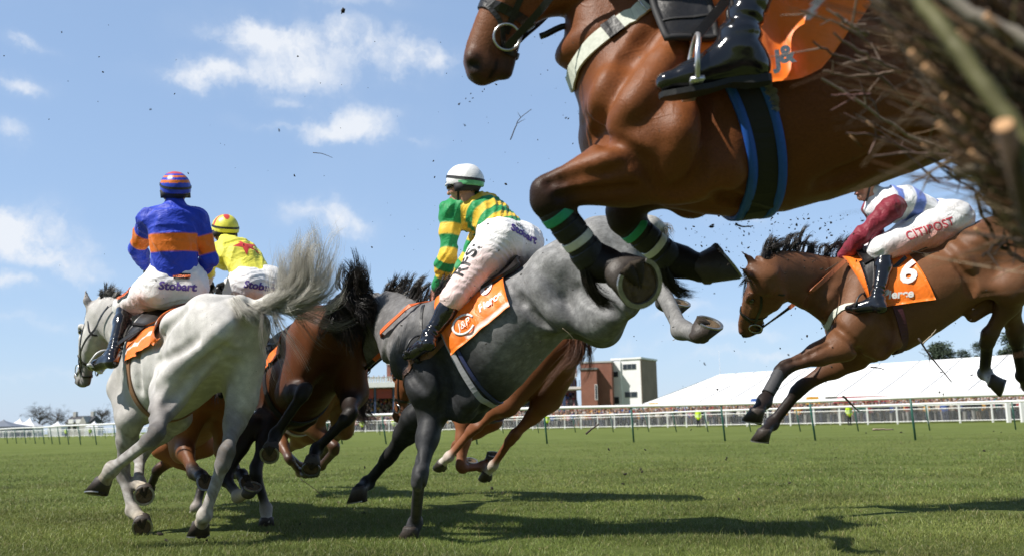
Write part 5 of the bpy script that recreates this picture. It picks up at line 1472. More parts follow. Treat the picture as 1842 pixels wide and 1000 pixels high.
def mane(H, n, length, lift, mat, r=.0016, lean=None, t0=.05, t1=1.0, seed=3, drop=0.0, back=.3, spread=.012):
    """mane along the crest, thrown up and back"""
    crest = []
    pts = catmull([H.T(.46, 0, .30), H.n1 + H.nu * .24 * H.S, H.mid + H.nu * .18 * H.S, lerp(H.mid, H.pol, .7) + H.nu * .14 * H.S, H.pol + H.nu * .04 * H.S], 26)
    tg = catmull([H.T(.46, 0, .0), H.n1, H.mid, lerp(H.mid, H.pol, .7), H.pol - H.nu * .06], 26)
    X = H.D.onto(pts + (pts - tg) * .6, tg, -.004)
    ax = nrm(H.pol - H.n1)
    lean = np.zeros(3) if lean is None else lean
    gd = []
    i0, i1 = int(t0 * 25), int(t1 * 25)
    for i in range(i0, i1 + 1):
        u = nrm(pts[i] - tg[i]); L = length * (.8 + .4 * math.sin(i * 1.7))
        b = X[i]
        gd.append([b, b + u * L * .45 * lift - ax * L * .12 * back + lean * L * .15, b + u * L * .75 * lift - ax * L * .5 * back + lean * L * .5 - np.array([0, 0, drop * L * .3]), b + u * L * .85 * lift - ax * L * .9 * back + lean * L * .9 - np.array([0, 0, drop * L])])
    strands('mane', gd, n, mat, H.root, r, .010, .03, .015, .5, 8, seed, rootspread=spread)
def forelock(H, n, mat, up=.06, seed=5):
    gd = []
    for s in (-.03, 0, .03):
        b = H.Q(.02, s, .035); gd.append([b, H.Q(.03, s * 1.5, .035 + up), H.Q(.09, s * 2.2, .05 + up * .6), H.Q(.17, s * 2.6, .075)])
    strands('forelock', gd, n, mat, H.root, .0014, .010, .02, .01, .5, 8, seed)

DARKHAIR = lambda: hair_mat('black horse hair', (.006, .005, .005), (.028, .022, .018), .38)
ORANGE_BAND = lambda UV, C: C

if 'A' in H_:
    H = H_['A']; bridle(H)
    mane(H, 900, .13, .8, hair_mat('dark grey mane', (.03, .03, .03), (.20, .19, .18)), back=.3, t0=.35, seed=2); forelock(H, 200, hair_mat('dark grey mane', (.03, .03, .03), (.2, .19, .18)))
    def st(UV, C):
        a = np.abs(UV[:, 1]); m = (np.abs(a - .80 + .10 * UV[:, 0]) < .035) | ((np.abs(a - .40) < .07) & (np.abs(UV[:, 0] - .72) < .14)) | ((np.abs(a - .16) < .05) & (np.abs(UV[:, 0] - .74) < .12))
        C[m] = (.80, .79, .78); return C
    saddle_cloth(H, .30, -.24, lambda u: 1.45 - .10 * u, stripe=st, flare=.07)
    sad = saddle(H, flap=.42); girth(H, .24, -.02, .055, plain('brown girth', (.23, .12, .06), .6), 1.0)
    if 'A' in R_:
        R = R_['A']
        for q in 'LR': stirrup(H, R, q, sad, iron=plain('white enamelled iron', (.8, .8, .8), .25, spec=.6))
        reins(H, R.J['L']['grip'], R.J['R']['grip'], None, .03)
    # tail: streaming out and up to the right, with a long plume
    tm = hair_mat('white tail hair', (.50, .47, .41), (.90, .88, .83), .5)
    t0 = H.dock[0]; tp = [H.dock[1], H.dock[2], H.dock[3]]
    D5 = lambda px, py, dz=0.0: P(px, py, 5.78 + dz)
    gd = [[tp[0], D5(470, 556), D5(505, 530, .03), D5(508, 470, .05), D5(522, 425, .08)],
          [tp[1], D5(505, 532), D5(528, 500), D5(530, 455), D5(545, 412)],
          [tp[1], D5(515, 535), D5(545, 505), D5(550, 455), D5(572, 420)],
          [tp[2], D5(535, 528), D5(565, 490), D5(568, 440), D5(600, 432)],
          [tp[2], D5(540, 535), D5(575, 505), D5(585, 450), D5(560, 410, .05)],
          [tp[1], D5(520, 550), D5(560, 530), D5(590, 490), D5(598, 440, -.05)],
          [tp[1], D5(515, 560), D5(560, 552), D5(600, 520), D5(606, 470, -.05)]]
    strands('tail', gd, 2700, tm, H.root, .0010, .016, .055, .036, .55, 14, 11)
    gd = [[tp[0], D5(475, 565), D5(480, 590), D5(500, 640), D5(520, 690)], [tp[1], D5(500, 566), D5(520, 590), D5(545, 630), D5(560, 680)], [tp[1], D5(510, 560), D5(545, 585), D5(590, 610), D5(640, 610)], [tp[2], D5(540, 550), D5(580, 565), D5(620, 570), D5(650, 540)]]
    strands('tail_wisps', gd, 260, hair_mat('grey tail wisps', (.18, .16, .14), (.6, .57, .51), .45), H.root, .0010, .016, .05, .03, .55, 14, 13)
    gd = [[H.T(-.80, .03, .23), D5(440, 560), D5(455, 566), D5(462, 580)], [H.T(-.81, .04, .20), D5(432, 566), D5(438, 578), D5(444, 588)], [tp[0], D5(470, 562), D5(485, 570), D5(500, 578)], [tp[1], D5(490, 556), D5(510, 560), D5(530, 562)]]
    strands('dock_hair', gd, 500, tm, H.root, .0013, .016, .012, .006, .5, 8, 14)

if 'B' in H_:
    H = H_['B']; bridle(H)
    mane(H, 1300, .17, 1.15, DARKHAIR(), r=.0017, back=.10, t0=.12, t1=.95, seed=4)
    forelock(H, 150, DARKHAIR())
    def st(UV, C):
        a = np.abs(UV[:, 1]); C[(np.abs(a - .955) < .012) & (UV[:, 0] > .3)] = (.85, .83, .8); return C
    sc = saddle_cloth(H, .36, -.06, lambda u: 1.60 - .22 * u, stripe=st, flare=.02, skew=.03)
    sad = saddle(H, flap=.40)
    WH = plain('white print', (.85, .84, .82), .5, nscale=60, namp=.05)
    xd, yd, nd = -H.f, H.z, H.l
    def spot(u, v): i = int(u * 21); j = int((v + 1) / 2 * 47); return H.cloth_pts[i, j]
    lettering('6', .17, spot(.74, .44), xd, nrm(yd), nd, H.D, WH, sc, .027, name='number', shear=.3, bold=.006)
    lettering('J&P', .062, spot(.36, .80), nrm(xd + .1 * yd), yd, nd, H.D, WH, sc, .028, shear=.25)
    lettering('Pierce', .066, spot(.78, .76), nrm(xd + .1 * yd), yd, nd, H.D, WH, sc, .027, shear=.2, bold=.002)
    el = [spot(.36, .80) + xd * .072 * math.cos(a) + yd * .056 * math.sin(a) + nd * .1 for a in np.linspace(0.2, 5.6, 30)]
    X = H.D.onto(np.array(el), np.array(el) - nd * .3, .027); m = MB(); m.ribbon(X, H.D.grad(X), .014, .002); m.build('lettering', WH, sc, True)
    g = girth(H, .37, .02, .034, plain('grey girth', (.36, .36, .38), .6), .9); girth(H, .335, .02, .020, plain('blue girth', (.03, .04, .12), .6), .9, name='overgirth')
    brp = plain('brown breastplate', (.20, .10, .065), .6)
    for s in (1, -1):
        strap(H, 'breastplate', [H.T(.36, .24 * s, .10), H.T(.52, .22 * s, .06), H.T(.64, .16 * s, .08), H.T(.70, .08 * s, .0), H.T(.74, 0, -.10)], brp, .035, .005)
        strap(H, 'neck_strap', [H.T(.52, .22 * s, .06), H.T(.50, .16 * s, .20), H.T(.46, .06 * s, .32)], LEATHER(), .02, .005)
    if 'B' in R_:
        R = R_['B']
        for q in 'LR': stirrup(H, R, q, sad, iron=plain('dark iron', (.03, .03, .033), .4))
        reins(H, R.J['L']['grip'], R.J['R']['grip'], RUBBER_REIN(), .01, grip=.72, w=.030)
        st_ = [R.J['L']['grip'], P(795, 560, 5.95), P(768, 600, 5.9), P(735, 612, 5.95)]
        m = MB(); m.tube(catmull([R.J['L']['grip'], P(770, 562, 5.92), P(752, 588, 5.95), P(725, 608, 6.0)], 16), .007, 8); m.build('whip', LEATHER(), R.root, True)
    D6 = lambda px, py, dz=0.0: P(px, py, 5.78 + dz)
    gd = [[H.dock[1], D6(1185, 400), D6(1200, 398), D6(1212, 408)], [H.dock[1], D6(1180, 415), D6(1190, 440), D6(1170, 470)], [H.dock[1], D6(1150, 420), D6(1100, 455), D6(1085, 500)], [H.dock[2], D6(1188, 405), D6(1205, 420), D6(1195, 450)]]
    strands('tail', gd, 700, hair_mat('pale tail hair', (.16, .15, .14), (.6, .58, .54)), H.root, .0013, .014, .03, .015, .45, 12, 21)

if 'E' in H_:
    H = H_['E']
    saddle_cloth(H, .30, -.22, lambda u: 1.35); sad = saddle(H); girth(H, .24, -.02, .08)
    if 'E' in R_:
        for q in 'LR': stirrup(H, R_['E'], q, sad)
        bridle(H); reins(H, R_['E'].J['L']['grip'], R_['E'].J['R']['grip'], None)
    mane(H, 500, .14, .7, DARKHAIR(), seed=6, drop=.3)
    Dk = lambda px, py, dz=0.0: P(px, py, 6.4 + dz)
    b0, b1, b2 = H.dock[0], H.dock[1], H.dock[2]
    gd = [[b1, Dk(625, 520), Dk(628, 492), Dk(632, 465)], [b2, Dk(640, 505), Dk(640, 485), Dk(622, 462)], [b2, Dk(648, 520), Dk(650, 495), Dk(640, 468)], [b2, Dk(655, 530), Dk(662, 510), Dk(655, 490)],
          [b2, Dk(652, 535), Dk(672, 550), Dk(678, 590)], [b2, Dk(640, 540), Dk(662, 570), Dk(675, 610)], [b1, Dk(630, 550), Dk(648, 590), Dk(668, 625)], [b1, Dk(615, 550), Dk(625, 590), Dk(640, 625)], [b1, Dk(605, 560), Dk(598, 590), Dk(605, 625)], [b0, Dk(590, 560), Dk(580, 585), Dk(588, 610)],
          [b1, Dk(618, 545), Dk(640, 570), Dk(655, 600)], [b2, Dk(650, 525), Dk(668, 535), Dk(680, 560)]]
    strands('tail', gd, 2600, DARKHAIR(), H.root, .0024, .024, .030, .022, .35, 12, 31)

if 'G' in H_:
    H = H_['G']; girth(H, .34, 0, .06, plain('dark girth', (.03, .02, .02), .6), 1.0)
    mane(H, 300, .13, .6, DARKHAIR(), seed=8, drop=.4)
    strands('tail', [[H.T(-.82, 0, .2), H.T(-.95, 0, .1), H.T(-1.0, 0, -.2)], [H.T(-.82, .02, .2), H.T(-1.0, .05, .15), H.T(-1.1, .05, -.1)]], 250, DARKHAIR(), H.root, .002, .02, .04, .02, .4, 8, 41)
if 'F' in H_:
    H = H_['F']; saddle_cloth(H, .30, -.24, lambda u: 1.05 - .2 * u, nx=12, na=24); saddle(H); girth(H, .24, -.02, .06, plain('white girth', (.62, .62, .64), .6), 1.0)
    mane(H, 250, .13, .6, DARKHAIR(), seed=9)
    Df = lambda px, py, dz=0.0: P(px, py, 9.2 + dz)
    strands('tail', [[H.dock[1], Df(632, 715), Df(645, 745), Df(672, 765)], [H.dock[1], Df(640, 710), Df(655, 735), Df(680, 758)], [H.dock[1], Df(628, 705), Df(636, 730), Df(655, 758)]], 700, hair_mat('dark brown hair', (.012, .008, .007), (.05, .035, .03)), H.root, .0026, .03, .05, .02, .4, 10, 51)
if 'D' in H_:
    H = H_['D']; bridle(H); saddle_cloth(H, .30, -.22, lambda u: 1.2, nx=12, na=24); saddle(H); girth(H, .24, -.02, .07, plain('dark purple girth', (.05, .03, .06), .6), 1.0)
    CH = hair_mat('chestnut hair', (.04, .016, .009), (.17, .068, .032), .42)
    mane(H, 300, .13, .6, CH, seed=10)
    Dd = lambda px, py, dz=0.0: P(px, py, 8.05 + dz)
    t = H.dock[1]
    gd = [[t, Dd(1040, 600), Dd(1035, 640), Dd(1010, 680), Dd(975, 715)], [t, Dd(1030, 610), Dd(1020, 650), Dd(990, 690), Dd(960, 720)], [t, Dd(1048, 600), Dd(1050, 630), Dd(1035, 665), Dd(1000, 695)], [t, Dd(1052, 596), Dd(1062, 612), Dd(1062, 640), Dd(1040, 660)], [t, Dd(1020, 605), Dd(1005, 640), Dd(985, 670), Dd(945, 690)]]
    strands('tail', gd, 520, CH, H.root, .0018, .018, .040, .03, .5, 12, 61)

if 'C' in H_:
    H = H_['C']; bridle(H, bw=plain('purple browband', (.25, .03, .18), .4))
    mane(H, 1600, .19, .95, hair_mat('dark brown mane', (.014, .012, .012), (.06, .05, .048)), r=.0018, back=.75, t0=.05, t1=1.0, seed=12); forelock(H, 220, DARKHAIR(), .05)
    def st(UV, C):
        a = np.abs(UV[:, 1]); C[(np.abs(a - .93) < .014) & (UV[:, 0] > .3)] = (.85, .83, .8); return C
    sc = saddle_cloth(H, .50, .12, lambda u: 1.62 + .26 * u, stripe=st, flare=.03, skew=.0)
    sad = saddle(H, .42, -.04, col=(.022, .016, .015))
    xd, yd, nd = -H.f, H.z, H.l
    WH = plain('white print', (.85, .84, .82), .5, nscale=60, namp=.05)
    def spot(u, v): i = int(u * 21); j = int((v + 1) / 2 * 47); return H.cloth_pts[i, j]
    vx = nrm(CV(1, .06, .05)); vy = nrm(CV(.10, 1, 0))
    lettering('6', .235, P(1629, 492, depth(spot(.72, .55))), vx, vy, nd, H.D, WH, sc, .030, name='number', bold=.008, shear=.15, reach_=.3)
    lettering('J&P', .075, P(1586, 528, depth(spot(.45, .85))), vx, vy, nd, H.D, WH, sc, .030, reach_=.3)
    lettering('Pierce', .082, P(1616, 529, depth(spot(.72, .85))), vx, vy, nd, H.D, WH, sc, .032, bold=.003, reach_=.3)
    girth(H, .40, -.05, .06, plain('maroon girth', (.07, .015, .025), .6), .9)
    pl = WHITE_STRAP()
    for s in (1, -1):
        strap(H, 'breastplate', [H.T(.34, .24 * s, .02), H.T(.50, .22 * s, .03), H.T(.60, .20 * s, .04)], LEATHER(), .035, .008, n=20)
        strap(H, 'breastplate', [H.T(.58, .20 * s, .04), H.T(.68, .13 * s, .04), H.T(.74, 0, .0)], pl, .042, .008, n=20)
    leg_wrap(H, 'FL', .12, .80, plain('grey leg boot', (.05, .05, .055), .7, nscale=60, bumpd=.002), .009)
    if 'C' in R_:
        R = R_['C']
        for q in 'LR': stirrup(H, R, q, sad, iron=plain('dark iron', (.03, .03, .033), .4))
        reins(H, R.J['L']['grip'], R.J['R']['grip'], BROWN_REIN(), .02, grip=.62, w=.030)
    strands('tail', [[H.T(-.82, 0, .2), H.T(-1.0, 0, .15), H.T(-1.15, 0, -.05), H.T(-1.2, 0, -.3)], [H.T(-.82, .03, .2), H.T(-1.0, .05, .22), H.T(-1.25, .05, .1), H.T(-1.4, .05, -.1)]], 300, DARKHAIR(), H.root, .0018, .02, .05, .02, .4, 10, 71)

if 'H' in H_:
    H = H_['H']; bridle(H)
    # black legs strapped and taped
    bk = plain('black neoprene boot', (.013, .013, .014), .55, nscale=90, bumpd=.003); gt = plain('green tape', (.03, .38, .20), .42, nscale=80); wt = plain('white tape', (.72, .72, .66), .5, nscale=80)
    for q in ('FL', 'FR'):
        lb = leg_wrap(H, q, .16, .97, bk, .008, lobes=.0012)
        leg_wrap(H, q, .25, .35, gt, .0105, 'green_tape', lb); leg_wrap(H, q, .60, .69, wt, .0105, 'white_tape', lb)
        leg_wrap(H, q, .42, .56, bk, .0110, 'strap', lb); leg_wrap(H, q, .75, .92, bk, .0115, 'strap', lb)
    # feather at the back of the fetlocks
    for q in ('FL', 'FR'):
        fe, co = H.joints[q][3:5]; kn = H.joints[q][2]; dn = nrm(co - kn); bkv = CV(-.3, -1, .1)
        gd = [[fe + bkv * .02 + s * H.l * .03 - dn * .03, fe + bkv * .06 + s * H.l * .03, fe + bkv * .07 + dn * .05 + s * H.l * .02, fe + bkv * .055 + dn * .10] for s in (-1, -.3, .4, 1)]
        strands('fetlock_hair', gd, 500, DARKHAIR(), H.root, .0007, .008, .010, .004, .5, 8, 81)
    def st(UV, C):
        a = np.abs(UV[:, 1]); C[(np.abs(a - .70 + .55 * (UV[:, 0] - .6)) < .030) & (UV[:, 0] > .52)] = (.85, .83, .8); return C
    sc = saddle_cloth(H, .50, -.04, lambda u: 1.86 if u < .5 else 1.86 - 1.75 * (u - .5), stripe=st, flare=.34, off=.024, flut=2.6, nx=44, na=96)
    def spot(u, v): i = int(u * 43); j = int((v + 1) / 2 * 95); return H.cloth_pts[i, j]
    WH = plain('white print', (.85, .84, .82), .5, nscale=60, namp=.05)
    nd = H.l
    class ClothField:
        """lays print on the fluttering cloth: follows the cloth points nearest in direction"""
        q = H.cloth_pts[22:, 48:].reshape(-1, 3)
        def onto(s, X, tgt, off=0.0):
            a = (s.q - C0); a = a / (a @ CF)[:, None]; out = []
            for x in X:
                b = (x - C0); b = b / (b @ CF); d2 = ((a - b) ** 2).sum(1); k = np.argsort(d2)[:4]; w = 1 / (d2[k] + 1e-9); w /= w.sum()
                dep = float((((s.q[k] - C0) @ CF) * w).sum()) - .006; out.append(C0 + b * dep)
            return np.array(out)
    for ch, x, y in (('J', 1399, 108), ('&', 1415, 99)):
        p_ = P(x, y, 2.5); lettering(ch, .062, p_, CV(1, .12, 0), CV(-.1, 1, 0), CV(0, 0, 1), ClothField(), WH, sc, .0, name='lettering', bold=.003, reach_=.0)
    sad = saddle(H, .46, .04, flap=.22)
    padm = plain('black vinyl pad', (.016, .016, .018), .35, nscale=70, bumpd=.002)
    # weight cloth in front of the leg
    nx, na = 12, 14
    X = around(H, .58, .45, .40, 1.36, nx, na, .030, skew=-.01); weight = sheet('weight_pad', X, nx, na, .014, padm, H.root, H.D)
    G3 = X.reshape(nx, na, 3); edge = np.vstack([G3[0, :], G3[1:, -1], G3[-1, ::-1][1:]])
    m = MB(); m.tube(edge + H.D.grad(edge) * .004, .010, 8); m.build('pad_binding', plain('pad binding', (.02, .02, .022), .7), weight, True)
    pp = G3[:, 10]; m = MB(); m.ribbon(pp + H.D.grad(pp) * .009, H.D.grad(pp), .006, .004); m.build('pad_seam', plain('pad binding', (.02, .02, .022), .7), weight)
    girth(H, .42, -.02, .070, slant=.10, mat=plain('black girth elastic', (.012, .012, .013), .6, nscale=120), a=.8, edge=plain('blue girth edge', (.012, .10, .48), .55, nscale=100), ew=.024)
    gz = np.linspace(1.30, 2.05, 14)
    gd = []
    for t in gz:
        b = H.D.onto(np.array([H.T(.371 - .02 * math.sin(t) + .10 * math.cos(t), .62 * math.sin(t), .62 * math.cos(t))]), np.array([H.T(.371 - .02 * math.sin(t) + .10 * math.cos(t), 0, 0)]), .006)[0]; n = H.D.grad(b[None])[0]
        gd.append([b, b + n * .008 - H.f * .004, b + n * .010 - H.f * .012])
    strands('sheepskin', gd, 4200, hair_mat('grey sheepskin', (.28, .27, .25), (.6, .58, .54), .8), H.root, .0010, .010, .004, .003, .4, 6, 91, rootspread=.007)
    pl = WHITE_STRAP()
    for s in (1, -1):
        o, X, N = strap(H, 'breastplate', [H.T(.44, .22 * s, .27), H.T(.54, .22 * s, .23), H.T(.62, .19 * s, .19), H.T(.70, .13 * s, .13), H.T(.77, 0, .06)], pl, .048, .007, n=40)
        strap(H, 'breastplate_buckle_strap', [H.T(.40, .22 * s, .30), H.T(.45, .22 * s, .265), H.T(.52, .22 * s, .235)], LEATHER(), .032, .008, n=20, off=.006)
        for k in (13, 26):
            T_ = nrm(X[k + 1] - X[k - 1]); m = MB(); m.ribbon(X[k - 2:k + 3] + N[k - 2:k + 3] * .004, N[k - 2:k + 3], .054, .008); b = m.build('keeper', LEATHER(), o)
        c = X[15] + N[15] * .008; S_ = np.cross(N[15], T_)
        m = MB(); m.tube([c + T_ * .014 * a + S_ * .026 * b for a, b in ((1, 1), (1, -1), (-1, -1), (-1, 1))], .0028, 6, closed=True); m.build('buckle', STEEL(), o, True)
    if 'H' in R_:
        R = R_['H']
        for q in 'LR': stirrup(H, R, q, sad, top=(.30, .3))
        reins(H, R.J['L']['grip'], R.J['R']['grip'], BROWN_REIN(), .02, grip=.3, w=.028)
        # running martingale ring below the jaw
        m = MB(); m.tube(catmull([H.Q(.40, .0, -.17), H.Q(.33, .0, -.26), H.T(.73, 0, .02)], 14), .010, 8); m.build('martingale', LEATHER(), H.root, True)
    mane(H, 500, .15, .8, DARKHAIR(), r=.0012, seed=14)
    strands('tail', [[H.T(-.82, 0, .2), H.T(-1.0, 0, .2), H.T(-1.2, 0, .05), H.T(-1.3, 0, -.2)], [H.T(-.82, .03, .2), H.T(-1.05, .05, .25), H.T(-1.3, .05, .15), H.T(-1.5, .05, -.05)]], 300, DARKHAIR(), H.root, .0015, .02, .05, .02, .4, 10, 92)

# lettering on the breeches
PUR = lambda: plain('purple print', (.10, .055, .28), .55, nscale=60, namp=.05)
if 'A' in R_:
    R = R_['A']; nd = CV(0, .05, 1)
    lettering('Stobart', .078, P(323, 516, depth(R.pel) - .1), CV(1, -.05, 0), CV(-.05, 1, 0), nd, R.breech, PUR(), R.breech_ob, .003, bold=.003, shear=.15)
    bd = patch_rect(.105, .042, P(329, 497, depth(R.pel) - .1), CV(1, -.02, 0), CV(.02, 1, 0), nd, R.breech, plain('black badge', (.012, .012, .012), .6), R.breech_ob, .004, 'badge')
    lettering('FITZDARES', .024, P(329, 497, depth(R.pel) - .1), CV(1, -.02, 0), CV(.02, 1, 0), nd, R.breech, plain('orange print', (.75, .14, .02), .5), R.breech_ob, .008, bold=.001)
    j = R.J['L']; mid = lerp(j['hip'], j['kn'], .72); ud = nrm(j['hip'] - j['kn']); nd2 = nrm(CV(-.75, .55, .5)); nd2 = nrm(nd2 - ud * np.dot(nd2, ud)); sdv = np.cross(nd2, ud)
    patch_rect(.175, .075, mid, ud, sdv, nd2, R.breech, plain('black badge', (.012, .012, .012), .6), R.breech_ob, .003, 'thigh_badge')
    lettering('FITZDARES', .046, mid, ud, sdv, nd2, R.breech, plain('orange print', (.75, .14, .02), .5), R.breech_ob, .006, bold=.003)
if 'E' in R_:
    R = R_['E']; nd = CV(.15, .1, 1)
    lettering('Stobart', .078, P(470, 517, depth(R.pel) - .1), CV(1, -.10, 0), CV(.1, 1, 0), nd, R.breech, PUR(), R.breech_ob, .004, bold=.003, shear=.15, reach_=.3)
    c = P(446, 456, depth(lerp(R.pel, R.ch, .75)) - .05)
    m = []
    nd = nrm(CV(.0, .75, .65)); xd = nrm(CV(.9, -.35, .2)); xd = nrm(xd - nd * np.dot(xd, nd)); yd = np.cross(nd, xd)
    V = [c]; Fs = []
    pts = []
    for k in range(10):
        a = math.pi / 2 + k * math.pi / 5; r = .085 if k % 2 == 0 else .034
        pts.append((r * math.cos(a), r * math.sin(a)))
    g = [(0, 0)]; NS = 6
    V = []; 
    for k in range(10):
        for i in range(1, NS + 1): V.append((pts[k][0] * i / NS, pts[k][1] * i / NS))
    V.append((0, 0)); n = len(V) - 1
    for k in range(10):
        k2 = (k + 1) % 10; Fs.append((n, k * NS, k2 * NS))
        for i in range(NS - 1): Fs.append((k * NS + i, k * NS + i + 1, k2 * NS + i + 1, k2 * NS + i))
    W = np.array([c + xd * x * 1.25 + yd * y * 1.25 + nd * .15 for x, y in V])
    X = R.silks.onto(W, W - nd * .4, .004)
    part('star', X, Fs, plain('red star', (.60, .055, .05), .45), R.root, True)
if 'B' in R_:
    R = R_['B']; j = R.J['L']; ud = nrm(j['hip'] - j['kn']); nd = nrm(R.lat + CV(-.2, .1, .3)); nd = nrm(nd - ud * np.dot(nd, ud)); sdv = np.cross(nd, ud)
    lettering('RFS:', .125, lerp(j['hip'], j['kn'], .56) + sdv * .01, ud, sdv, nd, R.breech, plain('black print', (.015, .015, .016), .55), R.breech_ob, .003, bold=.002, spacing=1.05, reach_=.25)
    lettering('Stobart', .070, P(938, 423, depth(R.pel) - .1), CV(1, -.38, -.3), CV(.38, 1, 0), CV(.35, .1, .9), R.breech, PUR(), R.breech_ob, .003, bold=.003)
    lettering('RFS:', .045, P(934, 408, depth(R.pel) - .1), CV(1, -.22, -.3), CV(.22, 1, 0), CV(.35, .1, .9), R.breech, plain('black print', (.015, .015, .016), .55), R.breech_ob, .003)
if 'C' in R_:
    R = R_['C']; j = R.J['L']; ud = nrm(j['hip'] - j['kn']); nd = nrm(R.lat); nd = nrm(nd - ud * np.dot(nd, ud)); sdv = np.cross(nd, ud)
    lettering('CITIPOST', .088, lerp(j['hip'], j['kn'], .45) + sdv * .035, ud, sdv, nd, R.breech, plain('red print', (.55, .05, .07), .55), R.breech_ob, .003, bold=.001, reach_=.25)
    lettering('S', .07, P(1729, 379, depth(R.pel) - .12), CV(1, -.5, -.2), CV(.5, 1, 0), CV(.4, .1, .9), R.breech, PUR(), R.breech_ob, .003)
if 'H' in H_:
    H = H_['H']
# ------------------------------------------------------------------ ground and grass
def ground_mat():
    m, t, b = new_mat('turf')
    tc = t.new('ShaderNodeTexCoord').outputs['Object']
    n1 = t.new('ShaderNodeTexNoise', i_Scale=0.30, i_Detail=4.0, i_Vector=tc).outputs['Fac']
    n2 = t.new('ShaderNodeTexNoise', i_Scale=30.0, i_Detail=7.0, i_Roughness=0.75, i_Vector=tc).outputs['Fac']
    n3 = t.new('ShaderNodeTexNoise', i_Scale=1.6, i_Detail=5.0, i_Roughness=.6, i_Vector=tc).outputs['Fac']
    n4 = t.new('ShaderNodeTexNoise', i_Scale=5.5, i_Detail=5.0, i_Roughness=.65, i_Vector=tc).outputs['Fac']
    v = t.math('ADD', t.math('MULTIPLY', n1, .30), t.math('ADD', t.math('MULTIPLY', n2, .40), t.math('ADD', t.math('MULTIPLY', n3, .30), t.math('MULTIPLY', n4, .25))))
    c = t.ramp(v, [(0.42, (.078, .100, .024)), (0.62, (.145, .182, .048)), (0.85, (.235, .255, .09))])
    bare = t.ramp(t.math('MULTIPLY', n4, n3), [(.33, 0.0), (.42, .7)])
    c = t.mix(t.math('MULTIPLY', bare, .5), c, (.11, .085, .05))
    t.l.new(c, b.inputs['Base Color']); b.inputs['Roughness'].default_value = 0.95; b.inputs['Specular IOR Level'].default_value = 0.05
    bump(t, b, t.math('ADD', n2, n4), 1.0, 0.05)
    return m
def ground():
    R = 3000.0
    tag(part('ground', [(-R, -R, 0), (R, -R, 0), (R, R, 0), (-R, R, 0)], [(0, 1, 2, 3)], ground_mat(), None, False, origin=(0, 0, 0)), kind='structure')
ground()
def grass_mat():
    m, t, b = new_mat('grass blades')
    at = t.new('ShaderNodeAttribute', attribute_name='Col').outputs['Color']
    t.l.new(at, b.inputs['Base Color'])
    b.inputs['Roughness'].default_value = .45; b.inputs['Specular IOR Level'].default_value = .35
    b.inputs['Subsurface Weight'].default_value = 0.0
    tr = t.new('ShaderNodeBsdfTranslucent'); t.l.new(at, tr.inputs['Color'])
    mx = t.new('ShaderNodeMixShader', i_0=.28); t.l.new(b.outputs[0], mx.inputs[1]); t.l.new(tr.outputs[0], mx.inputs[2])
    t.l.new(mx.outputs[0], t.n['Material Output'].inputs[0])
    return m
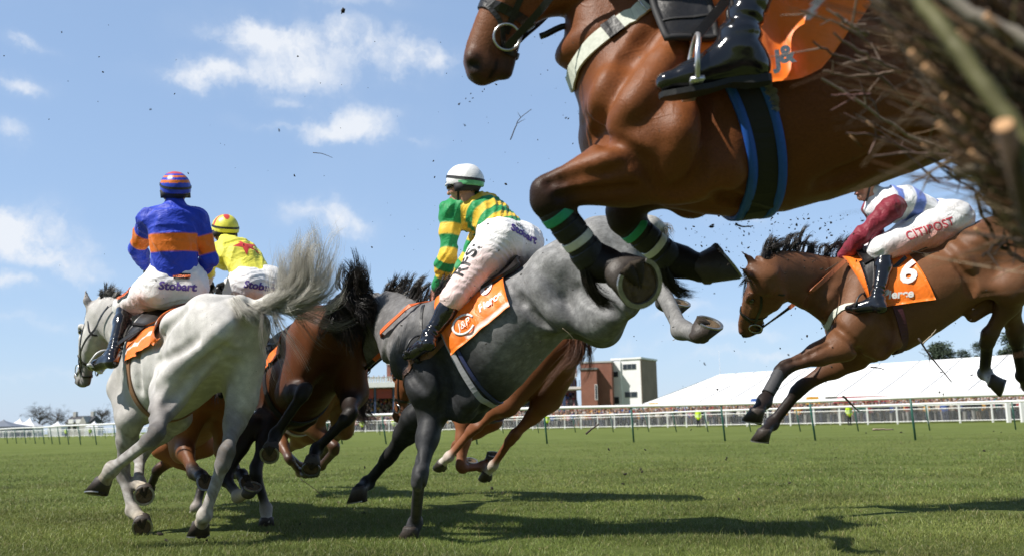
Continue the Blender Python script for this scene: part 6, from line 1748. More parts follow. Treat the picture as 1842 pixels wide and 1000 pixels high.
def grass():
    g = np.random.default_rng(5)
    zones = [(1.6, 4.2, 70000, .95), (4.2, 6.2, 150000, .85), (6.2, 9.0, 130000, 1.1), (9.0, 14.0, 90000, 1.6), (14.0, 34.0, 80000, 2.2)]
    Xs = []; Hs = []; Ws = []
    for d0, d1, n, k in zones:
        d = np.sqrt(g.random(n) * (d1 ** 2 - d0 ** 2) + d0 ** 2) if d1 < 30 else d0 + (d1 - d0) * g.random(n) ** 1.6; x = (g.random(n) * 1.28 - .64) * d
        p = np.stack([x, d], 1)
        # tufts: draw blades towards clump centres
        f = 3.1; cl = np.stack([np.sin(p[:, 0] * 7.3 + 3 * np.sin(p[:, 1] * 3.1)), np.cos(p[:, 1] * 8.1 + 2 * np.sin(p[:, 0] * 4.7))], 1)
        p = p + cl * .03
        tall = .5 + .5 * np.sin(p[:, 0] * 1.9 + 2.2 * np.sin(p[:, 1] * 1.3)) * np.cos(p[:, 1] * 2.7 + 1.4 * np.sin(p[:, 0] * 2.1))
        tall2 = .5 + .5 * np.sin(p[:, 0] * 11 + 3 * np.sin(p[:, 1] * 9)) * np.cos(p[:, 1] * 13 + 2 * np.sin(p[:, 0] * 7))
        worn = np.sin(p[:, 0] * 1.1 + 2.0 * np.sin(p[:, 1] * .8 + 1.3)) * np.sin(p[:, 1] * 1.7 + 1.5 * np.sin(p[:, 0] * 1.3)) + .5 * np.sin(p[:, 0] * 5.1 + 2 * np.sin(p[:, 1] * 4.3)) * np.sin(p[:, 1] * 6.1)
        wf = np.clip(1.15 - .9 * np.clip(worn - .35, 0, 1) * 1.6, .34, 1.1)
        Hs.append(wf * (.012 + .012 * tall + .016 * tall2 * g.random(n) + .03 * (g.random(n) > .99)) * (.6 + .8 * g.random(n)) * k ** .3); Ws.append(np.full(n, .0016 * k) * (.7 + .7 * g.random(n))); Xs.append(p)
    p = np.vstack(Xs); hh = np.concatenate(Hs); w = np.concatenate(Ws); n = len(p)
    a = g.random(n) * 6.283; lean = np.abs(g.normal(0, .55, n)); la = g.random(n) * 6.283
    side = np.stack([np.cos(a), np.sin(a), np.zeros(n)], 1) * w[:, None]
    b = np.stack([p[:, 0], p[:, 1], np.full(n, -.004)], 1); L = np.stack([np.cos(la) * lean, np.sin(la) * lean, np.ones(n)], 1) * hh[:, None]
    L2 = L * np.array([1.9, 1.9, 1.0])
    m1 = b + L * .55; tip = b + L2
    V = np.stack([b - side, b + side, m1 + side * .8, m1 - side * .8, tip], 1).reshape(-1, 3)
    i = np.arange(n)[:, None] * 5
    T3 = np.concatenate([i + np.array([[0, 1, 2]]), i + np.array([[0, 2, 3]]), i + np.array([[3, 2, 4]])], 1).reshape(-1, 3)
    base = np.array([[.148, .192, .045]]); t = g.random((n, 1)); patch = .5 + .5 * np.sin(p[:, :1] * .9 + 1.7 * np.sin(p[:, 1:] * .7))
    C = base * (.65 + .8 * t) + np.array([[.075, .045, .022]]) * t * patch
    p2 = .5 + .25 * np.sin(p[:, :1] * 2.3 + 2.1 * np.sin(p[:, 1:] * 1.1 + .7)) + .25 * np.sin(p[:, 1:] * 3.7 + 1.9 * np.sin(p[:, :1] * 1.7)); C = C * (.68 + .62 * p2)
    dry = g.random(n) > .90; C[dry] = np.array([.30, .26, .12])
    C = np.repeat(C, 5, 0)
    tag(part('grass', V, T3, grass_mat(), None, False, C, origin=(0, 0, 0)), kind='stuff', label='short green turf', cat='grass')
if not os.environ.get('SCENE_NOGRASS'): grass()
# ------------------------------------------------------------------ rails, fence, crowd, stand, marquee, trees, far houses
def W2(px, d): return np.array([(px - CX) / F_PX * d, d])       # place on the ground: bearing of a photo column, metres away
def path(pts, step):
    q = catmull([W2(*p) for p in pts], 400); s = np.concatenate([[0], np.cumsum(np.linalg.norm(np.diff(q, axis=0), axis=1))])
    u = np.arange(0, s[-1], step); return np.stack([np.interp(u, s, q[:, 0]), np.interp(u, s, q[:, 1])], 1)
WHITEP = lambda: plain('white painted plastic', (.80, .80, .79), .4, nscale=6, namp=.07)
GREENP = lambda: plain('green painted post', (.016, .10, .075), .45, nscale=12, namp=.2)
def running_rail(pts, step, hgt, label, r=.05):
    q = path(pts, step)
    root = empty('running_rail', (q[0][0], q[0][1], 0), label, 'rail')
    nn = len(q)
    top = np.array([[x, y, hgt + .012 * math.sin(i * 1.3)] for i, (x, y) in enumerate(q)])
    fine = catmull(top, nn * 3)
    m = MB(); m.tube(fine, r, 8); rl = m.build('rail', WHITEP(), root, True)
    for i in range(nn):
        t = q[min(i + 1, nn - 1)] - q[max(i - 1, 0)]; t = t / np.linalg.norm(t); nrm_ = np.array([-t[1], t[0]])
        if nrm_[1] < 0: nrm_ = -nrm_
        b = np.array([q[i][0] + nrm_[0] * .22, q[i][1] + nrm_[1] * .22, -.05]); u = np.array([q[i][0], q[i][1], hgt - .03])
        mid = np.array([q[i][0] + nrm_[0] * .22, q[i][1] + nrm_[1] * .22, hgt * .72])
        b[0] += .01; mid[0] += .01
        m = MB(); m.tube([b, lerp(b, u, .5), u], .031, 7); m.build('post', GREENP(), root, True)
running_rail([(2050, 23.5), (1805, 26.3), (1604, 27.3), (1258, 31.3), (896, 33.5), (643, 40), (174, 57), (60, 72), (-80, 95)], 3.0, 1.20, 'nearest white running rail on green posts across the turf', .052)
running_rail([(1980, 39), (1685, 43), (1500, 47), (1250, 56), (1076, 66), (650, 84), (170, 118), (-80, 160)], 3.6, 1.20, 'second white running rail, on thinner green posts beyond the nearest one', .050)
def white_fence():
    q = path([(1950, 73), (1842, 76), (1515, 83), (1247, 95), (978, 110), (650, 130), (330, 165), (130, 196), (-80, 225)], 2.4)
    root = empty('crowd_fence', (q[0][0], q[0][1], 0), 'long white post and rail fence with wire mesh in front of the spectators', 'fence')
    for hgt, r, nm in ((1.50, .05, 'rail'), (1.22, .045, 'rail'), (.20, .045, 'rail')):
        m = MB(); m.tube([[x, y, hgt] for x, y in q], r, 6); m.build(nm, WHITEP(), root, True)
    m = MB()
    for hgt in np.arange(.32, 1.2, .11): m.tube([[x, y + .03, hgt] for x, y in q], .010, 4)
    m.build('wire_mesh', plain('galvanised wire', (.45, .46, .47), .5, metal=.6), root)
    mp = MB()
    for i, (x, y) in enumerate(q):
        if i < 60:
            m = MB(); m.box((x - .055, y - .055, 0), (x + .055, y + .055, 1.56)); m.build('post', WHITEP(), root)
        else: mp.box((x - .055, y - .055, 0), (x + .055, y + .055, 1.56))
    if mp.n: tag(mp.build('far_posts', WHITEP(), root), kind='stuff')
    x, y = W2(1797, 74.5)
    for dx in (0, 1.1):
        m = MB(); m.box((x + dx - .13, y - .2, 0), (x + dx + .13, y + .06, 1.75)); m.build('gate_post', WHITEP(), root)
    m = MB(); m.tube([[x + 1.2, y - .1, 1.2], [x + 6, y - 1.0, .55]], .06, 6); m.build('gate_bar', WHITEP(), root)
white_fence()

def people_mesh(spots, g, facing=-1.57, coats=None):
    """many simple spectators: shoulders, arms, head, hair, legs; dyed per vertex"""
    prof = [(0.0, .10, .09), (.45, .13, .10), (.85, .17, .12), (.95, .155, .11), (1.25, .20, .125), (1.42, .225, .12), (1.48, .10, .08), (1.52, .055, .055)]
    hp = [(1.50, .05), (1.56, .075), (1.64, .092), (1.70, .088), (1.76, .06), (1.785, .01)]
    S = 8; a = np.linspace(0, 6.283, S, endpoint=False); V0 = []; kind = []
    for z, rx, ry in prof:
        for t in a: V0.append((rx * math.cos(t), ry * math.sin(t), z)); kind.append(0 if z < .9 else 1)
    for z, r in hp:
        for t in a: V0.append((r * .85 * math.cos(t), r * math.sin(t), z)); kind.append(3 if (z > 1.68 or (math.sin(t) > .3 and z > 1.58)) else 2)
    F0 = []
    for blk, nn in ((0, len(prof)), (len(prof) * S, len(hp))):
        for i in range(nn - 1):
            for k in range(S): F0.append((blk + i * S + k, blk + i * S + (k + 1) % S, blk + (i + 1) * S + (k + 1) % S, blk + (i + 1) * S + k))
    for s in (1, -1):
        o = len(V0)
        arm = [((.21 * s, 0, 1.42), .06), ((.27 * s, .0, 1.18), .055), ((.22 * s, -.16, 1.02), .045), ((.12 * s, -.24, 1.12), .04)]
        for (c, r) in arm:
            for t in a[::2]: V0.append((c[0] + r * math.cos(t), c[1] + r * math.sin(t) * .8, c[2] + r * .3 * math.sin(t))); kind.append(1 if c[1] > -.2 else 2)
        for i in range(3):
            for k in range(4): F0.append((o + i * 4 + k, o + i * 4 + (k + 1) % 4, o + (i + 1) * 4 + (k + 1) % 4, o + (i + 1) * 4 + k))
    V0 = np.array(V0); kind = np.array(kind); F0 = np.array(F0); n = len(spots); m = len(V0)
    sc = .93 + .14 * g.random(n); th = g.normal(0, .5, n); V = np.repeat(V0[None], n, 0) * sc[:, None, None]
    V[:, :, 0] *= (.95 + .25 * g.random(n))[:, None]
    c, s = np.cos(th)[:, None], np.sin(th)[:, None]; x = V[:, :, 0] * c - V[:, :, 1] * s; y = V[:, :, 0] * s + V[:, :, 1] * c
    V[:, :, 0] = x + np.array(spots)[:, 0:1]; V[:, :, 1] = y + np.array(spots)[:, 1:2]; V[:, :, 2] += np.array(spots)[:, 2:3]
    pal = np.array(coats or [(.02, .022, .03), (.03, .035, .06), (.05, .05, .055), (.10, .08, .06), (.25, .24, .23), (.5, .48, .45), (.35, .05, .05), (.06, .10, .28), (.45, .25, .27), (.02, .02, .02), (.16, .13, .10), (.03, .03, .045), (.5, .42, .35), (.04, .12, .10), (.55, .30, .08)])
    coat = pal[g.integers(0, len(pal), n)]; trou = pal[g.integers(0, 5, n)]; skin = np.array([(.50, .28, .20), (.42, .22, .15), (.55, .34, .26)])[g.integers(0, 3, n)]; hair = np.array([(.03, .02, .015), (.10, .06, .03), (.25, .17, .08), (.2, .2, .2), (.45, .42, .40)])[g.integers(0, 5, n)]
    C = np.zeros((n, m, 3))
    for k, src in ((0, trou), (1, coat), (2, skin), (3, hair)): C[:, kind == k] = src[:, None]
    Q = (F0[None] + (np.arange(n) * m)[:, None, None]).reshape(-1, 4)
    return V.reshape(-1, 3), Q, C.reshape(-1, 3)
def crowd():
    g = np.random.default_rng(9); sp = []
    for px in np.arange(560, 1900, 3.6):
        dfe = np.interp(px, [650, 978, 1247, 1515, 1842], [132, 112, 97, 85, 78])
        for k in range(5):
            d = dfe + 1.4 + k * 2.2 + g.random() * 2.0
            if g.random() < .93: sp.append([*W2(px + g.normal(0, 3), d), .10 + .14 * k])
    V, Q, C = people_mesh(sp, g)
    tag(part('crowd', V, Q, cloth_mat('crowd clothes', .8, 0, .001, 8., .2), None, True, C, origin=(0, 100, 0)), kind='stuff', label='dense crowd of spectators behind the white fence', cat='crowd')
crowd()

def steward(px, d, label, turn=0.0, h=.022):
    x, y = W2(px, d); o = np.array([x, y, 0.0]); c, s = math.cos(turn), math.sin(turn)
    q = lambda a, b, z: o + np.array([a * c - b * s, a * s + b * c, z])
    root = empty('person', o, label, 'steward', 'stewards in hi-vis jackets')
    D = Field()
    D.rc(q(0, 0, .98), q(0, 0, 1.38), .15, .17, 'b', .05, flat=((s, -c, 0), .7)); D.rc(q(0, 0, 1.45), q(0, 0, 1.56), .06, .06, 'f', .04); D.rc(q(0, -.01, 1.65), q(0, 0, 1.69), .095, .095, 'f', .03); D.rc(q(0, -.10, 1.645), q(0, -.11, 1.63), .015, .018, 'f', .02)
    for e in (1, -1):
        D.rc(q(.2 * e, 0, 1.40), q(.27 * e, .02, 1.12), .06, .05, 'b', .04); D.rc(q(.27 * e, .02, 1.12), q(.22 * e, -.12, .90), .047, .036, 'b', .03); D.rc(q(.22 * e, -.13, .88), q(.21 * e, -.16, .80), .045, .035, 'f', .02)
        D.rc(q(.09 * e, 0, .95), q(.10 * e, 0, .50), .095, .065, 'b', .05); D.rc(q(.10 * e, 0, .50), q(.11 * e, .02, .08), .065, .045, 'b', .03); D.rc(q(.11 * e, .04, .05), q(.12 * e, -.14, .035), .045, .038, 'b', .03)
    V, Q = D.mesh(h, 1); col = D.color(V, dict(b=(.02, .02, .025), f=(.48, .27, .19)))
    part('body', V, Q, cloth_mat('steward clothes', .7, 0, .001, 8., .3), root, True, col)
    D = Field(); D.rc(q(0, 0, .86), q(0, 0, 1.38), .185, .19, 'b', .05, flat=((s, -c, 0), .75))
    for e in (1, -1): D.rc(q(.19 * e, 0, 1.40), q(.27 * e, .02, 1.12), .075, .065, 'b', .05); D.rc(q(.27 * e, .02, 1.12), q(.23 * e, -.10, .94), .062, .055, 'b', .03)
    D.disp = folds((12, 20), .012, 3)
    V, Q = D.mesh(h, 1); z = V[:, 2]; col = np.tile(np.array([[.62, .85, .03]]), (len(V), 1)); col[((z > 1.0) & (z < 1.06)) | ((z > 1.16) & (z < 1.22))] = (.6, .62, .62)
    part('jacket', V, Q, cloth_mat('hi-vis cloth', .6, 0, .002, 8., .3), root, True, col)
    V = []; m = MB(); ball(m, q(0, .01, 1.73), (.10, .105, .07), 10, 6); m.build('cap' if turn > 0 else 'hair', plain('dark hair', (.03, .025, .02), .7), root, True)
steward(1515, 80, 'largest steward in view, in a yellow hi-vis coat, standing under the long marquee', .3)
steward(1247, 93, 'steward in yellow hi-vis by the fence, below the gap between brick building and marquee', -.2)
steward(978, 107, 'steward in yellow hi-vis by the fence beside the hind legs of the chestnut horse', .2)
steward(649, 126, 'steward in yellow hi-vis at the fence just right of the raised black tail', 0)
steward(705, 128, 'steward in yellow hi-vis at the fence beside the chestnut horse\'s head', .5)
steward(577, 134, 'steward in yellow hi-vis at the fence seen between the legs of the dark bay', -.5)
steward(122, 188, 'tiny far steward in yellow hi-vis at the left fence, below the grey house', .1)
steward(165, 182, 'tiny far steward in yellow hi-vis at the left fence, next to the light grey horse', .6)

def brick_mat(name, c1, c2, mortar=(.30, .27, .24), sc=1.0):
    if name in MATS: return MATS[name]
    m, t, b = new_mat(name)
    tc = t.new('ShaderNodeTexCoord').outputs['Object']
    sp = t.new('ShaderNodeSeparateXYZ'); t.l.new(tc, sp.inputs[0])
    cb = t.new('ShaderNodeCombineXYZ'); t.l.new(t.math('ADD', sp.outputs[0], sp.outputs[1]), cb.inputs[0]); t.l.new(sp.outputs[2], cb.inputs[1])
    br = t.new('ShaderNodeTexBrick', i_Scale=sc, i_Color1=(*c1, 1), i_Color2=(*c2, 1), i_Mortar=(*mortar, 1)); t.l.new(cb.outputs[0], br.inputs['Vector'])
    br.inputs['Brick Width'].default_value = .46; br.inputs['Row Height'].default_value = .16; br.inputs['Mortar Size'].default_value = .015
    n = t.new('ShaderNodeTexNoise', i_Scale=.5, i_Detail=5.0, i_Vector=tc).outputs['Fac']
    c = t.new('ShaderNodeVectorMath', operation='SCALE'); t.l.new(br.outputs['Color'], c.inputs[0]); t.l.new(t.math('MULTIPLY_ADD', n, .6, .7), c.inputs['Scale'])
    t.l.new(c.outputs[0], b.inputs['Base Color']); b.inputs['Roughness'].default_value = .85
    return m
RED_BRICK = lambda: brick_mat('red brick', (.27, .095, .06), (.22, .075, .05), (.26, .17, .13))
BROWN_BRICK = lambda: brick_mat('brown brick', (.30, .21, .145), (.25, .17, .12))
CONC = lambda: plain('white render', (.82, .82, .82), .8, nscale=.8, namp=.10)
GLASSD = lambda: plain('dark window glass', (.03, .04, .05), .12, spec=.6, nscale=2)
def frame_of(px, d, yaw=0.0):
    x, y = W2(px, d); c, s = math.cos(yaw), math.sin(yaw)
    return (lambda V: np.stack([x + V[:, 0] * c - V[:, 1] * s, y + V[:, 0] * s + V[:, 1] * c, V[:, 2]], 1)), np.array([x, y, 0.0])
def zat(px, py, d): return float(P(px, py, d)[2])
def buildings():
    # white block with brown brick end
    d = 190.0; M, o = frame_of(1097, d, -.48); k = d / F_PX
    r = empty('office_block', o, 'flat-roofed white block with a brown brick end wall beside the marquee', 'building')
    H0 = 12.9; w1 = 47 * k / .88; w2 = 42 * k / .50
    m = MB(); m.box((0, 0, 0), (w1, w2, H0), M); wl = m.build('white_wall', CONC(), r)
    m = MB(); m.box((w1 + .004, .02, 0), (w1 + .12, w2 - .02, H0 - .05), M); m.build('brick_end', BROWN_BRICK(), r)
    m = MB(); m.box((-.2, -.2, H0 + .003), (w1 + .3, w2 + .2, H0 + .35), M); m.build('parapet', CONC(), r)
    m = MB(); m.box((.0, -.35, 0), (1.9, -.003, H0 - .3), M); m.build('stair_pier', CONC(), r)
    for (a, b, z0, z1) in ((2.3, 5.1, 10.9, 12.0), (2.5, 5.1, 5.4, 6.5), (.4, 1.4, 9.5, 10.6), (.4, 1.4, 4.2, 5.6)):
        yy = -.36 if a < 2 else -.01
        m = MB(); m.box((a, yy - .06, z0), (b, yy - .003, z1), M); w = m.build('window', plain('grey frame', (.25, .26, .27), .5), r)
        n = max(1, int((b - a) / .9)); m = MB()
        for i in range(n): m.box((a + .06 + i * (b - a) / n, yy - .08, z0 + .08), (a + (i + 1) * (b - a) / n - .06, yy - .062, z1 - .08), M)
        m.build('pane', GLASSD(), w)
    # red brick block
    d = 188.0; M, o = frame_of(1040, d, -.22); k = d / F_PX
    r = empty('brick_block', o, 'red brick block with a sloping parapet between grandstand and white block', 'building')
    m = MB(); m.box((0, 0, 0), (56 * k, 12, 12.3), M); m.build('wall', RED_BRICK(), r)
    m = MB(); m.box((-.1, -.1, 12.303), (56 * k + .1, 12, 12.6), M); m.build('coping', plain('pale stone coping', (.45, .43, .40), .8), r)
    m = MB(); m.box((0.3, -1.8, 0), (31 * k, -.004, 10.9), M); m.build('front_bay', RED_BRICK(), r)
    m = MB(); m.box((0.1, -2.0, 10.904), (31 * k + .2, -.004, 11.25), M); m.build('bay_roof', plain('grey lead', (.16, .17, .17), .7), r)
    m = MB(); m.box((3.0, -1.87, 5.0), (3.5, -1.803, 8.0), M); w = m.build('window', CONC(), r)
    m = MB(); m.box((3.08, -1.89, 5.1), (3.42, -1.873, 7.9), M); m.build('pane', GLASSD(), w)
    # grandstand
    d = 200.0; M, o = frame_of(632, d, .0); k = d / F_PX; L = 408 * k
    r = empty('grandstand', o, 'red brick grandstand with a roofed terrace full of spectators', 'grandstand')
    m = MB(); m.box((0, 14, 0), (L, 22, 10.6), M); m.build('back_wall', RED_BRICK(), r)
    m = MB()
    for i in range(12): m.box((0, 2 + i * 1.0, 0), (L, 3.004 + i * 1.0, 1.2 + i * .42), M)
    m.build('terrace', plain('concrete steps', (.30, .29, .28), .85, nscale=3), r)
    m = MB(); m.box((-1, -1, 9.3), (L * .70, 16, 9.75), M); m.build('roof', CONC(), r)
    m = MB(); m.box((-1, -1.06, 8.9), (L * .70, -1.004, 9.9), M); m.build('fascia', CONC(), r)
    m = MB()
    for i in range(58): m.box((.4 + i * .56, -.6, 9.755), (.78 + i * .56, -.52, 11.0), M)
    m.box((.2, -.65, 11.004), (33, -.47, 11.1), M); m.build('balcony_rail', plain('balcony panels', (.62, .63, .62), .6), r)
    for i in range(9):
        m = MB(); m.box((.6 + i * 3.9, 0, 0), (.95 + i * 3.9, .35, 9.29), M); m.build('column', plain('blue painted steel', (.05, .08, .17), .5), r)
    for i in range(8):
        m = MB(); m.box((1.1 + i * 3.9, .1, 6.6), (4.3 + i * 3.9, .2, 8.6), M); m.build('panel', plain('red panel', (.30, .045, .03), .6), r)
    m = MB()
    for i in range(60): m.box((10 + i * .3, 12.6, 5.6), (10.12 + i * .3, 12.7, 8.5), M)
    m.build('screen', CONC(), r)
    # towers of brick above the terrace
    for a, b, hh in ((54 * k, 92 * k, 14.0), (352 * k, 405 * k, 15.4), (200 * k, 260 * k, 13.6)):
        m = MB(); m.box((a, 6, 10.61), (b, 15, hh), M); t = m.build('tower', RED_BRICK(), r)
        m = MB(); m.box((a + .8, 5.9, hh - 2.3), (a + 2.4, 5.997, hh - 1.0), M); m.build('window', GLASSD(), t)
        m = MB(); m.box((a - .15, 5.8, hh + .003), (b + .15, 15.1, hh + .3), M); m.build('coping', plain('pale stone coping', (.45, .43, .40), .8), t)
    # right end: white balcony, blue frame, brick stair
    a = 368 * k
    m = MB(); m.box((a, -3, 7.6), (a + 5.2, 6, 8.1), M); m.box((a - .2, -3.1, 10.0), (a + 3.6, 6, 10.9), M); m.build('end_balcony', CONC(), r)
    m = MB()
    for i in range(8): m.box((a + .3 + i * .55, -2.9, 8.104), (a + .42 + i * .55, -2.8, 9.4), M)
    m.build('end_rail', plain('blue painted steel', (.05, .08, .17), .5), r)
    m = MB(); m.box((a + .6, -2.5, 0), (a + 1.3, -1.9, 7.597), M); m.build('end_column', plain('blue painted steel', (.05, .08, .17), .5), r)
    m = MB(); m.box((a + 1.6, -4.5, 0), (a + 8.5, -3.2, 4.1), M); m.build('stair_wall', RED_BRICK(), r)
    g = np.random.default_rng(17); sp = []
    for row in range(12):
        for i in np.arange(.5, L - .5, .62):
            if g.random() < .78:
                q = M(np.array([[i + g.normal(0, .12), 2.5 + row * 1.0, 0]]))[0]; sp.append([q[0], q[1], 1.2 + row * .42])
    for i in np.arange(1, 32, 1.1):
        if g.random() < .4: q = M(np.array([[i, .6, 0]]))[0]; sp.append([q[0], q[1], 9.76])
    V, Q, C = people_mesh(sp, g)
    tag(part('stand_crowd', V, Q, cloth_mat('crowd clothes', .8, 0, .001, 8., .2), None, True, C, origin=(o[0], o[1], 0)), kind='stuff', label='spectators packed on the grandstand terrace', cat='crowd')
buildings()

def marquee():
    e1 = W2(1150, 132); e2 = W2(1960, 88); dv = (e2 - e1); Lg = np.linalg.norm(dv); dv /= Lg; nb = np.array([-dv[1], dv[0]]); nb = nb if nb[1] > 0 else -nb
    Z = lambda a, b, z: np.array([*(e1 + dv * a + nb * b), z])
    r = empty('marquee', [*e1, 0], 'very long white marquee roof behind the crowd on the right', 'marquee')
    n = int(Lg / 5); he, hr, wd = 3.1, 7.0, 10.0
    V = []; Fs = []; rows = 9
    for i in range(n * 4 + 1):
        a = Lg * i / (n * 4)
        for j in range(rows):
            v = j / (rows - 1); sag = -.10 * math.sin(math.pi * v) - .06 * abs(math.sin(math.pi * a / 5)) * math.sin(math.pi * v)
            ins = 5.5 * v * max(0., 1 - a / 14.0)
            V.append(Z(a + ins, wd * v, he + (hr - he) * v + sag))
    m_ = n * 4 + 1
    for i in range(m_ - 1):
        for j in range(rows - 1): Fs.append((i * rows + j, (i + 1) * rows + j, (i + 1) * rows + j + 1, i * rows + j + 1))
    o = len(V); V += [Z(5.5, wd, hr), Z(Lg, wd, hr), Z(Lg, wd * 2, he), Z(0, wd * 2, he), Z(0, 0, he)]
    Fs += [(o, o + 1, o + 2, o + 3), (o, o + 3, o + 4)]
    part('roof', V, Fs, plain('white marquee canvas', (.82, .82, .82), .55, nscale=.5, namp=.05), r, True)
    for i in range(1, n):
        a = 5.0 * i
        pts = [Z(a + 5.5 * v * max(0., 1 - a / 14.), wd * v, he + (hr - he) * v + .03 - .10 * math.sin(math.pi * v)) for v in np.linspace(0, 1, 8)]
        m = MB(); m.tube(pts, .06, 5); m.build('seam', plain('grey seam', (.36, .37, .39), .6), r)
    m = MB(); m.box((0, 0, 0), (1, 1, 1), lambda V: np.array([Z(v[0] * Lg, -.06 + v[1] * .05, he - .45 + v[2] * .44) for v in V])); m.build('valance', plain('white marquee canvas', (.82, .82, .82), .55, nscale=.5, namp=.05), r)
    for i in range(0, n + 1):
        a = 5.0 * i
        V = [Z(a - .5, .0, he - .4), Z(a + .5, .0, he - .4), Z(a + .1, 0, 0), Z(a - .1, 0, 0), Z(a - .5, .15, he - .4), Z(a + .5, .15, he - .4), Z(a + .1, .15, 0), Z(a - .1, .15, 0)]
        part('leg', V, [(0, 1, 2, 3), (7, 6, 5, 4), (0, 3, 7, 4), (1, 5, 6, 2), (0, 4, 5, 1), (3, 2, 6, 7)], CONC(), r, False)
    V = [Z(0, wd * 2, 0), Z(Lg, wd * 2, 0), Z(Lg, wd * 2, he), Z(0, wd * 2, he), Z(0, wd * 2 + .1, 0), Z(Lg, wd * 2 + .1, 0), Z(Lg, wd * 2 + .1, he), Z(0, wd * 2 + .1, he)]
    part('back_wall', V, [(0, 1, 2, 3), (7, 6, 5, 4), (0, 3, 7, 4), (1, 5, 6, 2), (3, 2, 6, 7), (0, 4, 5, 1)], plain('shaded canvas lining', (.35, .34, .33), .8, nscale=.5), r, False)  # interior shade is put into the grey of the white canvas
marquee()
def stall(px, d, w, h0, h1, col, label, name='stall'):
    x, y = W2(px, d); m = MB(); r = empty(name, (x, y, 0), label, 'stall')
    V = [(x - w / 2, y - .8, h0), (x + w / 2, y - .8, h0), (x + w / 2, y + .8, h0), (x - w / 2, y + .8, h0), (x - w * .42, y - .5, h1), (x + w * .42, y - .5, h1), (x + w * .42, y + .5, h1), (x - w * .42, y + .5, h1)]
    part('canopy', V, [(3, 2, 1, 0), (4, 5, 6, 7), (0, 1, 5, 4), (1, 2, 6, 5), (2, 3, 7, 6), (3, 0, 4, 7)], plain('canopy ' + label[:12], col, .6, nscale=3), r, False)
    for sx in (-1, 1):
        for sy in (-.7, .7): m = MB(); m.tube([(x + sx * w * .45, y + sy, 0), (x + sx * w * .45, y + sy, h0)], .04, 6); m.build('pole', CONC(), r)
for px, d, w, h0, h1, col, lb in ((1541, 92, 5.2, 2.05, 2.6, (.33, .03, .05), 'long crimson stall roof under the marquee edge'), (1452, 95, 1.0, 2.0, 2.75, (.60, .30, .03), 'small amber kiosk above the crowd'), (1486, 95, 1.0, 2.0, 2.7, (.10, .09, .07), 'small dark kiosk above the crowd'),
        (1356, 100, 1.5, 2.3, 2.8, (.05, .12, .35), 'small blue stall roof left of the amber kiosk'), (1110, 118, 1.5, 2.3, 2.7, (.45, .06, .06), 'small red parasol before the white block'), (1139, 118, 1.5, 2.3, 2.75, (.10, .38, .46), 'small turquoise parasol before the white block'), (1168, 118, 1.2, 2.3, 2.9, (.60, .36, .06), 'small yellow parasol at the marquee corner')):
    stall(px, d, w, h0, h1, col, lb)

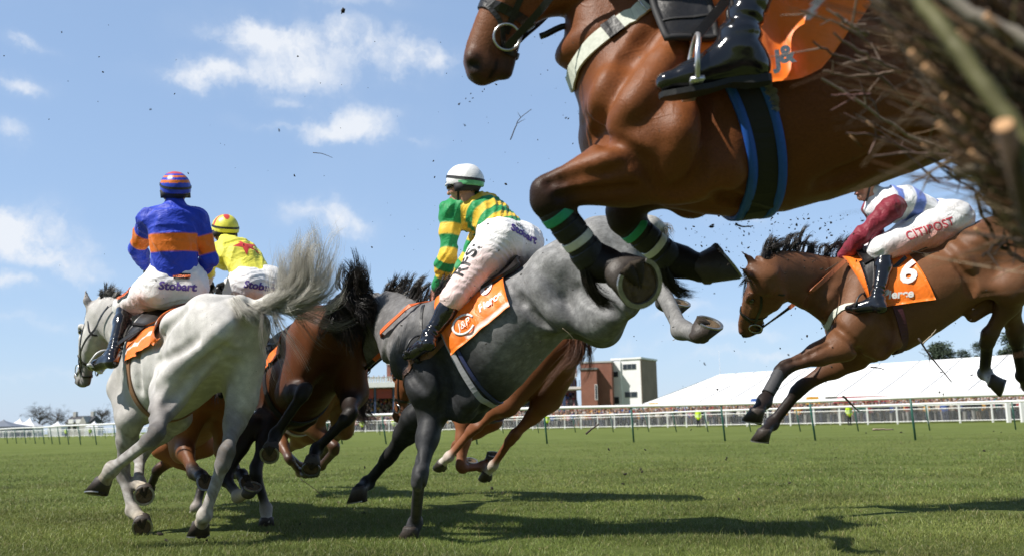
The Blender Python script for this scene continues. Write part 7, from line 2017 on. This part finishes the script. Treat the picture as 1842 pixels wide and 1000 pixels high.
def leaf_mat(name, c):
    m, t, b = new_mat(name)
    at = t.new('ShaderNodeAttribute', attribute_name='Col').outputs['Color']; t.l.new(at, b.inputs['Base Color']); b.inputs['Roughness'].default_value = .7; b.inputs['Specular IOR Level'].default_value = .2
    return m
LEAFM = leaf_mat('foliage', None)
def tree(px, d, hgt, rad_, label, kind='leafy', col=(.05, .065, .03), seed=1, group='trees on the skyline'):
    g = np.random.default_rng(seed); x, y = W2(px, d)
    r = empty('pine_tree' if kind == 'pine' else ('bare_tree' if kind == 'bare' else 'leafy_tree'), (x, y, 0), label, 'tree', group)
    m = MB(); bark = plain('bark', (.08, .065, .05), .9, nscale=8)
    lean = g.normal(0, .03, 2)
    m.tube(catmull([(x, y, 0), (x + lean[0] * hgt, y + lean[1] * hgt, hgt * .5), (x + lean[0] * hgt * 1.6, y, hgt * .9)], 8), np.linspace(rad_ * .09, rad_ * .02, 8), 7)
    tips = []
    for i in range(26):
        z0 = hgt * (.3 + .55 * g.random()); a = g.random() * 6.28; L = rad_ * (.5 + .5 * g.random()) * (1.1 - .5 * (z0 / hgt - .3)); e = .25 + .5 * g.random()
        p0 = np.array([x + lean[0] * z0, y, z0]); p2 = p0 + np.array([math.cos(a) * L, math.sin(a) * L, L * e]); p1 = lerp(p0, p2, .5) + np.array([0, 0, L * .08])
        m.tube(catmull([p0, p1, p2], 5), np.linspace(rad_ * .03, rad_ * .008, 5), 5); tips.append(p2); tips.append(p1)
        if kind == 'bare':
            for k in range(7):
                b = lerp(p1, p2, g.random()); q = b + g.normal(0, 1, 3) * rad_ * .22 + np.array([0, 0, rad_ * .15]); m.tube([b, lerp(b, q, .5) + g.normal(0, .05, 3) * rad_, q], [rad_ * .008, rad_ * .006, rad_ * .003], 4); tips.append(q)
    m.build('trunk', bark, r, True)
    cl = []
    nC = 46 if kind != 'bare' else 60
    for k in range(nC):
        if kind == 'pine':
            z = hgt * (.38 + .62 * g.random() ** .9); rr = rad_ * (1.08 - ((z / hgt) - .35) * 1.25) * g.random() ** .5; a = g.random() * 6.28; cl.append((np.array([x + rr * math.cos(a), y + rr * math.sin(a), z]), rad_ * .26))
        else:
            p = tips[g.integers(0, len(tips))] + g.normal(0, .12, 3) * rad_; cl.append((p, rad_ * (.30 if kind != 'bare' else .2)))
    n = 130 if kind != 'bare' else 60
    V = []; C = []
    for c, s in cl:
        q = c + g.normal(0, .5, (n, 3)) * s * np.array([1, 1, .75]); u = g.normal(0, 1, (n, 3)); u /= np.linalg.norm(u, axis=1)[:, None]; w = np.cross(u, g.normal(0, 1, (n, 3))); w /= np.linalg.norm(w, axis=1)[:, None]
        L = rad_ * (.050 if kind != 'bare' else .016); Lw = L * (.55 if kind != 'bare' else .2); Lu = L * (1 if kind != 'bare' else 4)
        V.append(np.stack([q - u * Lu, q + w * Lw, q + u * Lu, q - w * Lw], 1)); tone = (.6 + .8 * g.random((1, 1))) * (.7 + .6 * g.random((n, 1))); C.append(np.repeat(np.array([col]) * tone, 4, 0))
    V = np.vstack(V).reshape(-1, 3); part('crown', V, np.arange(len(V)).reshape(-1, 4), LEAFM, r, False, np.vstack(C))
for i, (px, py, d, rr, lb) in enumerate(((1688, 622, 150, 3.6, 'broad dark pine rising left of a gap above the marquee'), (1732, 633, 152, 2.6, 'low rounded conifer between two taller ones above the marquee'), (1757, 618, 150, 2.0, 'slim pointed conifer above the marquee'), (1822, 604, 140, 4.0, 'large dark evergreen above the marquee at the right edge'))):
    tree(px, d, zat(px, py, d), rr, lb, 'pine', (.055, .075, .05), 100 + i)
for i, (px, py, d, rr, lb) in enumerate(((74, 736, 330, 4.6, 'bare rounded tree left of the grey house'), (104, 741, 340, 4.2, 'lower bare tree touching the left side of the grey house'), (182, 738, 330, 4.4, 'bare tree right of the grey house, beside the light grey horse'))):
    tree(px, d, zat(px, py, d) , rr, lb, 'bare', (.085, .08, .075), 200 + i)
def far_house():
    d = 300.0; k = d / F_PX; M, o = frame_of(120, d, -.15); z0 = zat(140, 766, d); r = empty('house', o, 'distant house with a dark slate roof and two chimneys behind the left fence', 'house')
    we, wr = zat(140, 760, d), zat(140, 747.5, d); L = 46 * k
    m = MB(); m.box((0, 0, 0), (L, 7, we), M); m.build('wall', plain('grey harled wall', (.42, .41, .39), .9, nscale=2), r)
    V = M(np.array([(-.3, -.4, we + .003), (L + .3, -.4, we + .003), (L + .3, 7.4, we + .003), (-.3, 7.4, we + .003), (-.3, 3.5, wr), (L + .3, 3.5, wr)])); part('roof', V, [(0, 1, 5, 4), (2, 3, 4, 5), (0, 4, 3), (1, 2, 5), (3, 2, 1, 0)], plain('dark slate', (.05, .052, .06), .7, nscale=3), r, False)
    g0 = L * .72
    V = M(np.array([(g0, -1.6, 0), (L, -1.6, 0), (L, -1.6, we), (g0, -1.6, we), ((g0 + L) / 2, -1.6, wr - .2), (g0, 3, 0), (L, 3, 0), (L, 3, we), (g0, 3, we), ((g0 + L) / 2, 3, wr - .2)])); part('gable', V, [(0, 1, 2, 4, 3), (9, 7, 6, 5, 8), (0, 3, 8, 5), (1, 6, 7, 2), (3, 4, 9, 8), (2, 7, 9, 4)], plain('grey harled wall', (.42, .41, .39), .9, nscale=2), r, False)
    for a in (.6, L * .82): m = MB(); m.box((a, 2.9, wr - .8), (a + 1.0, 4.0, wr + 1.3), M); m.build('chimney', plain('grey harled wall', (.42, .41, .39), .9, nscale=2), r)
    for i in range(2):
        m = MB(); m.box((1.6 + i * 2.6, -.9, we - .2), (3.2 + i * 2.6, 1.2, we + 1.1), M); m.build('dormer', CONC(), r)
    for i in range(3):
        m = MB(); m.box((.9 + i * 1.9, -.06, we * .35), (1.9 + i * 1.9, -.003, we * .8), M); m.build('window', GLASSD(), r)
far_house()
def far_tent(px, d, w, he, hp, col, label):
    x, y = W2(px, d); r = empty('tent', (x, y, 0), label, 'tent')
    n = 6; V = []; Fs = []
    for j in range(n + 1):
        t = j / n; rr = (1 - t) ** 1.6 if hp > he * 1.5 else (1 - t); z = he + (hp - he) * t
        for a, b in ((-1, -1), (1, -1), (1, 1), (-1, 1)): V.append((x + a * w / 2 * max(rr, .01), y + b * w / 2 * max(rr, .01), z))
    for j in range(n):
        for k in range(4): Fs.append((j * 4 + k, j * 4 + (k + 1) % 4, (j + 1) * 4 + (k + 1) % 4, (j + 1) * 4 + k))
    part('roof', V, Fs, plain('canvas ' + label[:10], col, .6, nscale=.6), r, False)
    m = MB(); m.box((x - w / 2 + .05, y - w / 2 + .05, 0), (x + w / 2 - .05, y + w / 2 - .05, he - .004)); m.build('side_wall', plain('canvas wall ' + label[:8], tuple(c * .9 for c in col), .7, nscale=.6), r)
for px, py, we, d, w, col, lb in ((10, 754, 767, 260, 11, (.16, .18, .22), 'dark grey peaked tent at the far left edge'), (39, 751, 766, 300, 6, (.78, .78, .80), 'left one of two white peaked tents by the bare tree'), (57, 750, 766, 300, 6, (.78, .78, .80), 'right one of two white peaked tents by the bare tree'), (107, 756, 767, 280, 4, (.76, .77, .80), 'little pale tent in front of the grey house, left of its chimney'), (172, 756, 767, 280, 4, (.76, .77, .80), 'little pale tent right of the grey house')):
    far_tent(px, d, w, zat(px, we, d), zat(px, py, d), col, lb)
for px, py, d, lb in ((1290, 630, 210, 'thin pale mast left of the marquee ridge'), (1057, 596, 215, 'thin pale mast above the brick block')):
    x, y = W2(px, d); m = MB(); m.tube([(x, y, 0), (x, y, zat(px, py, d))], [.07, .03], 6); tag(m.build('flag_mast', plain('pale mast', (.6, .6, .62), .5), None, True), lb, 'mast')
# ------------------------------------------------------------------ the birch fence beside the camera, flying earth and twigs
def bark_mat():
    m, t, b = new_mat('birch twig bark')
    tc = t.new('ShaderNodeTexCoord').outputs['Object']; at = t.new('ShaderNodeAttribute', attribute_name='Col').outputs['Color']
    n = t.new('ShaderNodeTexNoise', i_Scale=35.0, i_Detail=4.0, i_Vector=tc).outputs['Fac']
    sc = t.new('ShaderNodeVectorMath', operation='SCALE'); t.l.new(at, sc.inputs[0]); t.l.new(t.math('MULTIPLY_ADD', n, 1.4, .3), sc.inputs['Scale'])
    t.l.new(sc.outputs[0], b.inputs['Base Color']); b.inputs['Roughness'].default_value = .6; b.inputs['Specular IOR Level'].default_value = .35; bump(t, b, n, .5, .004)
    return m
def birch_fence():
    g = np.random.default_rng(23)
    r = empty('birch_fence', [*P(1790, 200, 1.1)[:2], 0.0], 'dark birch brush fence leaning in at the right, close to the camera and blurred', 'fence')
    bm = bark_mat()
    edge_y = [0, 60, 120, 200, 300, 380, 430, 480, 560]; edge_x = [1560, 1596, 1632, 1678, 1718, 1762, 1808, 1866, 1975]
    Vs = []; Qs = []; Cs = []; nv = 0
    def add(pts, rr, col):
        nonlocal nv
        V, Fq = tube_geo(pts, rr, 6, False); Vs.append(V); Qs.append(np.array(Fq) + nv); Cs.append(np.tile(col, (len(V), 1))); nv += len(V)
    pal = np.array([(.10, .054, .027), (.052, .031, .018), (.16, .095, .048), (.08, .072, .026), (.13, .066, .034), (.035, .026, .017), (.26, .19, .12), (.04, .026, .018)])
    for i in range(2300):
        d = .80 + 1.05 * g.random()
        ty = -180 + 590 * g.random(); ex = np.interp(ty, edge_y, edge_x)
        tx = ex + abs(g.normal(0, 1)) * 120 - 10 * (d < 1.2) + (d > 1.2) * 12
        if tx > 2050: continue
        L = .28 + .55 * g.random(); ang = rad(float(np.clip(-36 + g.normal(0, 11), -58, -12)))
        tip = P(tx, ty, d); px = L * F_PX / d
        dd = max(.75, d + L * g.normal(.0, .22))
        rx = tx + px * math.cos(ang); ry = min(ty - px * math.sin(ang), 405 + .40 * (rx - 1842) + 55 * g.random())
        root = P(rx, ry, dd)
        mid = lerp(tip, root, .5) + CV(*g.normal(0, 1, 3)) * L * .06
        pts = catmull([tip, lerp(tip, mid, .55) + g.normal(0, .006, 3), mid, root], 9)
        w = .0009 + .0024 * g.random() ** 3 + (.004 * g.random() if g.random() < .04 else 0)
        col = pal[g.integers(0, len(pal))]
        add(pts, np.linspace(w * .45, w * 1.2, 9), col)
        for k in range(g.integers(0, 4)):
            b = pts[g.integers(2, 8)]; u = nrm(tip - root); e = b + (u * (.4 + .5 * g.random()) + g.normal(0, .45, 3)) * .10 * (.6 + g.random())
            add(catmull([b, lerp(b, e, .5) + g.normal(0, .004, 3), e], 5), np.linspace(w * .6, w * .25, 5), col)
    # the few long sprigs standing clear to the left, in nearly sharp focus
    for (pts2, d, w, col) in (([(1478, 142), (1540, 180), (1620, 235), (1700, 270), (1760, 310)], 1.75, .0034, (.30, .25, .19)), ([(1494, 172), (1565, 170)], 1.75, .0028, (.20, .11, .10)), ([(1500, 60), (1560, 100), (1620, 130)], 1.6, .003, (.26, .19, .15)), ([(1462, 75), (1500, 98), (1560, 120), (1640, 190)], 1.7, .003, (.16, .11, .08)),
                              ([(1515, 38), (1560, 62)], 1.5, .004, (.30, .24, .2)), ([(1522, 240), (1570, 244), (1620, 262), (1720, 310)], 1.7, .0030, (.20, .13, .11)), ([(1510, 158), (1560, 172), (1580, 205)], 1.8, .002, (.2, .13, .11)), ([(1570, 282), (1640, 276), (1720, 285), (1800, 330)], 1.6, .003, (.2, .14, .12)), ([(1640, 330), (1700, 295), (1760, 280)], 1.5, .003, (.20, .15, .09)),
                              ([(1690, 300), (1740, 335), (1790, 380), (1830, 440)], 1.6, .003, (.05, .035, .03)), ([(1755, 350), (1775, 400), (1800, 440), (1842, 470)], 1.7, .0045, (.03, .022, .02)), ([(1700, 318), (1760, 330), (1830, 372)], 1.65, .0028, (.04, .03, .025)), ([(1768, 462), (1800, 440), (1842, 446)], 1.6, .003, (.04, .03, .025)),
                              ([(1440, 20), (1500, 40), (1580, 90)], 1.6, .0024, (.22, .16, .12)), ([(1480, 128), (1540, 138), (1610, 128)], 1.7, .0026, (.28, .2, .15)), ([(1545, 210), (1600, 250), (1690, 330)], 1.8, .0022, (.17, .1, .09))):
        pts = catmull([P(x, y, d + .03 * k) for k, (x, y) in enumerate(pts2)], 14); pts[1:-1] += g.normal(0, .0015, (12, 3))
        add(pts, np.linspace(w * .6, w * 1.1, 14), np.array(col))
        for k in range(3):
            i = g.integers(2, 12); b = pts[i]; e = b + nrm(pts[0] - pts[-1]) * .03 + g.normal(0, .022, 3)
            add([b, e], [w * .5, w * .3], np.array(col))
    part('brush', np.vstack(Vs), np.vstack(Qs), bm, r, True, np.vstack(Cs))
    # thick mossy poles and pale cut ends
    def pole(pts2, w, col, name='pole'):
        pts = catmull([P(x, y, d) for x, y, d in pts2], 24); pts[1:-1] += g.normal(0, .0006, (22, 3))
        V, Fq = tube_geo(pts, np.linspace(w * .9, w, 24) * (1 + .03 * np.sin(np.arange(24) * 1.7)), 12); return part(name, V, Fq, bm, r, True, np.tile(np.array(col), (len(V), 1)))
    pole([(1610, -60, .72), (1695, 50, .68), (1775, 160, .65), (1880, 320, .62)], .0066, (.085, .080, .026))
    pole([(1640, -60, .78), (1740, 20, .76), (1860, 80, .74), (1990, 150, .72)], .006, (.24, .21, .17))
    pole([(1610, 20, 1.2), (1700, 150, 1.15), (1790, 300, 1.1), (1860, 420, 1.05)], .010, (.07, .05, .03))
    pole([(1560, -30, 1.4), (1650, 110, 1.35), (1740, 280, 1.3), (1850, 440, 1.25)], .012, (.06, .045, .028))
    pole([(1720, 310, 1.0), (1790, 300, .95), (1900, 280, .9)], .007, (.10, .08, .05))
    ce = plain('pale cut wood', (.50, .28, .13), .7, nscale=120, namp=.25)
    for (x, y, d, w, c) in ((1806, 226, .62, .0072, 0), (1665, 120, .78, .010, 1), (1640, 95, .8, .009, 1), (1700, 175, .79, .009, 1), (1722, 60, .76, .008, 1), (1775, 30, .74, .008, 1), (1690, 225, .8, .007, 1), (1725, 205, .8, .008, 1), (1748, 275, .78, .006, 1), (1615, 60, 1.1, .006, 1), (1660, 262, 1.2, .006, 1), (1560, 220, 1.5, .004, 1), (1530, 245, 1.6, .004, 1), (1755, 412, 1.4, .007, 1)):
        a = P(x, y, d); u = CV(.5, -.6, -.6) if c == 0 else CV(.75, -.6, -.25 + .3 * g.random())
        w = w * (.9 if c == 0 else .36)
        L = .16 if c == 0 else .03
        V, Fq = tube_geo([a, a + u * L], [w, w * .9], 12); st = part('stub', V, Fq, bm, r, True, np.tile(np.array((.17, .10, .05) if c else (.09, .06, .04)), (len(V), 1)))
        V, Fq = tube_geo([a - u * .0015, a - u * .0005], [w * .8, w * .97], 14); part('cut_end', V, Fq, ce, st, False)
birch_fence()

def rock(c, s, g, elong=1.0):
    m = MB(); ball(m, (0, 0, 0), 1.0, 7, 5); V = np.vstack(m.V); k = g.normal(0, 1, (4, 3)) * 2.2
    V = V * (1 + .38 * np.sin(V @ k[0]) * np.cos(V @ k[1]) + .22 * np.sin(2 * V @ k[2]))[:, None] * np.array([elong, 1, .7])
    th = g.random() * 6.28; c_, s_ = math.cos(th), math.sin(th); V = V @ np.array([[c_, 0, s_], [0, 1, 0], [-s_, 0, c_]])
    return V * s + c, m.F
def debris():
    g = np.random.default_rng(31); EARTH = plain('dark earth', (.022, .016, .011), .9, nscale=90, namp=.5, bumpd=.01)
    big = [(617, 20, 3.2, 11), (536, 102, 4, 4), (826, 188, 3.2, 5), (1280, 408, 3, 9), (838, 178, 3, 3), (1155, 848, 5, 6), (1095, 808, 5, 5), (1125, 852, 5, 7), (1160, 808, 5, 4), (910, 332, 4, 6), (780, 290, 4, 4), (669, 445, 4, 4), (178, 103, 4, 3), (88, 215, 4, 2.5), (7, 101, 4, 3), (1433, 405, 3, 6), (1475, 412, 3.2, 5), (1338, 424, 3, 4), (868, 165, 3, 3), (1064, 330, 3, 4), (722, 585, 5, 4), (735, 670, 5, 3), (1290, 700, 5, 5), (1478, 590, 5, 4), (1452, 604, 5, 5), (1690, 705, 5, 4), (1770, 810, 5, 5), (1010, 430, 3.2, 3.5)]
    where = ['below the horse\'s muzzle', 'in the sky', 'low over the grass', 'under the near bay\'s belly']
    for i, (x, y, d, s) in enumerate(big):
        V, Fq = rock(P(x, y, d), s * .42 * d / F_PX, g, 1.2)
        reg = 'low over the grass' if y > 780 else ('against the marquee' if (x > 1200 and y > 640) else ('under the belly of the near bay' if x > 1230 else ('beside the near bay\'s muzzle' if x > 800 and y < 350 else 'in the open sky')))
        tag(part('earth_clod', V, Fq, EARTH, None, True), 'dark clod of earth flying ' + reg, 'clod', 'clods of earth in the air ' + reg)
    for i, (x, y, s) in enumerate(((288, 962, 9), (300, 975, 6), (262, 955, 5), (372, 975, 5), (885, 880, 7), (905, 888, 5), (1152, 846, 5), (610, 905, 5), (655, 925, 6), (730, 972, 6), (1010, 905, 4), (1420, 870, 5), (1330, 900, 4), (480, 962, 5), (540, 945, 4))):
        p_ = GP(x, y); d = depth(p_); V, Fq = rock(p_ + np.array([0, 0, .012]), s * .5 * d / F_PX, g, 1.5)
        tag(part('turf_divot', V, Fq, EARTH, None, True), 'lump of torn dark turf lying on the grass', 'divot', 'lumps of torn turf on the grass')
    V = []; Fs = []; n = 0
    for i in range(620):
        if i < 250: x, y = 1240 + 330 * g.random(), 385 + 110 * g.random() ** 1.3
        elif i < 420: x, y = 780 + 560 * g.random(), 60 + 560 * g.random()
        elif i < 520: x, y = 620 + 900 * g.random(), 400 + 480 * g.random()
        elif i < 560: x, y = 100 + 700 * g.random(), 40 + 500 * g.random()
        else: x, y = 1350 + 480 * g.random(), 520 + 290 * g.random()
        d = 2.4 + 2.8 * g.random(); s = (.5 + 1.4 * g.random() ** 3) * d / F_PX
        v, f = rock(P(x, y, d), s, g, 1 + g.random()); V.append(v); Fs += [tuple(k + n for k in q) for q in f]; n += len(v)
    tag(part('flying_dirt', np.vstack(V), Fs, EARTH, None, True, origin=(0, 3, 0)), kind='stuff', label='fine specks of earth thrown up by the hooves', cat='dirt')
    tw = plain('thin dark twig', (.045, .030, .022), .7, nscale=60); tl = plain('pale dry twig', (.30, .24, .17), .7, nscale=60)
    for pts, d, w, mt, lb in (([(918, 252), (928, 228), (934, 215), (956, 197)], 3.0, .0018, tw, 'forked black twig in the sky below the near bay\'s muzzle'), ([(563, 275), (580, 277), (598, 284)], 3.5, .0016, tw, 'thin straight twig in the open sky on the left'), ([(1652, 608), (1672, 638), (1690, 660), (1712, 687)], 4.0, .0042, tw, 'long bent twig in front of the marquee'), ([(1672, 634), (1671, 676)], 4.0, .0016, tw, 'thin hanging twig beside the long bent one'),
                              ([(1322, 404), (1336, 408), (1355, 407)], 2.8, .0034, tw, 'short black stick just under the near bay\'s girth'), ([(1566, 660), (1580, 661), (1592, 665)], 4.0, .0034, tw, 'small dark stick left of the long bent twig'), ([(1516, 712), (1530, 725), (1546, 740)], 4.5, .0055, tw, 'dark tapering stick crossing the white rails'), ([(1054, 780), (1066, 770), (1078, 762)], 5.0, .006, tw, 'knobbly dark stick above the turf in mid picture'),
                              ([(1660, 618), (1676, 602), (1684, 592)], 4.5, .004, tl, 'pale twig against the belly of horse 6'), ([(1012, 590), (1024, 600), (1034, 612)], 5.3, .0022, tl, 'short pale twig before the flank of the dark grey horse'), ([(1210, 612), (1250, 592), (1300, 586)], 5.2, .002, tl, 'pale straw lying across the trailing hind hoof'), ([(1640, 452), (1660, 456), (1690, 453)], 4.0, .0022, tw, 'thin black twig over the white breeches of horse 6\'s jockey'),
                              ([(1485, 487), (1496, 480), (1508, 472)], 4.5, .003, tw, 'brown twig against the mane of horse 6'), ([(1570, 772), (1588, 771), (1607, 772)], 4.5, .006, tl, 'short pale stick by the green rail post'), ([(540, 860), (570, 882), (582, 896)], 5.4, .002, tw, 'thin twig on the grass by the dark bay\'s hind feet')):
        m = MB(); q = catmull([P(x, y, d) for x, y in pts], 12); q[1:-1] += g.normal(0, w * .18, (10, 3)); m.tube(q, np.linspace(w, w * .5, 12), 6)
        if 'forked' in lb: m.tube([q[5], q[5] + CV(.9, .5, 0) * .03], [w * .7, w * .3], 5); m.tube([q[8], q[8] + CV(-.5, .8, 0) * .02], [w * .6, w * .3], 5)
        tag(m.build('twig', mt, None, True), lb, 'twig')
debris()
